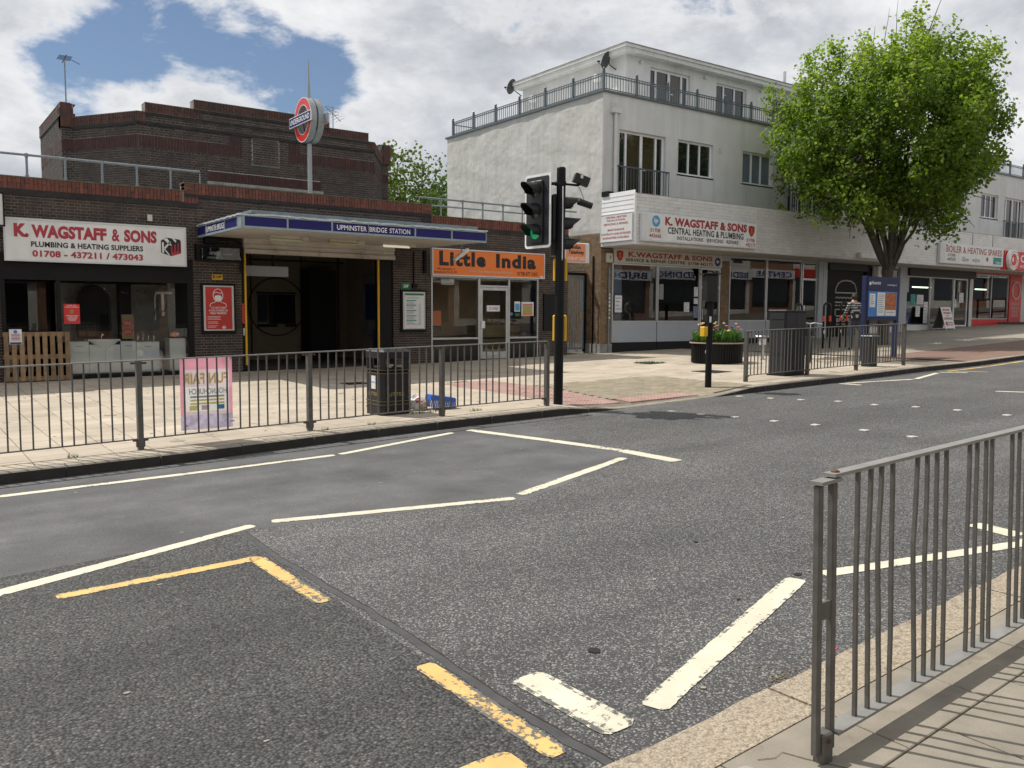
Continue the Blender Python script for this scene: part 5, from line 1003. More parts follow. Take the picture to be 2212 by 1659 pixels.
# wooden pallet standing before the shop door
t = thing('wooden_pallet', (2.38, 19.72, .29), 'wooden pallet standing upright in the plumbing shop doorway', 'pallet'); zb = .285
for k in range(9):
    x = 1.80 + k * .137; MB().box(x, x + .085, 19.70, 19.72, zb, zb + .985).build('slat', G_['wood'], t)
for z in (0, .44, .90): MB().box(1.79, 2.99, 19.722, 19.80, zb + z + .002, zb + z + .088).build('bearer', G_['wood'], t)
t = thing('pallet_notice', (1.98, 19.69, 1.0), 'white notice with blue edge pinned to the wooden pallet', 'notice'); MB().box(1.90, 2.12, 19.692, 19.697, 1.03, 1.33).build('sheet', G_['paper'], t); MB().lathe([(.035, 0), (.035, .002)], (2.01, 19.689, 1.28), 12, ax='y').build('badge', G_['poster_blue'], t); MB().box(1.91, 2.11, 19.689, 19.691, 1.035, 1.07).build('footer', G_['letter_blue'], t)
q = MB()
for k in range(5): q.box(1.93, 2.09, 19.689, 19.691, 1.225 - k * .028, 1.237 - k * .028)
q.build('print', G_['letter_red'], t)
# ------------------------------------------------------------------ white rendered flats over shops
XB, YB = 17.87, 20.0; BX1 = 52.
B = thing('white_flats', (XB, YB, .5), 'three storey white rendered flats over a row of shops', 'building')
WIN = [('french', 18.56, 20.60, 5.27, 7.41), ('window', 21.18, 22.88, 6.30, 7.42), ('window', 24.42, 26.10, 6.30, 7.42), ('french', 27.0, 29.0, 5.27, 7.41), ('window', 29.9, 31.6, 6.3, 7.42), ('window', 32.6, 34.3, 6.3, 7.42), ('french', 35.3, 37.3, 5.27, 7.41), ('window', 38.2, 39.9, 6.3, 7.42), ('window', 41.5, 43.15, 6.3, 7.42), ('french', 43.8, 45.8, 5.27, 7.41), ('window', 46.7, 48.4, 6.3, 7.42)]
w = MB(); zb = 3.70
plane_holes(w, (XB, YB, zb), X_, -Y_, BX1 - XB, 8.44 - zb, [(a - XB, b - XB, c - zb, d - zb) for _, a, b, c, d in WIN], .16)
w.poly([(BX1, YB, 0), (BX1, 29.04, 0), (BX1, 29.04, 8.44), (BX1, YB, 8.44)]); w.poly([(BX1, 29.04, 0), (XB, 29.04, 0), (XB, 29.04, 8.44), (BX1, 29.04, 8.44)]); w.poly([(XB, YB, 8.44), (BX1, YB, 8.44), (BX1, 29.04, 8.44), (XB, 29.04, 8.44)])
w.build('front_wall', G_['render_front'], B)
# hand-trowelled side wall: a slightly uneven surface
sw = MB(); ny, nz2 = 72, 34
def bumpy(i, k):
    y = YB + 9.04 * i / ny; z = 4.19 + (8.44 - 4.19) * k / nz2; d = 0 if i in (0, ny) or k in (0, nz2) else .010 * math.sin(y * 3.1 + math.sin(z * 2.3) * 2) * math.sin(z * 2.7 + y) + ru(-.004, .006)
    return (XB - d, y, z)
GR = [[bumpy(i, k) for k in range(nz2 + 1)] for i in range(ny + 1)]
for i in range(ny):
    for k in range(nz2): sw.poly([GR[i + 1][k], GR[i][k], GR[i][k + 1], GR[i + 1][k + 1]])
sw.build('side_wall', G_['render_side'], B, smooth=True)
bb, bm_ = MB(), MB()
brickwork(bb, bm_, (XB, 23.2, .72), -Y_, -X_, 3.2, 3.47, pitch=.075, L=.225, depth=.005); brickwork(bb, bm_, (XB, YB, .72), X_, -Y_, .47, 3.03, pitch=.075, L=.225, depth=.005); brickwork(bb, bm_, (23.44, YB, .6), X_, -Y_, .42, 3.2, pitch=.075, L=.225, depth=.005)
bb.build('brickwork', G_['brick_brown'], B, kind='stuff'); bm_.build('mortar_bed', G_['mortar_brown'], B, kind='stuff'); MB().box(XB - .03, XB + .47, YB - .03, YB + .05, .3, .76).box(XB - .03, XB + .03, YB + .05, 23.2, .3, .76).build('plinth', G_['concrete'], B)
MB().poly([(XB, 29.04, .3), (XB, 23.2, .3), (XB, 23.2, 4.19), (XB, 29.04, 4.19)]).build('rear_side_wall', G_['brick_brown'], B); MB().box(XB - .03, XB + .02, 20.31, 20.37, .5, 3.49).build('waste_pipe', G_['black_paint'], B)
# flat coping with rail on top
MB().box(XB - .06, BX1, YB - .06, YB + .25, 8.44, 8.50).box(XB - .06, XB + .25, YB + .25, 29.1, 8.44, 8.50).build('coping', G_['balcony_steel'], B)
def french(x0, x1, z0, z1, Y, juliet=True):
    f = window(B, 'french_doors', x0, x1, z0, z1, Y + .10, (x0 + .36, (x0 + x1) / 2, x1 - .36), (), .075, .07, 'upvc', panes=['glass_dark', 'glass_brown', 'glass_brown', 'glass_dark'], pane_y=.04)
    MB().box((x0 + x1) / 2 + .06, (x0 + x1) / 2 + .2, Y + .05, Y + .075, z0 + .98, z0 + 1.01).build('handle', G_['upvc'], f)
    for s in (-1, 1): MB().box((x0 + x1) / 2 + s * .035 - .02, (x0 + x1) / 2 + s * .035 + .02, Y + .086, Y + .098, z0 + .09, z1 - .09).build('meeting_stile', G_['upvc'], f)
    if juliet:
        j = MB().box(x0 - .1, x1 + .1, Y - .10, Y - .06, z0 + .98, z0 + 1.02).box(x0 - .1, x0 - .07, Y - .10, Y - .001, z0 + .985, z0 + 1.015).box(x1 + .07, x1 + .1, Y - .10, Y - .001, z0 + .985, z0 + 1.015).box(x0 - .1, x1 + .1, Y - .10, Y - .06, z0 + .06, z0 + .09).build('juliet_rail', G_['balcony_steel'], f)
        n = 17
        for k in range(n + 1): piece('baluster', JB, j, (x0 - .09 + (x1 - x0 + .18) * k / n, Y - .08, z0 + .09))
JB = MB().box(-.009, .009, -.009, .009, 0, .89).mesh('baluster', G_['balcony_steel'])
for kind, a, b, c, d in WIN:
    if kind == 'french': french(a, b, c, d, YB)
    else: window(B, 'casement_window', a, b, c, d, YB + .09, (a + .58, b - .58), (), .065, .07, 'upvc', pane_y=.035, sill=True, panes=['glass_blue'] * 3 if 24 < a < 25 else ['glass_dark'] * 3)
# penthouse
XP, YP = 20.68, 22.0; PX1 = 37.0; PY1 = 27.9
pw = MB(); PWIN = [('french', 21.83, 23.85), ('window', 25.26, 26.98), ('window', 28.56, 30.3), ('french', 31.5, 33.5)]
plane_holes(pw, (XP, YP, 8.44), X_, -Y_, PX1 - XP, 2.10, [(a - XP, b - XP, 0.08, 1.85) for _, a, b in PWIN], .14); plane_holes(pw, (XP, PY1, 8.44), -Y_, -X_, PY1 - YP, 2.10, [])
pw.poly([(PX1, YP, 8.44), (PX1, PY1, 8.44), (PX1, PY1, 10.54), (PX1, YP, 10.54)]); pw.build('penthouse_wall', G_['render_pale'], B)
for k, a, b in PWIN:
    if k == 'french': french(a, b, 8.52, 10.29, YP, False)
    else: window(B, 'patio_window', a, b, 8.52, 10.29, YP + .09, (a + .5, b - .6), (), .065, .07, 'upvc', pane_y=.035)
rf = MB().box(XP - .3, PX1 + .2, YP - .3, PY1 + .2, 10.52, 10.66).box(XP - .34, PX1 + .24, YP - .34, PY1 + .24, 10.665, 10.76); rf.build('penthouse_roof', G_['render_pale'], B); MB().box(XP - .36, PX1 + .26, YP - .36, PY1 + .26, 10.762, 10.79).build('roof_edge', G_['concrete'], B)
for x in (21.3, 24.57, 27.76): MB().lathe([(.05, 0), (.05, -.09), (.035, -.12)], (x, YP - .002, 10.34), 10, ax='y').build('wall_light', G_['aluminium'], B)
for i, y in enumerate((27.17, 23.42)):
    t = thing('bulkhead_lamp', (XP - .1, y, 9.9), ('white drum lamp on the penthouse side wall, the farther of two', 'white drum lamp on the penthouse side wall, nearest its front corner')[i], 'wall lamp', 'drum lamps on the penthouse'); MB().lathe([(.0, -.001), (.15, -.001), (.15, -.13), (.12, -.18), (0, -.19)], (XP, y, 10.0), 14, ax='x').build('drum', G_['letter_white'], t); MB().box(XP - .10, XP - .003, y - .05, y + .05, 9.66, 9.86).build('bracket', G_['sign_edge'], t)
MB().tube((34.6, 26.0, 10.7), (34.6, 26.0, 13.1), .07, n=10).build('flue', G_['aluminium'], B)
MB().box(18.14, 18.52, YB - .16, YB - .001, 7.85, 8.0).tube((18.33, YB - .08, 5.25), (18.33, YB - .08, 7.86), .055, n=10).box(18.26, 18.4, YB - .03, YB - .001, 7.5, 7.54).box(18.26, 18.4, YB - .03, YB - .001, 6.2, 6.24).build('downpipe', G_['render_pale'], B); MB().box(18.18, 18.40, YB - .02, YB - .002, 8.05, 8.17).build('air_brick', G_['sign_cream'], B); MB().box(23.16, 23.3, YB - .02, YB - .002, 7.2, 7.36).build('air_brick', G_['sign_cream'], B)
# balcony balustrade round the top
t = thing('balcony_railing', (XB, YB, 8.5), 'grey steel balustrade with ball finials round the top of the flats', 'railing')
post = MB().box(-.035, .035, -.035, .035, 0, .56).lathe([(.05, .56), (.05, .585), (.02, .59), (.045, .62), (.045, .65), (.02, .68), (0, .685)], (0, 0, 0), 8).mesh('post', G_['balcony_steel']); bal = MB().box(-.008, .008, -.008, .008, 0, .44).mesh('baluster', G_['balcony_steel'])
PX = [XB + .05 + 1.388 * k for k in range(25)]; PYs = [20.05 + 1.44 * k for k in range(7)]
for x in PX: piece('post', post, t, (x, YB + .05, 8.5))
for y in PYs[1:]: piece('post', post, t, (XB + .05, y, 8.5))
nb = MB()
for k, (x0, x1) in enumerate(zip(PX, PX[1:])):
    MB().box(x0 + .035, x1 - .035, YB + .03, YB + .07, 8.93, 8.96).box(x0 + .035, x1 - .035, YB + .035, YB + .065, 9.0, 9.025).box(x0 + .035, x1 - .035, YB + .035, YB + .065, 8.55, 8.575).build('rail', G_['balcony_steel'], t)
    for q in range(11):
        x = x0 + (x1 - x0) * (q + 1) / 12
        if k < 17: piece('baluster', bal, t, (x, YB + .05, 8.56))
        else: nb.box(x - .008, x + .008, YB + .042, YB + .058, 8.56, 9.0)
nb.build('balusters', G_['balcony_steel'], t, kind='stuff')
for k, (y0, y1) in enumerate(zip(PYs, PYs[1:])):
    MB().box(XB + .03, XB + .07, y0 + .035, y1 - .035, 8.93, 8.96).box(XB + .035, XB + .065, y0 + .035, y1 - .035, 9.0, 9.025).box(XB + .035, XB + .065, y0 + .035, y1 - .035, 8.55, 8.575).build('rail', G_['balcony_steel'], t)
    for q in range(11): piece('baluster', bal, t, (XB + .05, y0 + (y1 - y0) * (q + 1) / 12, 8.56))
MB().box(XB + .05, XB + 4, 28.7, 28.74, 8.93, 8.96).box(XB + .05, XB + 4, 28.7, 28.74, 8.55, 8.58).build('rail', G_['balcony_steel'], t)
# satellite dishes
def dish(base, c, az, label):
    t = thing('satellite_dish', base, label, 'satellite dish', 'satellite dishes on the penthouse'); M = Matrix.Translation(c) @ Matrix.Rotation(az, 4, 'Z') @ Matrix.Rotation(math.radians(66), 4, 'Y')
    d = MB(); pr = [(0, 0)] + [(.30 * k / 6, .07 * (k / 6) ** 2) for k in range(1, 7)] + [(.305, .062)] + [(.30 * k / 6, .07 * (k / 6) ** 2 - .008) for k in range(6, 0, -1)] + [(0, -.008)]
    d.lathe(pr, (0, 0, 0), 18).xf(M); d.build('reflector', G_['dish'], t, smooth=True); f = M @ Vector((.12, 0, .36)); b = M @ Vector((.28, 0, .0)); k = M @ Vector((0, 0, -.06))
    MB().tube(b, f, .011, n=6).build('feed_arm', G_['dish'], t); MB().tube(f, f + (M.to_3x3() @ Vector((-.02, 0, -.09))), .03, n=8).build('feed_horn', G_['black_paint'], t); MB().path([k, (c[0] + .12, c[1] + .02, c[2] - .12), base], .018).build('mount', G_['black_paint'], t)
dish((XP - .0, 28.0, 10.3), (XP - .25, 28.25, 10.66), math.radians(115), 'dark satellite dish at the far rear corner of the penthouse'); dish((XP - .0, 22.5, 10.1), (XP - .30, 22.62, 10.38), math.radians(115), 'dark satellite dish by the front corner of the penthouse')

# projecting fascia above the shops: tiled front, boarded end
YC = 18.55; FZ0, FZ1 = 3.76, 5.25
f = MB().box(XB + .012, BX1, YC + .012, YB - .002, FZ0 + .012, FZ1 - .012, 0); f.box(XB, BX1, YC + .0, YB - .001, FZ1 - .011, FZ1 + .012, 1); f.box(XB + .02, BX1, YC + .05, YB - .003, FZ0 - .02, FZ0 + .011, 2); FASC = f.build('fascia', [G_['tile_gap'], G_['concrete'], G_['soffit']], B)
tile = MB().box(.003, .397, -.0, .02, .003, .097).mesh('cladding_tile', G_['tile_white']); rs = MB(); cnt = 0; rows = 14; TL = []
for r in range(rows):
    x = XB + .012 - (.2 if r % 2 else 0)
    while x < BX1 - .4: TL.append((x, FZ0 + .085 + r * .1)); x += .4
TL.sort()
for x, z in TL:
    if x < XB + .01: rs.box(XB + .012, x + .397, YC, YC + .02, z + .003, z + .097, 0, rnd() + .001); continue
    if cnt < 300: piece('cladding_tile', tile, FASC, (x, YC + ru(-.001, .001), z)); cnt += 1
    else: rs.box(x + .003, x + .397, YC + ru(-.001, .001), YC + .02, z + .003, z + .097, 0, rnd() + .001)
rs.build('cladding_tiles', G_['tile_white'], FASC, kind='stuff')
MB().box(XB + .0, BX1, YC - .004, YC + .02, FZ0, FZ0 + .083).build('bottom_board', G_['render_pale'], FASC)
for k in range(11): MB().hexa([(XB - .012, YC - .006, FZ0 + .10 + k * .135), (XB - .012, YB - .002, FZ0 + .10 + k * .135), (XB + .01, YB - .002, FZ0 + .10 + k * .135), (XB + .01, YC - .006, FZ0 + .10 + k * .135), (XB - .002, YC - .006, FZ0 + .232 + k * .135), (XB - .002, YB - .002, FZ0 + .232 + k * .135), (XB + .01, YB - .002, FZ0 + .232 + k * .135), (XB + .01, YC - .006, FZ0 + .232 + k * .135)][::1]).build('cladding_board', G_['upvc'], FASC)
MB().box(XB - .016, XB + .05, YC - .012, YC + .03, FZ0, FZ1 + .016).box(XB - .016, XB + .04, YC + .03, YB - .002, FZ0 - .0, FZ0 + .098).build('corner_trim', G_['upvc'], FASC)
MB().box(XB - .04, XB + .2, YB - .32, YB - .02, FZ1 + .013, FZ1 + .17).build('roof_box', G_['black_paint'], B)
for x in (37.9, 39.7): MB().box(x - .02, x + .02, YC - .012, YC - .001, FZ0 + .09, FZ1).build('joint_strip', G_['concrete'], FASC)
# --- shopfronts under the fascia
def gnd(x): return pv(x, YB)
inn = MB(); parts = [17.9, 23.65, 29.3, 35.0, 40.9, BX1]; imats = ['room_grey', 'dark_room', 'dark_room', 'room_grey', 'dark_room']
for k, (a, b) in enumerate(zip(parts, parts[1:])):
    m = k; fl = gnd(a) + .05; yb = YB + (3.2 if k != 1 else 3.6)
    q = MB(); q.poly([(a, YB + .1, fl), (b, YB + .1, fl + (gnd(b) - gnd(a)) * 0), (b, yb, fl), (a, yb, fl)], 1); q.poly([(a, yb, fl), (b, yb, fl), (b, yb, 3.74), (a, yb, 3.74)]); q.poly([(a, YB + .1, fl), (a, yb, fl), (a, yb, 3.74), (a, YB + .1, 3.74)]); q.poly([(b, yb, fl), (b, YB + .1, fl), (b, YB + .1, 3.74), (b, yb, 3.74)]); q.poly([(a, YB + .1, 3.74), (b, YB + .1, 3.74), (b, yb, 3.74), (a, yb, 3.74)])
    q.build('shop_interior', [G_[imats[k]], G_['room_floor']], B)
def front(name, spans, z0, z1, fm='aluminium', pm='glass', riser=None, rm='panel_grey', base=.0):
    for a, b in spans:
        s = window(B, name, a, b, z0, z1, YB - .01, (), (), .045, .07, fm, pm, .03)
        if riser:
            MB().box(a + .01, b - .01, YB - .004, YB + .05, riser[0], z0 - .001).build('lower_panel', G_[rm], s); MB().box(a, b, YB + .0, YB + .05, min(gnd(a), gnd(b)) - .1, riser[0]).build('kick_board', G_['black_matt'], s)
front('shop_window', [(18.34, 20.33), (20.35, 22.37)], 1.44, 3.29, riser=(.80,)); front('shop_window', [(23.88, 25.92), (25.94, 28.0)], 1.46, 3.72, riser=(.86,))
def shopdoor(x0, x1, z1, fm='aluminium', trans=None, dark='glass'):
    z0 = gnd((x0 + x1) / 2) + .03; s = window(B, 'shop_door', x0, x1, z0, z1, YB, (), (trans,) if trans else (), .07, .06, fm, dark, .03); MB().box(x0 + .09, x0 + .12, YB - .05, YB - .0, z0 + .9, z0 + 1.25).build('handle', G_['chrome'], s)
shopdoor(22.40, 23.42, 3.29, trans=2.62); shopdoor(28.06, 29.0, 3.72, trans=3.05)
MB().box(23.43, 23.87, YB - .03, YB - .008, 3.55, 3.74).build('pier_head', G_['panel_grey'], B)
for a, b in ((29.02, 29.28), (29.30, 29.56), (34.76, 35.32)): MB().box(a, b, YB - .06, YB + .1, gnd(a) - .1, 3.76).build('shop_pier', G_['panel_grey'], B)
MB().box(40.74, 41.02, YB - .05, YB + .1, gnd(41) - .1, 3.76).build('shop_pier', G_['render_pale'], B)
MB().box(18.34, BX1, YB - .03, YB + .08, 3.735, 3.76).build('shop_head', G_['panel_grey'], B)
# burger bar: closed roller shutter with painted sign
sh = thing('roller_shutter', (31, YB, gnd(31)), 'closed black roller shutter with white burger drawing', 'shutter'); MB().box(29.58, 32.2, YB - .14, YB + .05, 3.46, 3.735).build('shutter_box', G_['cab_dark'], sh)
slat = MB().hexa([(29.60, YB - .0, 0), (32.1, YB - .0, 0), (32.1, YB + .02, 0), (29.60, YB + .02, 0), (29.60, YB - .012, .07), (32.1, YB - .012, .07), (32.1, YB + .02, .07), (29.60, YB + .02, .07)]).mesh('shutter_slat', G_['black_paint'])
for o_ in range(36):
    z = gnd(31) + .02 + o_ * .075
    if z < 3.44: ob = bpy.data.objects.new('shutter_slat', slat); C.objects.link(ob); ob.parent = sh; b_ = BASE[sh]; ob.location = (-b_[0], -b_[1], z - b_[2])
by = YB - .016; wl = MB()
wl.path([(30.17, by, 2.58), (30.2, by, 2.75), (30.35, by, 2.95), (30.6, by, 3.05), (30.9, by, 3.07), (31.2, by, 3.05), (31.45, by, 2.95), (31.6, by, 2.75), (31.63, by, 2.58), (30.17, by, 2.58)], .03, 6); wl.path([(30.17 + k * .122, by, 2.36 + (.05 if k % 2 else 0)) for k in range(13)], .026, 6); wl.box(30.17, 31.6, by - .01, by, 2.18, 2.23)
for k in range(6): wl.box(30.18 + k * .25, 30.36 + k * .25, by - .01, by, 2.06, 2.10)
wl.path([(30.2, by, 1.92), (30.2, by, 1.72), (30.3, by, 1.66), (31.45, by, 1.66), (31.55, by, 1.72), (31.55, by, 1.92), (30.2, by, 1.92)], .028, 6); wl.build('burger_drawing', G_['cloth_stripe'], sh); text('BRIDGE', 'lettering', G_['cloth_stripe'], sh, (30.3, by - .004, 1.42), X_, Z_, .95, .16, .03); text('BURGER CO', 'lettering', G_['cloth_stripe'], sh, (30.3, by - .004, 1.3), X_, Z_, .95, .07, .02)
MB().box(32.22, 32.5, YB - .1, YB + .05, gnd(32), 3.735).build('dark_jamb', G_['black_matt'], B); front('shop_window', [(32.5, 34.74)], 1.2, 3.7, riser=(.95,), rm='sign_white')
t = thing('air_conditioner', (33.0, YB - .3, 3.2), 'white wall mounted fan unit behind the tree trunk', 'air conditioner'); MB().bbox(32.66, 33.42, YB - .32, YB - .03, 3.22, 3.70, .02).build('casing', G_['sign_white'], t); MB().lathe([(.0, 0), (.2, 0), (.2, .02), (0, .025)], (33.05, YB - .345, 3.47), 18, ax='y').build('fan_grille', G_['room_grey'], t)
t = thing('fascia_lamp', (30.1, YC - .15, 3.8), 'white strip lamp box under the tiled fascia by the tree', 'lamp'); MB().bbox(29.3, 30.95, YC - .18, YC - .006, 3.86, 4.02, .01).build('housing', G_['sign_white'], t); MB().box(29.35, 30.9, YC - .17, YC - .03, 3.83, 3.859).build('diffuser', G_['letter_white'], t)
# heating spares shop
MB().box(35.34, 41.06, YB - .16, YB + .05, 3.40, 3.735).build('shutter_housing', G_['cab_dark'], B); front('shop_window', [(35.36, 37.3), (37.32, 39.36)], 1.28, 3.40, 'aluminium', riser=(1.05,), rm='sign_white'); shopdoor(39.40, 40.66, 3.40, 'upvc')
MB().box(40.66, 40.73, YB - .03, YB + .06, gnd(40.7), 3.40).build('dark_jamb', G_['black_matt'], B)
for k, (x, z) in enumerate(((36.0, 3.1), (38.0, 3.0))): MB().tube((x, YB + 1.2, z), (x + 1.6, YB + 1.2, z), .03).build('shop_tube_light', G_['tube_light_cool'], B)
# chicken shop
MB().box(41.05, 44.62, YB - .03, YB + .05, gnd(41) - .2, 1.52).build('red_riser', G_['bright_red'], B); s = window(B, 'shop_window', 41.05, 44.62, 1.53, 3.66, YB - .02, (42.9,), (), .05, .06, 'aluminium', 'glass', .03); MB().box(41.05, 46.0, YB - .035, YB + .05, 3.665, 3.735).build('red_head', G_['bright_red'], B)
t = thing('shop_poster_panel', (45.3, YB - .05, 1.4), 'tall red panel with white ring badge at the chicken shop', 'poster'); MB().box(44.68, 45.92, YB - .06, YB - .0, gnd(45) - .1, 3.66).build('panel', G_['bright_red'], t); MB().path([(45.3 + .42 * math.cos(a * .2618), YB - .066, 2.95 + .42 * math.sin(a * .2618)) for a in range(25)], .05, 6, caps=False).build('ring_badge', G_['sign_cream'], t)
text('EAT IN  TAKE AWAY\nCHICKEN BURGERS\nWRAPS & RIBS\nFREE DELIVERY', 'lettering', G_['sign_cream'], t, (44.85, YB - .063, 1.65), X_, Z_, .9, .7, .015)
MB().box(46.0, BX1, YB - .02, YB + .05, gnd(46) - .2, 3.735).build('end_shopfront', G_['render_pale'], B)
t = thing('ramp_handrail', (46.5, 18.6, 1.3), 'red handrail of the ramp before the chicken shop', 'handrail'); zz = gnd(46)
for x in (44.4, 45.9, 47.4): MB().tube((x, 18.7, zz - .1), (x, 18.7, zz + 1.15), .045, n=8).build('post', G_['poster_red'], t)
MB().tube((44.3, 18.7, zz + 1.1), (49, 18.7, zz + 1.3), .04).tube((44.3, 18.7, zz + .45), (49, 18.7, zz + .65), .04).build('rail', G_['poster_red'], t); MB().box(43.6, 50, 18.5, 19.9, zz - .3, zz + .03).build('ramp', G_['pave_brown'], t)
# things stuck on or standing behind the glass
def sheet(label, x0, x1, z0, z1, mt='paper', y=YB + .012, stripes=0, sm='letter_grey'):
    t = thing('window_notice', ((x0 + x1) / 2, y, z0), label, 'notice', 'notices in the shop windows'); MB().box(x0, x1, y - .003, y, z0, z1).build('sheet', G_[mt], t)
    for k in range(stripes): z = z1 - (z1 - z0) * (k + .7) / (stripes + .6); MB().box(x0 + .03, x1 - .03 - .05 * (k % 3), y - .0055, y - .0035, z - .008, z + .008).build('print', G_[sm], t)
MB().box(18.42, 18.98, YB + .25, YB + .3, 1.1, 3.25).build('display_panel', G_['room_blue'], B)
sheet('white sheet with a blue picture low in the left service shop window', 18.48, 18.78, 1.75, 2.28, stripes=4, sm='letter_blue'); sheet('red headed notice beside the service shop door', 22.10, 22.30, 2.3, 2.62, stripes=3, sm='bright_red'); sheet('narrow white notice under the red headed one by the service shop door', 22.10, 22.30, 2.05, 2.24, stripes=2); sheet('grey green notice low beside the service shop door', 22.08, 22.32, 1.58, 1.98, 'room_blue', stripes=2); sheet('square white notice in the second service shop window', 21.62, 21.88, 1.78, 2.1, stripes=4)
MB().box(21.25, 21.45, YB + .8, YB + .84, 2.2, 2.72).build('hanging_card', G_['paper'], B); MB().box(18.9, 22.3, YB + 1.2, YB + 1.8, .7, 1.5).build('shop_counter', G_['dark_room'], B)
sheet('teal sheet in the left heating spares window', 35.75, 36.15, 2.15, 2.62, 'teal', stripes=2); sheet('white sheet pair upper right in the heating spares window', 36.25, 36.8, 2.2, 2.6, stripes=5); sheet('white sheet lower in the heating spares window', 36.2, 36.55, 1.65, 2.1, stripes=4); sheet('tall red and white price list in the heating spares window', 36.85, 37.2, 1.36, 2.3, stripes=6, sm='bright_red'); MB().box(35.5, 36.1, YB + .15, YB + .2, 1.3, 2.1).build('blue_display', G_['letter_blue'], B); sheet('notices on the heating spares glass door', 39.9, 40.3, 2.3, 2.75, stripes=3); MB().box(35.4, 35.75, YB + .1, YB + .16, 2.7, 3.4).build('white_display', G_['sign_white'], B)
MB().box(41.1, 42.2, YB + 1.0, YB + 1.1, 2.45, 2.95).build('menu_light', G_['poster_red'], B); MB().tube((43.2, YB + .9, 3.0), (44.3, YB + .9, 3.0), .03).build('shop_tube_light', G_['tube_light_cool'], B)

# ------------------------------------------------------------------ signs on the flats
t = thing('side_sign', (XB, 19.3, 3.9), 'white board of red heating text on the end of the fascia', 'shop sign'); MB().box(XB - .05, XB - .013, 18.62, 19.98, 3.90, 4.69).build('board', G_['sign_white'], t); MB().box(XB - .058, XB - .013, 18.60, 18.62, 3.88, 4.71).box(XB - .058, XB - .013, 19.98, 20.0, 3.88, 4.71).box(XB - .058, XB - .013, 18.62, 19.98, 4.69, 4.71).box(XB - .058, XB - .013, 18.62, 19.98, 3.88, 3.90).build('edging', G_['sign_edge'], t)
lx = XB - .053
for s_, y0, w_, z_ in (('CENTRAL HEATING', 19.75, .90, 4.575), ('INSTALLATIONS,', 19.70, .80, 4.48), ('SERVICING & REPAIRS.', 19.84, 1.08, 4.375), ('MAINTENANCE', 19.66, .72, 4.20), ('CONTRACTS AND EXTENDED', 19.95, 1.29, 4.08), ('GUARANTEES AVAILABLE.', 19.88, 1.16, 3.965)): text(s_, 'lettering', G_['letter_red'], t, (lx, y0, z_), -Y_, Z_, w_, .062, .02)
SY2 = YC - .15
t = thing('heating_sign', (20.7, SY2, 3.88), 'long white box sign with red heating shop name on the tiles', 'shop sign'); MB().bbox(18.05, 23.28, SY2, YC - .006, 3.86, 4.69, .02).build('sign_box', G_['sign_edge'], t); MB().box(18.22, 23.25, SY2 - .006, SY2 - .001, 3.90, 4.66).build('face', G_['sign_white'], t); ly = SY2 - .009
text('K. WAGSTAFF & SONS', 'lettering', G_['letter_crimson'], t, (18.98, ly, 4.36), X_, Z_, 3.78, .26, .05); text('CENTRAL HEATING & PLUMBING', 'lettering', G_['letter_black'], t, (19.10, ly, 4.12), X_, Z_, 3.50, .20, .025); text('INSTALLATIONS · SERVICING · REPAIRS', 'lettering', G_['letter_black'], t, (19.50, ly, 3.955), X_, Z_, 2.85, .115, .02)
text('01708\n442666', 'lettering', G_['letter_crimson'], t, (18.32, ly, 3.975), X_, Z_, .50, .27, .02); text('01708\n442173', 'lettering', G_['letter_crimson'], t, (22.72, ly, 3.92), X_, Z_, .48, .26, .02); MB().lathe([(.0, 0), (.17, 0), (.17, .004), (0, .004)], (18.60, ly - .001, 4.46), 20, ax='y').build('round_logo', G_['sky_blue'], t); text('ip', 'lettering', G_['letter_white'], t, (18.52, ly - .004, 4.38), X_, Z_, .16, .16, .03)
def shield(parent, x, z, h, y): MB().poly([(x - h * .42, y, z + h * .42), (x, y, z + h * .5), (x + h * .42, y, z + h * .42), (x + h * .42, y, z - h * .05), (x + h * .22, y, z - h * .36), (x, y, z - h * .5), (x - h * .22, y, z - h * .36), (x - h * .42, y, z - h * .05)][::-1]).build('shield_badge', G_['letter_crimson'], parent); text('S', 'lettering', G_['orange'], parent, (x - h * .16, y - .003, z - h * .22), X_, Z_, h * .3, h * .5, .02)
shield(t, 23.0, 4.42, .36, ly)
t = thing('service_sign', (20.9, YB - .04, 3.3), 'cream strip sign with red name above the service shop windows', 'shop sign'); MB().box(18.37, 23.43, YB - .04, YB + .0, 3.30, 3.732).build('board', G_['sign_cream'], t); ly = YB - .044
text('K.WAGSTAFF & SONS', 'lettering', G_['letter_crimson'], t, (18.98, ly, 3.50), X_, Z_, 3.95, .17, .035); text('SERVICE & REPAIR CENTRE', 'lettering', G_['letter_black'], t, (18.86, ly, 3.355), X_, Z_, 2.72, .10, .025); text('01708 442173', 'lettering', G_['letter_black'], t, (21.72, ly, 3.345), X_, Z_, 1.22, .10, .025); shield(t, 18.62, 3.52, .34, ly); MB().lathe([(0, 0), (.15, 0), (.15, .003), (0, .003)], (23.2, ly - .0, 3.50), 18, ax='y').build('round_logo', G_['letter_blue'], t); text('ip', 'lettering', G_['letter_white'], t, (23.13, ly - .003, 3.44), X_, Z_, .14, .13, .03)
t = thing('spares_sign', (37.7, SY2, 3.89), 'grey white box sign reading boiler and heating spares', 'shop sign'); MB().bbox(35.0, 40.45, SY2, YC - .006, 3.87, 4.71, .02).build('sign_box', G_['sign_edge'], t); MB().box(35.32, 40.40, SY2 - .006, SY2 - .001, 3.91, 4.67).build('face', G_['sign_cream' if 0 else 'sign_white'], t); ly = SY2 - .009
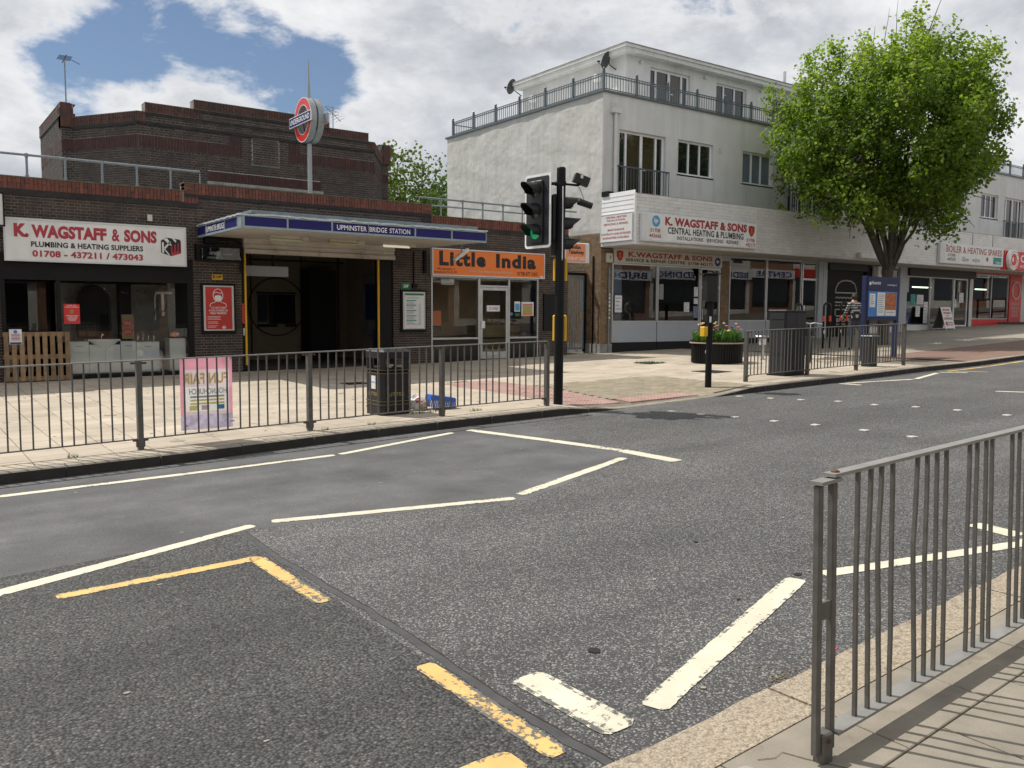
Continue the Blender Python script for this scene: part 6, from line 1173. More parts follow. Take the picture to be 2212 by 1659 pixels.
text('BOILER & HEATING SPARES', 'lettering', G_['letter_crimson'], t, (35.45, ly, 4.33), X_, Z_, 4.80, .27, .012); text('01708\n447020', 'lettering', G_['letter_black'], t, (35.55, ly, 3.98), X_, Z_, .68, .30, .01); text('Glow    worm', 'lettering', G_['letter_grey'], t, (36.75, ly, 3.99), X_, Z_, 1.55, .20, .02); MB().lathe([(0, 0), (.1, 0), (.1, .003), (0, .003)], (38.95, ly, 4.15), 10, ax='y').build('hand_badge', G_['letter_crimson'], t); MB().box(39.5, 40.25, ly, ly + .003, 3.97, 4.27).build('teal_label', G_['teal'], t); text('Vaillant', 'lettering', G_['letter_white'], t, (39.72, ly - .003, 4.0), X_, Z_, .5, .11, .01)
t = thing('chicken_sign', (43, SY2, 3.8), 'red fascia sign of the chicken shop at the right edge', 'shop sign'); MB().box(40.52, 48.0, SY2, YC - .006, 3.80, 4.62).build('board', G_['bright_red'], t); text('CHICKY CHAPS', 'lettering', G_['letter_white'], t, (42.1, SY2 - .004, 4.15), X_, Z_, 4.5, .34, .03); text('HOT CHICKEN & MORE', 'lettering', G_['letter_white'], t, (42.1, SY2 - .004, 3.9), X_, Z_, 3.6, .14, .01)
t = thing('round_chicken_sign', (41.1, YC - .4, 3.8), 'round white and red badge sign over the chicken shop corner', 'shop sign'); cc = (41.08, YC - .32, 4.22)
MB().lathe([(0, 0), (.46, 0), (.46, .14), (0, .14)], cc, 28, ax='y').build('disc', G_['letter_white'], t); MB().lathe([(0, -.003), (.27, -.003), (.27, 0)], cc, 24, ax='y').build('centre', G_['bright_red'], t); blob(cc[0] - .1, cc[1] - .006, cc[2], .08, .004, .1, j=.25).build('chicken_mark', G_['letter_white'], t); blob(cc[0] + .11, cc[1] - .006, cc[2] + .02, .08, .004, .09, j=.25).build('fries_mark', G_['gold'], t)
for i, ch in enumerate('CHICKY CHAPS'):
    if ch == ' ': continue
    a = math.radians(188 + i * 15.5); U = Vector((-math.sin(a), 0, math.cos(a))); V = Vector((-math.cos(a), 0, -math.sin(a))); O = Vector((cc[0], cc[1] - .004, cc[2])) + .425 * Vector((math.cos(a), 0, math.sin(a))) - U * .035
    text(ch, 'lettering', G_['letter_red'], t, O, U, V, .072, .11, .03)
for i in range(5):
    a = math.radians(38 + i * 26); px_, pz_ = cc[0] + .365 * math.cos(a), cc[2] + .365 * math.sin(a); MB().poly([(px_ + (.045 if k % 2 == 0 else .018) * math.sin(k * math.pi / 5), cc[1] - .004, pz_ + (.045 if k % 2 == 0 else .018) * math.cos(k * math.pi / 5)) for k in range(10)]).build('star', G_['letter_blue'], t)
t = thing('alarm_sounder', (18.15, YB - .1, 3.3), 'cream alarm box on the brown brick pier', 'alarm box'); MB().bbox(18.03, 18.27, YB - .12, YB - .008, 3.29, 3.58, .02).build('casing', G_['sign_cream'], t); MB().box(18.12, 18.18, YB - .124, YB - .121, 3.4, 3.5).build('label', G_['letter_grey'], t)
t = thing('conduit_pipe', (18.17, YB - .05, .5), 'grey pipe with white stickers up the brick pier', 'pipe'); MB().tube((18.17, YB - .05, .5), (18.17, YB - .05, 3.13), .03).path([(18.17, YB - .05, 3.1), (18.2, YB - .05, 3.2), (18.24, YB - .04, 3.29)], .008).build('pipe', G_['gate_steel'], t)
for k in range(7): MB().box(18.145, 18.195, YB - .087, YB - .081, 1.55 + k * .12, 1.61 + k * .12 + .02 * (k % 2)).build('sticker', G_['paper' if k != 1 else 'fair_yellow'], t)
# ------------------------------------------------------------------ pedestrian guard rails
def seg_box(mb, p, q, w, h, m=0):
    """bar from p to q, w wide on plan, h deep (p and q on its upper face)"""
    p, q = Vector(p), Vector(q); d = (q - p); n = Vector((-d.y, d.x, 0)).normalized() * (w / 2); dn = Vector((0, 0, -h))
    mb.hexa([p - n + dn, q - n + dn, q + n + dn, p + n + dn, p - n, q - n, q + n, p + n], m); return mb
BAR = MB().box(-.008, .008, -.008, .008, 0, .86).mesh('bar', G_['rail_grey']); POST = MB().box(-.028, .028, -.035, .035, -.02, .985).box(-.045, .045, -.02, .02, .03, .12).mesh('post', G_['rail_grey'])
def guard_rail(label, posts, fz, skip_first=False):
    p0 = posts[0]; t = thing('pedestrian_guard_rail', (p0[0], p0[1], fz(*p0)), label, 'guard rail', 'pedestrian guard rails along the kerbs')
    for x, y in posts:
        a = math.atan2(posts[-1][1] - p0[1], posts[-1][0] - p0[0]); piece('post', POST, t, (x, y, fz(x, y)), (0, 0, a))
    for (a, b), (c, d) in zip(posts, posts[1:]):
        za, zc = fz(a, b), fz(c, d); seg_box(MB(), (a, b, za + 1.0), (c, d, zc + 1.0), .045, .014).build('top_rail', G_['rail_top'], t)
        u = Vector((c - a, d - b, 0)).normalized(); seg_box(MB(), (a + u.x * .03, b + u.y * .03, za + .125), (c - u.x * .03, d - u.y * .03, zc + .125), .04, .012).build('bottom_rail', G_['rail_grey'], t)
        ln = math.hypot(c - a, d - b); pos = []; x = .15
        while x < ln - .1:
            for k in range(4):
                if x < ln - .1: pos.append(x)
                x += .115
            x += .04
        for s in pos:
            f_ = s / ln; X, Y = a + (c - a) * f_, b + (d - b) * f_; z = za + (zc - za) * f_
            piece('bar', BAR, t, (X, Y, z + .125), (ru(-.006, .006), ru(-.006, .006), 0))
        for (x, y, z, s) in ((a, b, za, 1), (c, d, zc, -1)):
            MB().box(x + s * .06 - .02, x + s * .06 + .02, y - .025, y + .025, z + .955, z + .975).box(x + s * .06 - .02, x + s * .06 + .02, y - .022, y + .022, z + .095, z + .112).build('clamp', G_['bolt_rust'], t)
    return t
guard_rail('grey guard rail between the kerb and the station forecourt', [(-1.9, 9.9), (.15, 9.99), (2.2, 10.09), (4.25, 10.23), (6.27, 10.34), (8.17, 10.36)], pv)
guard_rail('grey guard rail beyond the crossing, before the dark cabinet', [(13.51, 10.85), (15.6, 10.93), (17.5, 11.0), (19.6, 11.08)], pv)
t = thing('near_guard_rail', (2.53, 1.67, nv(2.5, 0)), 'weathered steel guard rail with bent bars on the near pavement', 'guard rail', 'pedestrian guard rails along the kerbs')
def ny_(x): return 1.668 + .05 * (x - 2.56)
for x in (2.485, 2.571): MB().bbox(x - .0135, x + .0135, ny_(x) - .012, ny_(x) + .012, nv(x, 0) + .035, nv(x, 0) + .965, .003).build('end_post', G_['rail_grey'], t)
MB().bbox(2.499, 2.557, ny_(2.53) - .024, ny_(2.53) + .022, nv(2.5, 0) - .03, nv(2.5, 0) + .105, .006).build('socket', G_['rail_grey'], t); MB().lathe([(0, 0), (.008, 0), (.008, .006), (0, .008)], (2.527, ny_(2.53) - .030, nv(2.5, 0) + .08), 8, ax='y').build('grub_screw', G_['bolt_rust'], t)
MB().box(2.4985, 2.5575, ny_(2.53) - .006, ny_(2.53) + .008, nv(2.5, 0) + .50, nv(2.5, 0) + .56).build('web_plate', G_['rail_grey'], t); seg_box(MB(), (2.468, ny_(2.47), nv(2.5, 0) + .98), (2.592, ny_(2.59), nv(2.6, 0) + .981), .050, .012).build('cap_plate', G_['rail_top'], t)
zt = lambda x: nv(x, 0) + 1.0; zl = lambda x: nv(x, 0) + .095
seg_box(MB(), (2.548, ny_(2.548), zt(2.55) - .002), (4.62, ny_(4.62), zt(4.62) - .002), .048, .012).build('top_rail', G_['rail_top'], t); seg_box(MB(), (2.575, ny_(2.575), zl(2.575)), (4.62, ny_(4.62), zl(4.62)), .066, .010).build('bottom_rail', G_['rail_top'], t)
MB().lathe([(.016, 0), (.014, .005), (.006, .009), (0, .010)], (2.585, ny_(2.58), zt(2.58) - .002), 10).build('bolt', G_['bolt_rust'], t)
bx_ = [2.733, 2.822, 2.90, 2.98, 3.17, 3.25, 3.33, 3.41, 3.62, 3.69, 3.78, 3.84, 4.05, 4.13, 4.21, 4.29, 4.45]; bend = {1: (-.016, .6), 2: (-.022, .66), 4: (-.026, .60), 5: (-.010, .55), 8: (-.010, .5)}
for i, x in enumerate(bx_):
    dx, h = bend.get(i, (ru(-.003, .003), .5)); y = ny_(x); z0, z1 = zl(x), zt(x) - .014; mb = MB(); pts = []
    for k in range(9):
        f_ = k / 8; w_ = (f_ / h if f_ < h else (1 - f_) / (1 - h)); pts.append((x + dx * (w_ ** 1.6), y + ru(-.001, .001), z0 + (z1 - z0) * f_))
    for a, b in zip(pts, pts[1:]):
        s = .0068; mb.hexa([(a[0] - s, a[1] - s, a[2]), (a[0] + s, a[1] - s, a[2]), (a[0] + s, a[1] + s, a[2]), (a[0] - s, a[1] + s, a[2]), (b[0] - s, b[1] - s, b[2]), (b[0] + s, b[1] - s, b[2]), (b[0] + s, b[1] + s, b[2]), (b[0] - s, b[1] + s, b[2])], 0, 0., (0, 1))
    mb.build('bar', G_['rail_grey'], t)
for x in (4.6, 4.68, 6.68): MB().bbox(x - .02, x + .02, ny_(x) - .022, ny_(x) + .022, nv(x, 0) - .02, nv(x, 0) + 1.0, .003).build('post', G_['rail_grey'], t)
seg_box(MB(), (4.68, ny_(4.68), zt(4.68)), (6.68, ny_(6.68), zt(6.68)), .048, .012).build('top_rail', G_['rail_top'], t); seg_box(MB(), (4.7, ny_(4.7), zl(4.7)), (6.66, ny_(6.66), zl(6.66)), .05, .010).build('bottom_rail', G_['rail_top'], t)
for k in range(18): x = 4.8 + k * .105; MB().box(x - .007, x + .007, ny_(x) - .007, ny_(x) + .007, zl(x), zt(x) - .012).build('bar', G_['rail_grey'], t)
t.rotation_euler = (-.026, 0, 0); t.location.x += .012
MB().path([(3.26, 2.13, nv(3.3, 0) + .008), (3.33, 2.165, nv(3.3, 0) + .016), (3.42, 2.19, nv(3.4, 0) + .006)], .005, 6).build('pink_cord', G_['pink_string'], None, base=(3.33, 2.16, nv(3.3, 0)), label='scrap of pink cord on the near kerb behind the rail post', cat='cord')
# fun fair placard tied to the rail, its print showing through from behind
t = thing('fair_placard', (2.96, 10.17, .33), 'faded pink fun fair placard tied to the rail, seen from behind', 'placard'); py0 = 10.165
def fx(x): return 10.168 + .06 * (x - 2.66)
def quad(x0, x1, z0, z1, dy): return [(x0, fx(x0) - dy, z0), (x1, fx(x1) - dy, z0), (x1, fx(x1) - dy, z1), (x0, fx(x0) - dy, z1)]
XS = [2.66, 2.70, 2.72, 3.21, 3.23, 3.27]; ZS = [.33, .50, .54, .83, 1.03, 1.165]; cell = {}
for i in range(5):
    for j in range(5):
        k = 'fair_mauve' if j == 0 else 'pink' if j == 4 or i in (0, 4) else 'fair_white' if (j == 2 and i == 2) else 'fair_pale'
        cell.setdefault(k, MB()).poly(quad(XS[i], XS[i + 1], ZS[j], ZS[j + 1], 0))
for k, mb in cell.items(): mb.build({'fair_mauve': 'mauve_foot', 'pink': 'pink_border', 'fair_white': 'white_panel', 'fair_pale': 'pale_ground'}[k], G_[k], t)
text('FUN FAIR', 'lettering', G_['fair_yellow'], t, (3.22, fx(3.22) - .004, .86), -X_ + Vector((0, -.06, 0)), Z_, .53, .13, .04); text('HORNCHURCH', 'lettering', G_['fair_grey'], t, (3.20, fx(3.2) - .004, .74), -X_ + Vector((0, -.06, 0)), Z_, .44, .07, .03)
for k, (z, m_) in enumerate(((.70, 'fair_grey'), (.66, 'fair_yellow'), (.62, 'fair_yellow'))): MB().poly(quad(2.77, 3.17, z, z + .022, .004)).build('print', G_[m_], t)
for k, (x, m_) in enumerate(((2.76, 'fair_yellow'), (2.9, 'fair_pale'), (3.08, 'sky_blue'))): MB().poly(quad(x, x + .09, .555, .61, .004)).build('print', G_[m_], t)
for x, z in ((2.68, 1.16), (3.25, 1.15), (2.70, .38), (3.24, .40)): MB().tube((x, fx(x) + .01, z), (x + .01, 10.10, z + .01), .005, n=5).build('cable_tie', G_['black_paint'], t)

# ------------------------------------------------------------------ traffic signals
def hood(mb, c, r, ln, m=0):
    """visor over a lens at c (local, facing -y)"""
    n = 14
    for i in range(n):
        a, b = math.radians(-28 + 236 * i / n), math.radians(-28 + 236 * (i + 1) / n)
        def q(an, d, rr): return (c[0] + rr * math.cos(an), c[1] - d, c[2] + rr * math.sin(an))
        la = ln * (.50 + .5 * max(0., math.sin(a)) ** .7); lb = ln * (.50 + .5 * max(0., math.sin(b)) ** .7); r2 = r * .86
        mb.poly([q(a, 0, r), q(b, 0, r), q(b, lb, r2), q(a, la, r2)], m); mb.poly([q(b, 0, r - .006), q(a, 0, r - .006), q(a, la, r2 - .006), q(b, lb, r2 - .006)], m)
        mb.poly([q(a, la, r2), q(b, lb, r2), q(b, lb, r2 - .006), q(a, la, r2 - .006)], m)
def rounded(w, h, r, y, n=5):
    P = []
    for cx, cz, a0 in ((w / 2 - r, h / 2 - r, 0), (-w / 2 + r, h / 2 - r, 90), (-w / 2 + r, -h / 2 + r, 180), (w / 2 - r, -h / 2 + r, 270)):
        for k in range(n + 1): a = math.radians(a0 + 90 * k / n); P.append((cx + r * math.cos(a), y, cz + r * math.sin(a)))
    return P[::-1]
def signal_head(t, c, th, lit, board=True):
    M = Matrix.Translation(c) @ Matrix.Rotation(th, 4, 'Z')
    if board:
        b = MB().prism(rounded(.60, 1.14, .05, .03), (0, .012, 0)).xf(M).build('backing_board', G_['letter_white'], t); MB().prism(rounded(.53, 1.06, .03, .026), (0, .0035, 0)).xf(M).build('board_face', G_['cab_dark'], b)
    hb = MB().bbox(-.145, .145, -.02, .19, -.49, .47, .02).xf(M).build('head_case', G_['black_plastic'], t)
    for k, z in enumerate((.32, .0, -.32)):
        h = MB(); hood(h, (0, -.02, z), .125, .27); h.lathe([(.125, -.02), (.14, -.0205), (.14, .0)], (0, 0, z), 16, ax='y'); h.xf(M).build('visor', G_['black_plastic'], hb)
        l = MB().lathe([(0, -.045), (.06, -.04), (.10, -.026), (.115, -.021)], (0, 0, z), 16, ax='y').xf(M); l.build('lens', G_['lens_green' if (lit and k == 2) else 'lens_off'], hb)
    return M
px_, py_, pz_ = 8.52, 10.51, pv(8.52, 10.51)
t = thing('traffic_light', (px_, py_, pz_), 'tall black traffic signal pole showing green at the crossing', 'traffic light')
MB().path([(px_, py_, pz_ - .05), (px_ + .02, py_ + .01, 2.0), (px_ + .045, py_ + .03, 3.95)], [.074, .073, .070], 14).lathe([(.071, 0), (.06, .02), (0, .03)], (px_ + .045, py_ + .03, 3.95), 14).build('pole', G_['black_paint'], t, smooth=False)
signal_head(t, (8.235, 10.745, 3.29), math.radians(-86), True); signal_head(t, (8.70, 10.66, 3.10), math.radians(58), False)
for z in (3.72, 2.84): MB().path([(8.54, 10.53, z), (8.42, 10.66, z), (8.32, 10.75, z)], .025, 8).box(8.50, 8.62, 10.48, 10.62, z - .03, z + .03).build('bracket', G_['black_paint'], t)
for z in (3.5, 2.66): MB().path([(8.56, 10.54, z), (8.64, 10.62, z)], .025, 8).build('bracket', G_['black_paint'], t)
for z0, z1 in ((2.22, 2.57), (1.27, 1.68)):
    MB().bbox(-.095, .125, .07, .22, z0, z1, .02).xf(Matrix.Translation((8.545, 10.53, 0)) @ Matrix.Rotation(math.radians(-36), 4, 'Z')).build('push_button_box', G_['yellow_paint'], t)
dt = MB().bbox(-.07, .07, -.16, .09, -.07, .07, .01).xf(Matrix.Translation((8.83, 10.42, 3.80)) @ Matrix.Rotation(math.radians(62), 4, 'Z') @ Matrix.Rotation(math.radians(20), 4, 'X')); dt.build('detector', G_['black_plastic'], t); MB().tube((8.58, 10.54, 3.72), (8.82, 10.42, 3.70), .018).tube((8.82, 10.42, 3.70), (8.83, 10.42, 3.76), .02).build('detector_arm', G_['black_paint'], t)
d2 = MB().lathe([(.05, -.12), (.055, .1), (.04, .12)], (0, 0, 0), 10, ax='y').xf(Matrix.Translation((8.90, 10.36, 3.42)) @ Matrix.Rotation(math.radians(62), 4, 'Z') @ Matrix.Rotation(math.radians(18), 4, 'X')); d2.build('detector', G_['black_plastic'], t); MB().path([(8.83, 10.42, 3.68), (8.87, 10.40, 3.58), (8.90, 10.37, 3.46)], .006, 5).build('cable', G_['rail_top'], t)
MB().box(8.79, 8.86, 10.335, 10.338, 3.80, 3.85).build('label_plate', G_['paper'], t)
# smaller pole at the far side of the crossing
bx2, by2, bz2 = 12.46, 10.88, pv(12.46, 10.88)
t = thing('crossing_signal', (bx2, by2, bz2), 'slim black crossing post with small yellow button box by the planter', 'crossing signal')
MB().tube((bx2, by2, bz2 - .05), (bx2 + .01, by2, 2.05), .062, .060, 12).build('pole', G_['black_paint'], t); M = Matrix.Translation((bx2 + .0, by2, 2.20)) @ Matrix.Rotation(math.radians(150), 4, 'Z')
MB().bbox(-.12, .12, -.13, .11, -.26, .24, .02).xf(M).build('head_case', G_['black_plastic'], t); MB().box(-.20, .19, -.18, .15, .241, .262).xf(M).build('rain_plate', G_['black_plastic'], t)
for z in (.11, -.12):
    h = MB(); hood(h, (0, -.13, z), .10, .16); h.xf(M).build('visor', G_['black_plastic'], t); MB().lathe([(0, -.14), (.09, -.131)], (0, 0, z), 12, ax='y').xf(M).build('lens', G_['lens_off'], t)
MB().bbox(bx2 - .155, bx2 - .055, by2 - .02, by2 + .10, 1.29, 1.47, .01).build('push_button_box', G_['yellow_paint'], t); MB().box(bx2 - .06, bx2 - .02, by2 - .062, by2 - .052, 1.55, 1.66).build('label_plate', G_['paper'], t)

# ------------------------------------------------------------------ litter bin, bag and basket
lx0, lx1, ly0, ly1 = 5.60, 6.08, 10.88, 11.40; lz = pv(5.8, 11.1)
t = thing('litter_bin', (5.84, 11.14, lz), 'black square litter bin with gold lettering behind the guard rail', 'litter bin')
b = MB().bbox(lx0, lx1, ly0, ly1, lz - .03, lz + .66, .05)
for sx in (lx0 + .0, lx1 - .11): 
    for sy in (ly0, ly1 - .11): b.bbox(sx, sx + .11, sy, sy + .11, lz + .64, lz + .87, .04)
BIN = b.build('body', G_['black_plastic'], t)
lid = MB().bbox(lx0 - .012, lx1 + .012, ly0 - .012, ly1 + .012, lz + .815, lz + .945, .055).build('lid', G_['black_plastic'], t); MB().box(lx0 + .05, lx1 - .05, ly0 + .05, ly1 - .05, lz + .662, lz + .668).build('inner_tray', G_['black_matt'], t)
for z in (.60, .645): MB().bbox(lx0 - .010, lx1 + .010, ly0 - .010, ly1 + .010, lz + z - .008, lz + z + .010, .05).build('band', G_['gold' if 0 else 'black_plastic'], BIN); MB().bbox(lx0 - .0115, lx1 + .0115, ly0 - .0115, ly1 + .0115, lz + z - .002, lz + z + .004, .05).build('gold_line', G_['gold'], BIN)
for z in (.10, .15, .20): MB().bbox(lx0 - .010, lx1 + .010, ly0 - .010, ly1 + .010, lz + z - .008, lz + z + .010, .05).build('band', G_['black_plastic'], BIN)
for z in (.15, .20): MB().bbox(lx0 - .0115, lx1 + .0115, ly0 - .0115, ly1 + .0115, lz + z - .002, lz + z + .004, .05).build('gold_line', G_['gold'], BIN)
text('LITTER', 'lettering', G_['gold'], BIN, (lx0 + .11, ly0 - .004, lz + .275), X_, Z_, .26, .05, .02); text('LITTER', 'lettering', G_['gold'], BIN, (lx0 - .004, ly1 - .13, lz + .275), -Y_, Z_, .26, .05, .02); MB().box(lx0 - .006, lx0 - .002, ly0 + .18, ly1 - .18, lz + .37, lz + .56).build('notice_plate', G_['paper'], BIN); MB().box(lx0 - .008, lx0 - .0061, ly0 + .19, ly1 - .19, lz + .46, lz + .475).build('plate_stripe', G_['sky_blue'], BIN)
blob(5.78, 11.05, lz + .70, .10, .09, .045, j=.3).build('litter_bag', G_['bag_white'], None, base=(5.78, 11.05, lz + .67), label='white carrier bag inside the mouth of the black litter bin', cat='carrier bag')
bz = pv(6.35, 11.2)
t = thing('carrier_bag', (6.32, 11.2, bz), 'full white carrier bag with red letter beside the litter bin', 'carrier bag'); blob(6.33, 11.2, bz + .11, .13, .12, .115, 12, 8, .14).build('bag', G_['bag_white'], t, smooth=False); blob(6.42, 11.13, bz + .08, .07, .07, .08, j=.25).build('bag_fold', G_['bag_tan'], t); MB().path([(6.30 + .035 * math.cos(a * .5), 11.085, bz + .165 + .02 * math.sin(a * .5)) for a in range(14)], .007, 5, caps=False).build('red_letter', G_['bright_red'], t); MB().box(6.27, 6.38, 11.075, 11.08, bz + .125, bz + .138).build('blue_bars', G_['letter_blue'], t)
t = thing('shopping_basket', (6.68, 11.1, pv(6.7, 11.1)), 'blue plastic shopping basket tipped upside down beside the bag', 'basket'); M = Matrix.Translation((6.70, 11.10, pv(6.7, 11.1) + .10)) @ Matrix.Rotation(math.radians(-8), 4, 'Z') @ Matrix.Rotation(math.radians(9), 4, 'Y')
MB().bbox(-.20, .20, -.12, .12, .075, .095, .01).xf(M).build('base', G_['basket_blue'], t); MB().box(-.20, .20, -.125, -.118, .02, .075).box(-.20, .20, .118, .125, .02, .075).box(-.205, -.20, -.12, .12, .02, .075).box(.20, .205, -.12, .12, .02, .075).xf(M).build('rim', G_['basket_blue'], t)
lt = MB()
for k in range(15): x = -.19 + k * .027; lt.box(x, x + .008, -.135, -.128, -.09, .02); lt.box(x, x + .008, .128, .135, -.09, .02)
for k in range(4): lt.box(-.2, .2, -.137, -.127, -.085 + k * .028, -.078 + k * .028); lt.box(-.2, .2, .127, .137, -.085 + k * .028, -.078 + k * .028)
for k in range(9): y = -.12 + k * .028; lt.box(-.212, -.205, y, y + .008, -.09, .02); lt.box(.205, .212, y, y + .008, -.09, .02)
lt.xf(M).build('lattice', G_['basket_blue'], t, kind='stuff')

# ------------------------------------------------------------------ planter with flowers
pc = (17.16, 14.72); pz = pv(*pc); PR = .66
t = thing('flower_planter', (pc[0], pc[1], pz), 'round black slatted planter full of spring flowers', 'planter'); MB().lathe([(PR - .06, -.03), (PR - .06, .02), (PR - .03, .02), (PR - .03, .50), (PR - .05, .52)], (pc[0], pc[1], pz), 40).build('tub', G_['planter_black'], t)
rib = MB().box(-.018, .018, -.012, .012, 0, .48).mesh('slat', G_['planter_black'])
for k in range(60): a = 2 * math.pi * k / 60; piece('slat', rib, t, (pc[0] + (PR - .025) * math.cos(a), pc[1] + (PR - .025) * math.sin(a), pz + .015), (0, 0, a + math.pi / 2))
MB().lathe([(PR - .04, .50), (PR + .03, .50), (PR + .03, .535), (PR - .04, .535)], (pc[0], pc[1], pz), 40).build('rim', G_['planter_rim'], t)
cr = MB()
for k in range(70): a = 2 * math.pi * k / 70; cr.lathe([(.022, 0), (.022, .03), (.012, .045)], (pc[0] + (PR) * math.cos(a), pc[1] + PR * math.sin(a), pz + .535), 6)
cr.build('rim_studs', G_['planter_black'], t, kind='stuff'); MB().lathe([(PR - .06, .53), (.3, .57), (0, .58)], (pc[0], pc[1], pz), 24).build('soil', G_['soil'], t)
a = math.radians(203); ec = (pc[0] + (PR + .0) * math.cos(a), pc[1] + (PR + .0) * math.sin(a), pz + .30); em = MB().lathe([(0, -.012), (.085, -.01), (.085, .0)], (0, 0, 0), 18, ax='y'); M = Matrix.Translation(ec) @ Matrix.Rotation(a + math.pi / 2, 4, 'Z'); em.xf(M).build('crest_badge', G_['letter_white'], t); MB().lathe([(0, -.014), (.05, -.0135)], (0, 0, 0), 8, ax='y').xf(M).build('badge_centre', G_['aluminium'], t)
lv = MB()
for i in range(1300):
    a, r = ru(0, 6.283), (PR - .05) * math.sqrt(rnd()); x, y = pc[0] + r * math.cos(a), pc[1] + r * math.sin(a); h = ru(.12, .44) * (1.1 - .4 * r / PR); w_ = ru(.010, .022); b = ru(0, 6.283); l = ru(.02, .14); dx, dy = math.cos(b), math.sin(b); z = pz + .54; rr = rnd() * .99 + .005
    p1 = (x + dx * l * .4, y + dy * l * .4, z + h * .65); p2 = (x + dx * l, y + dy * l, z + h * ru(.8, 1.05)); nx, ny = -dy * w_, dx * w_
    lv.poly([(x - nx * .6, y - ny * .6, z), (x + nx * .6, y + ny * .6, z), (p1[0] + nx, p1[1] + ny, p1[2]), (p1[0] - nx, p1[1] - ny, p1[2])], 0, rr); lv.poly([(p1[0] - nx, p1[1] - ny, p1[2]), (p1[0] + nx, p1[1] + ny, p1[2]), p2], 0, rr)
lv.build('foliage', G_['flower_leaf'], t, kind='stuff')
def flower(x, y, z, r, mt, parent):
    mb = MB()
    for k in range(6):
        a0 = k * 1.047 + ru(-.1, .1); q = lambda an, rr, dz: (x + rr * math.cos(an), y + rr * math.sin(an), z + dz); mb.poly([(x, y, z - r * .4), q(a0 - .45, r * .8, r * .1), q(a0, r * 1.1, r * .5), q(a0 + .45, r * .8, r * .1)])
    mb.lathe([(.0, -.1 * r), (r * .45, .1 * r), (r * .3, .5 * r), (0, .55 * r)], (x, y, z), 7); mb.build('flower', G_[mt], parent)
for i in range(90):
    a, r = ru(0, 6.283), (PR - .06) * math.sqrt(rnd()); k = rnd(); mt = 'fl_red' if k < .38 else 'fl_pink' if k < .58 else 'fl_yellow' if k < .74 else 'fl_cream' if k < .86 else 'fl_purple'
    h = ru(.60, .72) if mt == 'fl_red' else ru(.74, 1.04); flower(pc[0] + r * math.cos(a), pc[1] + r * math.sin(a), pz + h, ru(.034, .055), mt, t); 
    if h > .69: MB().tube((pc[0] + r * math.cos(a), pc[1] + r * math.sin(a), pz + .55), (pc[0] + r * math.cos(a), pc[1] + r * math.sin(a), pz + h - .01), .004, n=4).build('stem', G_['weed'], t)

# ------------------------------------------------------------------ cabinet, notice board, slim bin, stands
cz = pv(15.3, 11.2)
t = thing('street_cabinet', (15.35, 11.3, cz), 'dark grey telecoms cabinet behind the far guard rail', 'cabinet'); MB().bbox(15.04, 15.72, 11.08, 11.50, cz - .03, cz + 1.34, .012).build('shell', G_['cab_dark'], t); MB().bbox(15.02, 15.74, 11.06, 11.52, cz + 1.341, cz + 1.375, .01).build('lid', G_['cab_dark'], t)
for a, b in ((15.06, 15.375), (15.385, 15.70)): MB().box(a, b, 11.066, 11.079, cz + .04, cz + 1.31).build('door', G_['cab_dark'], t)
for z0, z1 in ((.06, .44), (.46, 1.16), (1.18, 1.32)): MB().box(15.026, 15.039, 11.11, 11.47, cz + z0, cz + z1).build('side_panel', G_['cab_dark'], t)
MB().box(15.02, 15.74, 11.06, 11.52, cz - .04, cz + .03).build('plinth', G_['black_matt'], t)
nx0, nx1, nyb = 20.62, 22.15, 12.8; nz0 = pv(21.4, 12.8)
t = thing('notice_board', (21.4, nyb, nz0), 'blue council notice board on two posts before the tree', 'notice board')
for x in (nx0, nx1): MB().box(x - .045, x + .045, nyb - .05, nyb + .05, pv(x, nyb) - .05, nz0 + 2.18).build('post', G_['board_blue'], t)
MB().box(nx0 + .045, nx1 - .045, nyb - .06, nyb + .06, nz0 + 1.02, nz0 + 2.16).build('case', G_['board_blue'], t); MB().box(nx0 + .09, nx1 - .09, nyb - .068, nyb - .061, nz0 + 1.12, nz0 + 1.78).build('backing', G_['poster_blue'], t)
MB().box(nx0 + .05, nx1 - .05, nyb - .066, nyb - .061, nz0 + 1.80, nz0 + 2.14).build('header', G_['board_blue'], t); text('Havering', 'lettering', G_['letter_white'], t, (nx0 + .22, nyb - .069, nz0 + 1.93), X_, Z_, .42, .12, .02); text('www.havering.gov.uk', 'lettering', G_['letter_white'], t, (nx0 + .95, nyb - .069, nz0 + 1.93), X_, Z_, .46, .055, .01); MB().lathe([(0, 0), (.05, 0), (.05, .003)], (nx0 + .15, nyb - .07, nz0 + 1.98), 6, ax='y').build('borough_mark', G_['letter_white'], t)
for x0, x1, z0, z1, mt in ((.14, .40, 1.36, 1.72, 'paper'), (.50, .86, 1.14, 1.75, 'poster_white'), (.90, 1.40, 1.30, 1.75, 'poster_brown'), (.90, 1.40, 1.14, 1.295, 'paper')):
    p = MB().box(nx0 + x0, nx0 + x1, nyb - .073, nyb - .0685, nz0 + z0, nz0 + z1).build('pinned_sheet', G_[mt], t); q = MB(); zc = nz0 + z1 - .07
    while zc > nz0 + z0 + .05 and mt != 'poster_brown': q.box(nx0 + x0 + .04, nx0 + x1 - .05 - .03 * (int(zc * 50) % 3), nyb - .0755, nyb - .0735, zc, zc + .016); zc -= .05
    if q.f: q.build('print', G_['letter_grey'], p)
sb = pv(18.7, 11.35)
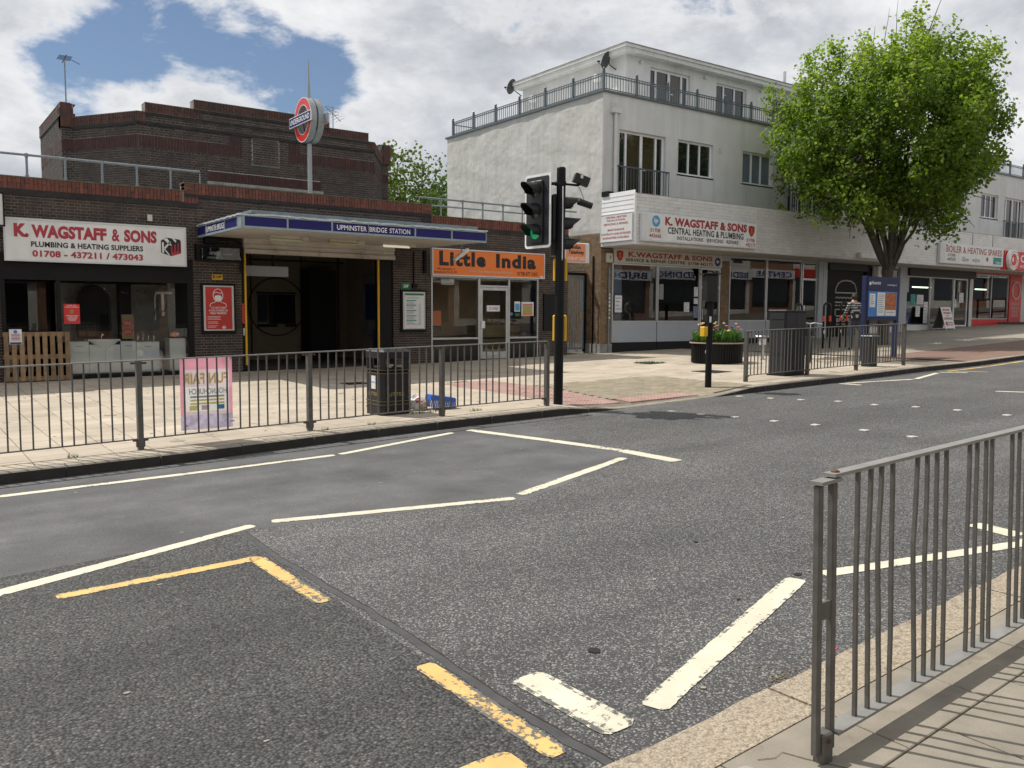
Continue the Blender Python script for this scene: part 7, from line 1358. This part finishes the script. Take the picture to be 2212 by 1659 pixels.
t = thing('slim_bin', (18.7, 11.4, sb), 'slim dark grey bin behind the far guard rail, below the notice board', 'litter bin'); MB().bbox(18.56, 18.84, 11.28, 11.56, sb - .02, sb + .70, .03).build('body', G_['cab_dark'], t); MB().bbox(18.55, 18.85, 11.27, 11.57, sb + .701, sb + .73, .01).build('lid', G_['galv'], t)
for i, (x, y, lab) in enumerate(((22.8, 16.35, 'black hoop stand rising behind the dark cabinet'), (24.18, 16.28, 'black hoop stand with red bands left of the striped person'), (24.86, 16.12, 'black hoop stand with red bands next to the striped person'))):
    t = thing('cycle_stand', (x, y, pv(x, y)), lab, 'cycle stand', 'black hoop cycle stands'); z = pv(x, y); dx, dy = .11 * .85, -.11 * .5
    MB().path([(x - dx, y - dy, z - .05), (x - dx, y - dy, z + 1.30)] + [(x - dx * math.cos(a * .3927), y - dy * math.cos(a * .3927), z + 1.32 + .13 * math.sin(a * .3927)) for a in range(1, 8)] + [(x + dx, y + dy, z + 1.30), (x + dx, y + dy, z - .05)], .034, 10).build('hoop', G_['black_gloss'], t, smooth=True)
    for s in (-1, 1): MB().tube((x + s * dx, y + s * dy, z + .86), (x + s * dx, y + s * dy, z + 1.04), .037, n=10).build('red_band', G_['reflector_red'], t)
    MB().box(x - dx - .04, x - dx + .04, y - dy - .045, y - dy - .038, z + .48, z + .58).build('label_plate', G_['paper'], t)
t = thing('steel_stand', (18.86, 14.6, pv(18.9, 14.6)), 'small stainless steel stand with a flat top beside the planter', 'stand'); z = pv(18.9, 14.6); MB().tube((18.86, 14.6, z), (18.86, 14.6, z + .55), .035, n=10).tube((18.86, 14.6, z), (18.86, 14.6, z + .03), .07, n=10).build('leg', G_['aluminium'], t); MB().box(18.78, 18.94, 14.53, 14.67, z + .40, z + .57).build('holder', G_['sign_edge'], t); MB().bbox(18.66, 19.06, 14.48, 14.72, z + .60, z + .64, .01).build('top_plate', G_['aluminium'], t)
# folding advertising board outside the spares shop
ax_, ay_ = 37.5, 19.4; az = pv(ax_, ay_)
t = thing('a_board', (ax_, ay_, az), 'white folding pavement sign pointing left to boiler spares', 'pavement sign')
def tilt(x, z, s): return (ax_ + x, ay_ + s * (.30 - .27 * z / .95), az + z)
MB().prism([tilt(-.42, .06, -1), tilt(.42, .06, -1), tilt(.42, .98, -1), tilt(-.42, .98, -1)], (0, .02, 0)).build('front_panel', G_['sign_white'], t); MB().prism([tilt(-.42, .06, 1), tilt(.42, .06, 1), tilt(.42, .98, 1), tilt(-.42, .98, 1)], (0, .02, 0)).build('rear_panel', G_['room_grey'], t)
for s in (-1, 1):
    for x in (-.38, .34): MB().prism([tilt(x, 0, s), tilt(x + .05, 0, s), tilt(x + .05, .07, s), tilt(x, .07, s)], (0, .03, 0)).build('foot', G_['sign_edge'], t)
vv = (Vector(tilt(0, 1, -1)) - Vector(tilt(0, 0, -1))).normalized()
for s_, x, z, w_, h in (('BOILER', -.30, .82, .6, .10), ('SPARES', -.30, .68, .6, .10), ('AND', -.12, .58, .24, .06), ('CONTROLS', -.36, .44, .72, .10)):
    O = Vector(tilt(x, z, -1)) + Vector((0, -.006, 0)); text(s_, 'lettering', G_['letter_red'], t, O, X_, vv, w_, h, .03)
MB().poly([tuple(Vector(tilt(a, b, -1)) + Vector((0, -.005, 0))) for a, b in ((-.36, .26), (-.2, .14), (-.2, .19), (.34, .19), (.34, .34), (-.2, .34), (-.2, .38))]).build('arrow', G_['letter_red'], t); text('HERE', 'lettering', G_['letter_white'], t, Vector(tilt(-.16, .215, -1)) + Vector((0, -.009, 0)), X_, vv, .46, .10, .03)
# bicycle seen almost end on behind the cabinet
t = thing('bicycle', (19.0, 13.3, pv(19, 13.3)), 'dark bicycle leaning behind the street cabinet', 'bicycle'); z = pv(19, 13.3)
BM = Matrix.Translation((18.72, 13.05, z)) @ Matrix.Rotation(math.radians(38), 4, 'Z')
def wheel(cx, nm):
    w = MB()
    w.path([(cx + .335 * math.cos(a * .2618), 0, .345 + .335 * math.sin(a * .2618)) for a in range(25)], .018, 6, caps=False); o = w.xf(BM).build(nm, G_['tyre'], t); s = MB()
    for k in range(12): s.tube((cx, 0, .345), (cx + .32 * math.cos(k * .5236), 0, .345 + .32 * math.sin(k * .5236)), .0025, n=4)
    s.tube((cx, -.05, .345), (cx, .05, .345), .02, n=8); s.xf(BM).build('spokes', G_['aluminium'], o)
    MB().path([(cx + .308 * math.cos(a * .2618), 0, .345 + .308 * math.sin(a * .2618)) for a in range(25)], .010, 5, caps=False).xf(BM).build('rim', G_['aluminium'], o)
wheel(0, 'wheel'); wheel(1.02, 'wheel')
MB().tube((0, 0, .345), (.16, 0, .80), .018).tube((.16, 0, .80), (.62, 0, .80), .018).tube((.16, 0, .74), (.50, 0, .32), .018).tube((.50, 0, .32), (.66, 0, .90), .016).tube((.50, 0, .32), (1.02, 0, .345), .012).tube((.63, 0, .80), (1.02, 0, .345), .012).xf(BM).build('frame', G_['cab_dark'], t); MB().path([(.10, -.28, .97), (.13, -.1, 1.0), (.15, 0, .98), (.13, .1, 1.0), (.10, .28, .97)], .013, 7).tube((.16, 0, .80), (.15, 0, .98), .014).xf(BM).build('handlebar', G_['aluminium'], t); MB().bbox(.54, .80, -.07, .07, .90, .96, .02).xf(BM).build('saddle', G_['black_matt'], t); MB().lathe([(.09, -.01), (.09, .01)], (.5, -.04, .32), 14, ax='y').xf(BM).build('chainring', G_['black_paint'], t)
# ------------------------------------------------------------------ trees
LEAF = [(0, -.5), (.16, -.28), (.46, -.30), (.30, .02), (.40, .30), (.12, .26), (0, .55), (-.12, .26), (-.40, .30), (-.30, .02), (-.46, -.30), (-.16, -.28)]
def add_leaf(mb, c, s, nrm, r, lobes=True):
    n = nrm.normalized(); a = n.cross(Vector((ru(-1, 1), ru(-1, 1), ru(-1, 1)))).normalized(); b = n.cross(a); k = len(mb.v)
    pts = LEAF if lobes else [(0, -.5), (.34, -.15), (.30, .2), (0, .5), (-.30, .2), (-.34, -.15)]
    for u, v in pts:
        p = c + a * (u * s) + b * (v * s) + n * (abs(u) * s * .25 - .12 * s * v * v); mb.v.append((p.x, p.y, p.z))
    mb.f.append(tuple(range(k, k + len(pts)))); mb.m.append(0); mb.r.append(r)
def limb(mb, p0, p1, r0, r1, n=6, sides=7, wob=.08):
    p0, p1 = Vector(p0), Vector(p1); d = p1 - p0; pts, rad = [], []
    for i in range(n + 1):
        t = i / n; w = Vector((ru(-1, 1), ru(-1, 1), ru(-.4, .4))) * wob * d.length * math.sin(math.pi * t) * .5; pts.append(p0 + d * t + w); rad.append(r0 + (r1 - r0) * t)
    mb.path(pts, rad, sides); return pts
def noise3(p, s):
    return math.sin(p.x * s + 1.7 * math.sin(p.y * s * .7)) * math.sin(p.y * s * 1.1 + 1.3 * math.sin(p.z * s * .8)) * math.sin(p.z * s * .9 + 1.1 * math.sin(p.x * s * .6))
def street_tree():
    random.seed(5)
    bx, by = 26.85, 15.95; bz = pv(bx, by)
    t = thing('street_tree', (bx, by, bz), 'broad green maple on the pavement before the white flats', 'tree')
    tr = MB(); fork = Vector((bx + .15, by - .05, bz + 2.65))
    tr.path([(bx, by, bz - .1), (bx, by, bz + .15), (bx + .04, by, bz + 1.2), (bx + .10, by - .02, bz + 2.2), fork], [.28, .19, .165, .165, .17], 12)
    # main limbs spread like the ribs of a fan
    C0 = Vector((bx + .30, by, bz + 6.85)); RX, RZ = 3.72, 3.55; limbs = []
    tips = [(-2.0, .9, 4.9), (-1.0, -.7, 6.2), (-.35, .7, 7.6), (.5, -.6, 8.0), (1.2, .8, 6.9), (2.1, -.3, 6.0), (2.7, .6, 4.6), (-2.5, -.4, 4.2), (.2, -1.7, 5.2), (.2, 1.8, 5.4), (1.4, -1.5, 4.6), (-1.4, 1.6, 4.6)]
    for i, (dx, dy, dz) in enumerate(tips):
        e = fork + Vector((dx, dy, dz - .9)); mid = fork + Vector((dx * .42, dy * .42, (dz - .9) * .40)); r = .10 if i < 7 else .06
        a = limb(tr, fork + Vector((dx, dy, 0)) * .05 - Vector((0, 0, .15)), mid, r, r * .72, 4, 8, .05); b = limb(tr, mid, e, r * .72, .02, 6, 6, .10); limbs += a[2:] + b
        for p in b[1:]:
            if p.z < bz + 4.6: continue
            for q in range(2):
                d = (p - C0); d = Vector((d.x + ru(-1.6, 1.6), d.y + ru(-1.6, 1.6), d.z + ru(-.6, 1.8))).normalized(); c = limb(tr, p, p + d * ru(.7, 1.7), .024, .006, 3, 4, .12); limbs += c
    # bare whips standing out of the top
    for x, y, z, l in ((-.9, 0, 3.3, .7), (.1, .2, 3.6, .95), (.35, 0, 3.4, .6), (1.1, .1, 3.2, .6), (2.9, .1, 2.3, .9), (3.4, .2, 1.9, .8), (3.7, 0, 1.2, .7), (2.6, 0, 2.2, .5)): limb(tr, C0 + Vector((x, y, z - .5)), C0 + Vector((x + ru(0, .25), y, z + l)), .016, .004, 3, 4, .05)
    tr.build('trunk', G_['bark'], t, smooth=True)
    tr2 = MB(); lv = MB(); n = 0
    def env(d):                       # uneven outline of the crown in direction d
        th = math.atan2(d.y, d.x); k = 1 + .10 * math.sin(3 * th + 1.1) + .08 * math.sin(5 * th + d.z * 4 + .5) + .07 * math.sin(9 * th - d.z * 6)
        k *= 1 - .16 * max(0, d.z) ** 1.5 + .06 * math.sin(2.2 * d.z + th)
        if d.z < -.45: k *= 1 - .36 * (-.45 - d.z) / .55
        return k
    def leaf(c, r, d): add_leaf(lv, c, ru(.085, .15), Vector((ru(-1, 1), ru(-1, 1), ru(-.2, 1.4))) + d * .4, cl(r, .01, .99), rnd() < .35)
    clumps = []; tries = 0
    while len(clumps) < 250 and tries < 9000:
        tries += 1; d = Vector((random.gauss(0, 1), random.gauss(0, 1), random.gauss(0, 1))).normalized(); rr = ru(.40, .93) ** .7; c = C0 + Vector((d.x * RX, d.y * RX * .92, d.z * RZ)) * rr * env(d)
        if c.z < bz + 3.45 or (d.z < -.5 and abs(d.x) < .3 and rnd() < .8): continue
        if any((c - q[0]).length < .62 for q in clumps): continue
        clumps.append((c, d, rr))
    for c, d, rr in clumps:
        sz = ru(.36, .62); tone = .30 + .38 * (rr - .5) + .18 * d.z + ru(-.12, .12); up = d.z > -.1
        limb(tr2, c - d * sz * 1.3 - Vector((0, 0, .2)), c + d * sz * .5, .014, .004, 2, 4, .1)
        for k in range(9):                                             # twigs of the clump
            e = Vector((random.gauss(0, 1), random.gauss(0, 1), random.gauss(0, 1))).normalized(); tw_ = c + e * sz * ru(.4, 1.0) * Vector((1, 1, .85)).length / 1.65 + (Vector((0, 0, ru(0, .22))) if up else Vector((0, 0, ru(-.2, .05))))
            m = 26
            for i in range(m):
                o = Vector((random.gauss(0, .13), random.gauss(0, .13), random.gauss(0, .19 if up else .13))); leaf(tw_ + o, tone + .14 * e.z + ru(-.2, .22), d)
    for i in range(210):              # shoots standing out of the outline
        d = Vector((random.gauss(0, 1), random.gauss(0, 1), random.gauss(.25, .8))).normalized(); c = C0 + Vector((d.x * RX, d.y * RX * .9, d.z * RZ)) * env(d) * ru(.90, 1.0)
        if c.z < bz + 3.4: continue
        g_ = Vector((d.x * .5, d.y * .5, ru(.5, 1.0))).normalized(); ln = ru(.25, .6); limb(tr2, c - g_ * .3, c + g_ * ln, .008, .003, 2, 4, .05)
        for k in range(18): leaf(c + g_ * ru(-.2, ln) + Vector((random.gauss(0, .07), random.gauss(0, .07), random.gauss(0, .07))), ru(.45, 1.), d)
    for x, y, z in ((-2.9, -.6, -2.4), (-2.6, -.9, -2.75), (-2.1, -.5, -2.95), (-3.1, .2, -2.0), (2.0, -.8, -2.9), (1.7, -.6, -3.2), (2.5, -.4, -2.6), (-1.5, -.8, -3.1), (2.9, -.3, -2.2), (3.1, .3, -1.9), (-2.4, .6, -2.8)):   # low drooping boughs
        limb(tr2, C0 + Vector((x * .75, y * .6, z + .7)), C0 + Vector((x, y, z)), .010, .004, 3, 4, .1)
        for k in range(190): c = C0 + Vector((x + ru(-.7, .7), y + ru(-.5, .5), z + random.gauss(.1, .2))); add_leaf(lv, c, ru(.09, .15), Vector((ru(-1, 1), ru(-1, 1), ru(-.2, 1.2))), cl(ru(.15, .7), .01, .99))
    tr2.build('twigs', G_['bark'], t, kind='stuff'); lv.build('crown', G_['leaf'], t, kind='stuff')
street_tree()
def back_tree(x, y, h, rx, label, seed):
    random.seed(seed); t = thing('background_tree', (x, y, 0), label, 'tree', 'trees behind the station'); tr = MB(); tr.path([(x, y, -.3), (x + .1, y, h * .3), (x, y, h * .6)], [.28, .2, .08], 8)
    C0 = Vector((x, y, h * .58)); lv = MB()
    for i in range(9): a = i * .7; limb(tr, (x, y, h * .3), C0 + Vector((rx * .7 * math.cos(a), rx * .7 * math.sin(a), h * ru(.0, .3))), .09, .015, 5, 5, .1)
    tr.build('trunk', G_['bark'], t, smooth=True)
    for i in range(800):
        d = Vector((random.gauss(0, 1), random.gauss(0, 1), random.gauss(0, 1))).normalized(); rr = .45 + .6 * rnd() ** .5; k = 1 + .15 * math.sin(4 * math.atan2(d.y, d.x) + 3 * d.z); c = C0 + Vector((d.x * rx * k, d.y * rx * k, d.z * h * .42 * k)) * rr
        if noise3(c, 1.1) > .35 and rnd() < .7: continue
        for q in range(20): add_leaf(lv, c + Vector((random.gauss(0, .3), random.gauss(0, .3), random.gauss(0, .3))), ru(.14, .24), Vector((ru(-1, 1), ru(-1, 1), ru(-.1, 1.3))), cl(.35 + .3 * d.z + ru(-.3, .35), .01, .99), False)
    lv.build('crown', G_['leaf_back'], t, kind='stuff')
back_tree(19.6, 37.0, 9.0, 3.6, 'loose olive green tree between tower and white flats', 3); back_tree(23.6, 40.0, 8.2, 3.4, 'lower green tree beside the white flats, behind the takeaway roof', 8)
random.seed(23)

# ------------------------------------------------------------------ person with a striped top, seen from behind
def person():
    bx, by = 23.72, 15.0; bz = pv(bx, by); t = thing('person', (bx, by, bz), 'person in black top with pale stripes, back turned, behind the notice board', 'person')
    V = [(0, 0, .93), (0, .0, 1.10), (0, .02, 1.28), (0, .05, 1.42), (0, .075, 1.50), (0, .10, 1.58), (0, .11, 1.67), (.10, 0, .88), (.12, .03, .50), (.12, -.02, .10), (.13, .10, .04), (-.10, 0, .88), (-.12, .02, .50), (-.13, -.04, .10), (-.14, .08, .04),
         (.17, .05, 1.40), (.24, .10, 1.16), (.22, .30, 1.04), (.20, .38, 1.03), (-.17, .05, 1.40), (-.25, .10, 1.16), (-.22, .30, 1.02), (-.20, .38, 1.01)]
    Ed = [(0, 1), (1, 2), (2, 3), (3, 4), (4, 5), (5, 6), (0, 7), (7, 8), (8, 9), (9, 10), (0, 11), (11, 12), (12, 13), (13, 14), (3, 15), (15, 16), (16, 17), (17, 18), (3, 19), (19, 20), (20, 21), (21, 22)]
    Rr = {0: (.165, .12), 1: (.15, .11), 2: (.175, .115), 3: (.155, .10), 4: (.058, .058), 5: (.075, .09), 6: (.068, .085), 7: (.095, .1), 8: (.07, .075), 9: (.048, .05), 10: (.045, .035), 15: (.072, .072), 16: (.05, .05), 17: (.036, .036), 18: (.032, .042)}
    Rr.update({11: Rr[7], 12: Rr[8], 13: Rr[9], 14: Rr[10], 19: Rr[15], 20: Rr[16], 21: Rr[17], 22: Rr[18]})
    me = bpy.data.meshes.new('body'); me.from_pydata(V, Ed, []); o = bpy.data.objects.new('body', me); C.objects.link(o)
    m = o.modifiers.new('s', 'SKIN'); me.skin_vertices.new() if not me.skin_vertices else None
    for i, sv in enumerate(me.skin_vertices[0].data): sv.radius = Rr[i]; sv.use_root = i == 0
    s = o.modifiers.new('d', 'SUBSURF'); s.levels = 2; s.render_levels = 2
    dg = bpy.context.evaluated_depsgraph_get(); nm = bpy.data.meshes.new_from_object(o.evaluated_get(dg)); bpy.data.objects.remove(o)
    for k in ('jeans', 'cloth_dark', 'cloth_stripe', 'skin'): nm.materials.append(G_[k])
    for p in nm.polygons:
        c = p.center; p.use_smooth = True
        if c.z < .90: k = 0
        elif c.z > 1.47 or c.y > .24: k = 3
        else: k = 2 if (c.z * 14) % 1 < .38 and c.z > 1.02 else 1
        p.material_index = k
    ob = bpy.data.objects.new('body', nm); C.objects.link(ob); ob.parent = t; ob.rotation_euler = (0, 0, math.radians(-25)); BASE[ob] = BASE[t]
    hr = blob(0, .075, 1.625, .088, .10, .115, 12, 8, .05); ho = hr.build('hair', G_['hair'], t, smooth=True); 
    ho.data.transform(Matrix.Translation(BASE[t])); ho.rotation_euler = (0, 0, math.radians(-25))
person()

# ------------------------------------------------------------------ terrace on the near side, seen only as reflections in the shop glass
OT = thing('opposite_terrace', (50, -8, 0), 'pale shop terrace across the street, mirrored in the shop windows', 'building'); OY = -8.0
FM = ['sign_white', 'sign_white', 'poster_red', 'enamel_blue', 'sign_cream', 'sign_white', 'sign_white', 'sign_white', 'sign_white', 'teal', 'sign_white', 'sign_white']
for k in range(22):
    x0 = -18 + 6 * k; z0 = gz(x0 + 3); ow = MB(); hs = [(.9, 2.2, 4.4, 5.8), (3.8, 5.1, 4.4, 5.8), (.4, 5.6, .5, 3.0)]
    plane_holes(ow, (x0 + 6, OY, z0 - .4), -X_, Y_, 6, 7.4 + .6 * (k % 3), [(a, b, c + .4, d + .4) for a, b, c, d in hs], .15); zt = z0 + 7.0 + .6 * (k % 3); ow.poly([(x0, OY, zt), (x0 + 6, OY, zt), (x0 + 6, OY - 5, zt + 2.4), (x0, OY - 5, zt + 2.4)]); ow.build('front_wall', G_[('opp_render', 'opp_brick', 'opp_render')[k % 3]], OT)
    for a, b, c, d in hs: MB().poly([(x0 + 6 - a, OY - .13, z0 + c), (x0 + 6 - b, OY - .13, z0 + c), (x0 + 6 - b, OY - .13, z0 + d), (x0 + 6 - a, OY - .13, z0 + d)]).build('window', G_['glass_dark'], OT)
    f = MB().box(x0 + .05, x0 + 5.95, OY + .001, OY + .25, z0 + 3.05, z0 + 3.8).build('shop_fascia', G_[FM[k % 12]], OT)
    if FM[k % 12] == 'sign_white': text(('BEDDING', 'CENTRE', 'BRIDGE', 'BEDDING')[k % 4], 'lettering', G_['letter_blue'], OT, (x0 + 5.5, OY + .256, z0 + 3.15), -X_, Z_, 5.0, .5, .03)
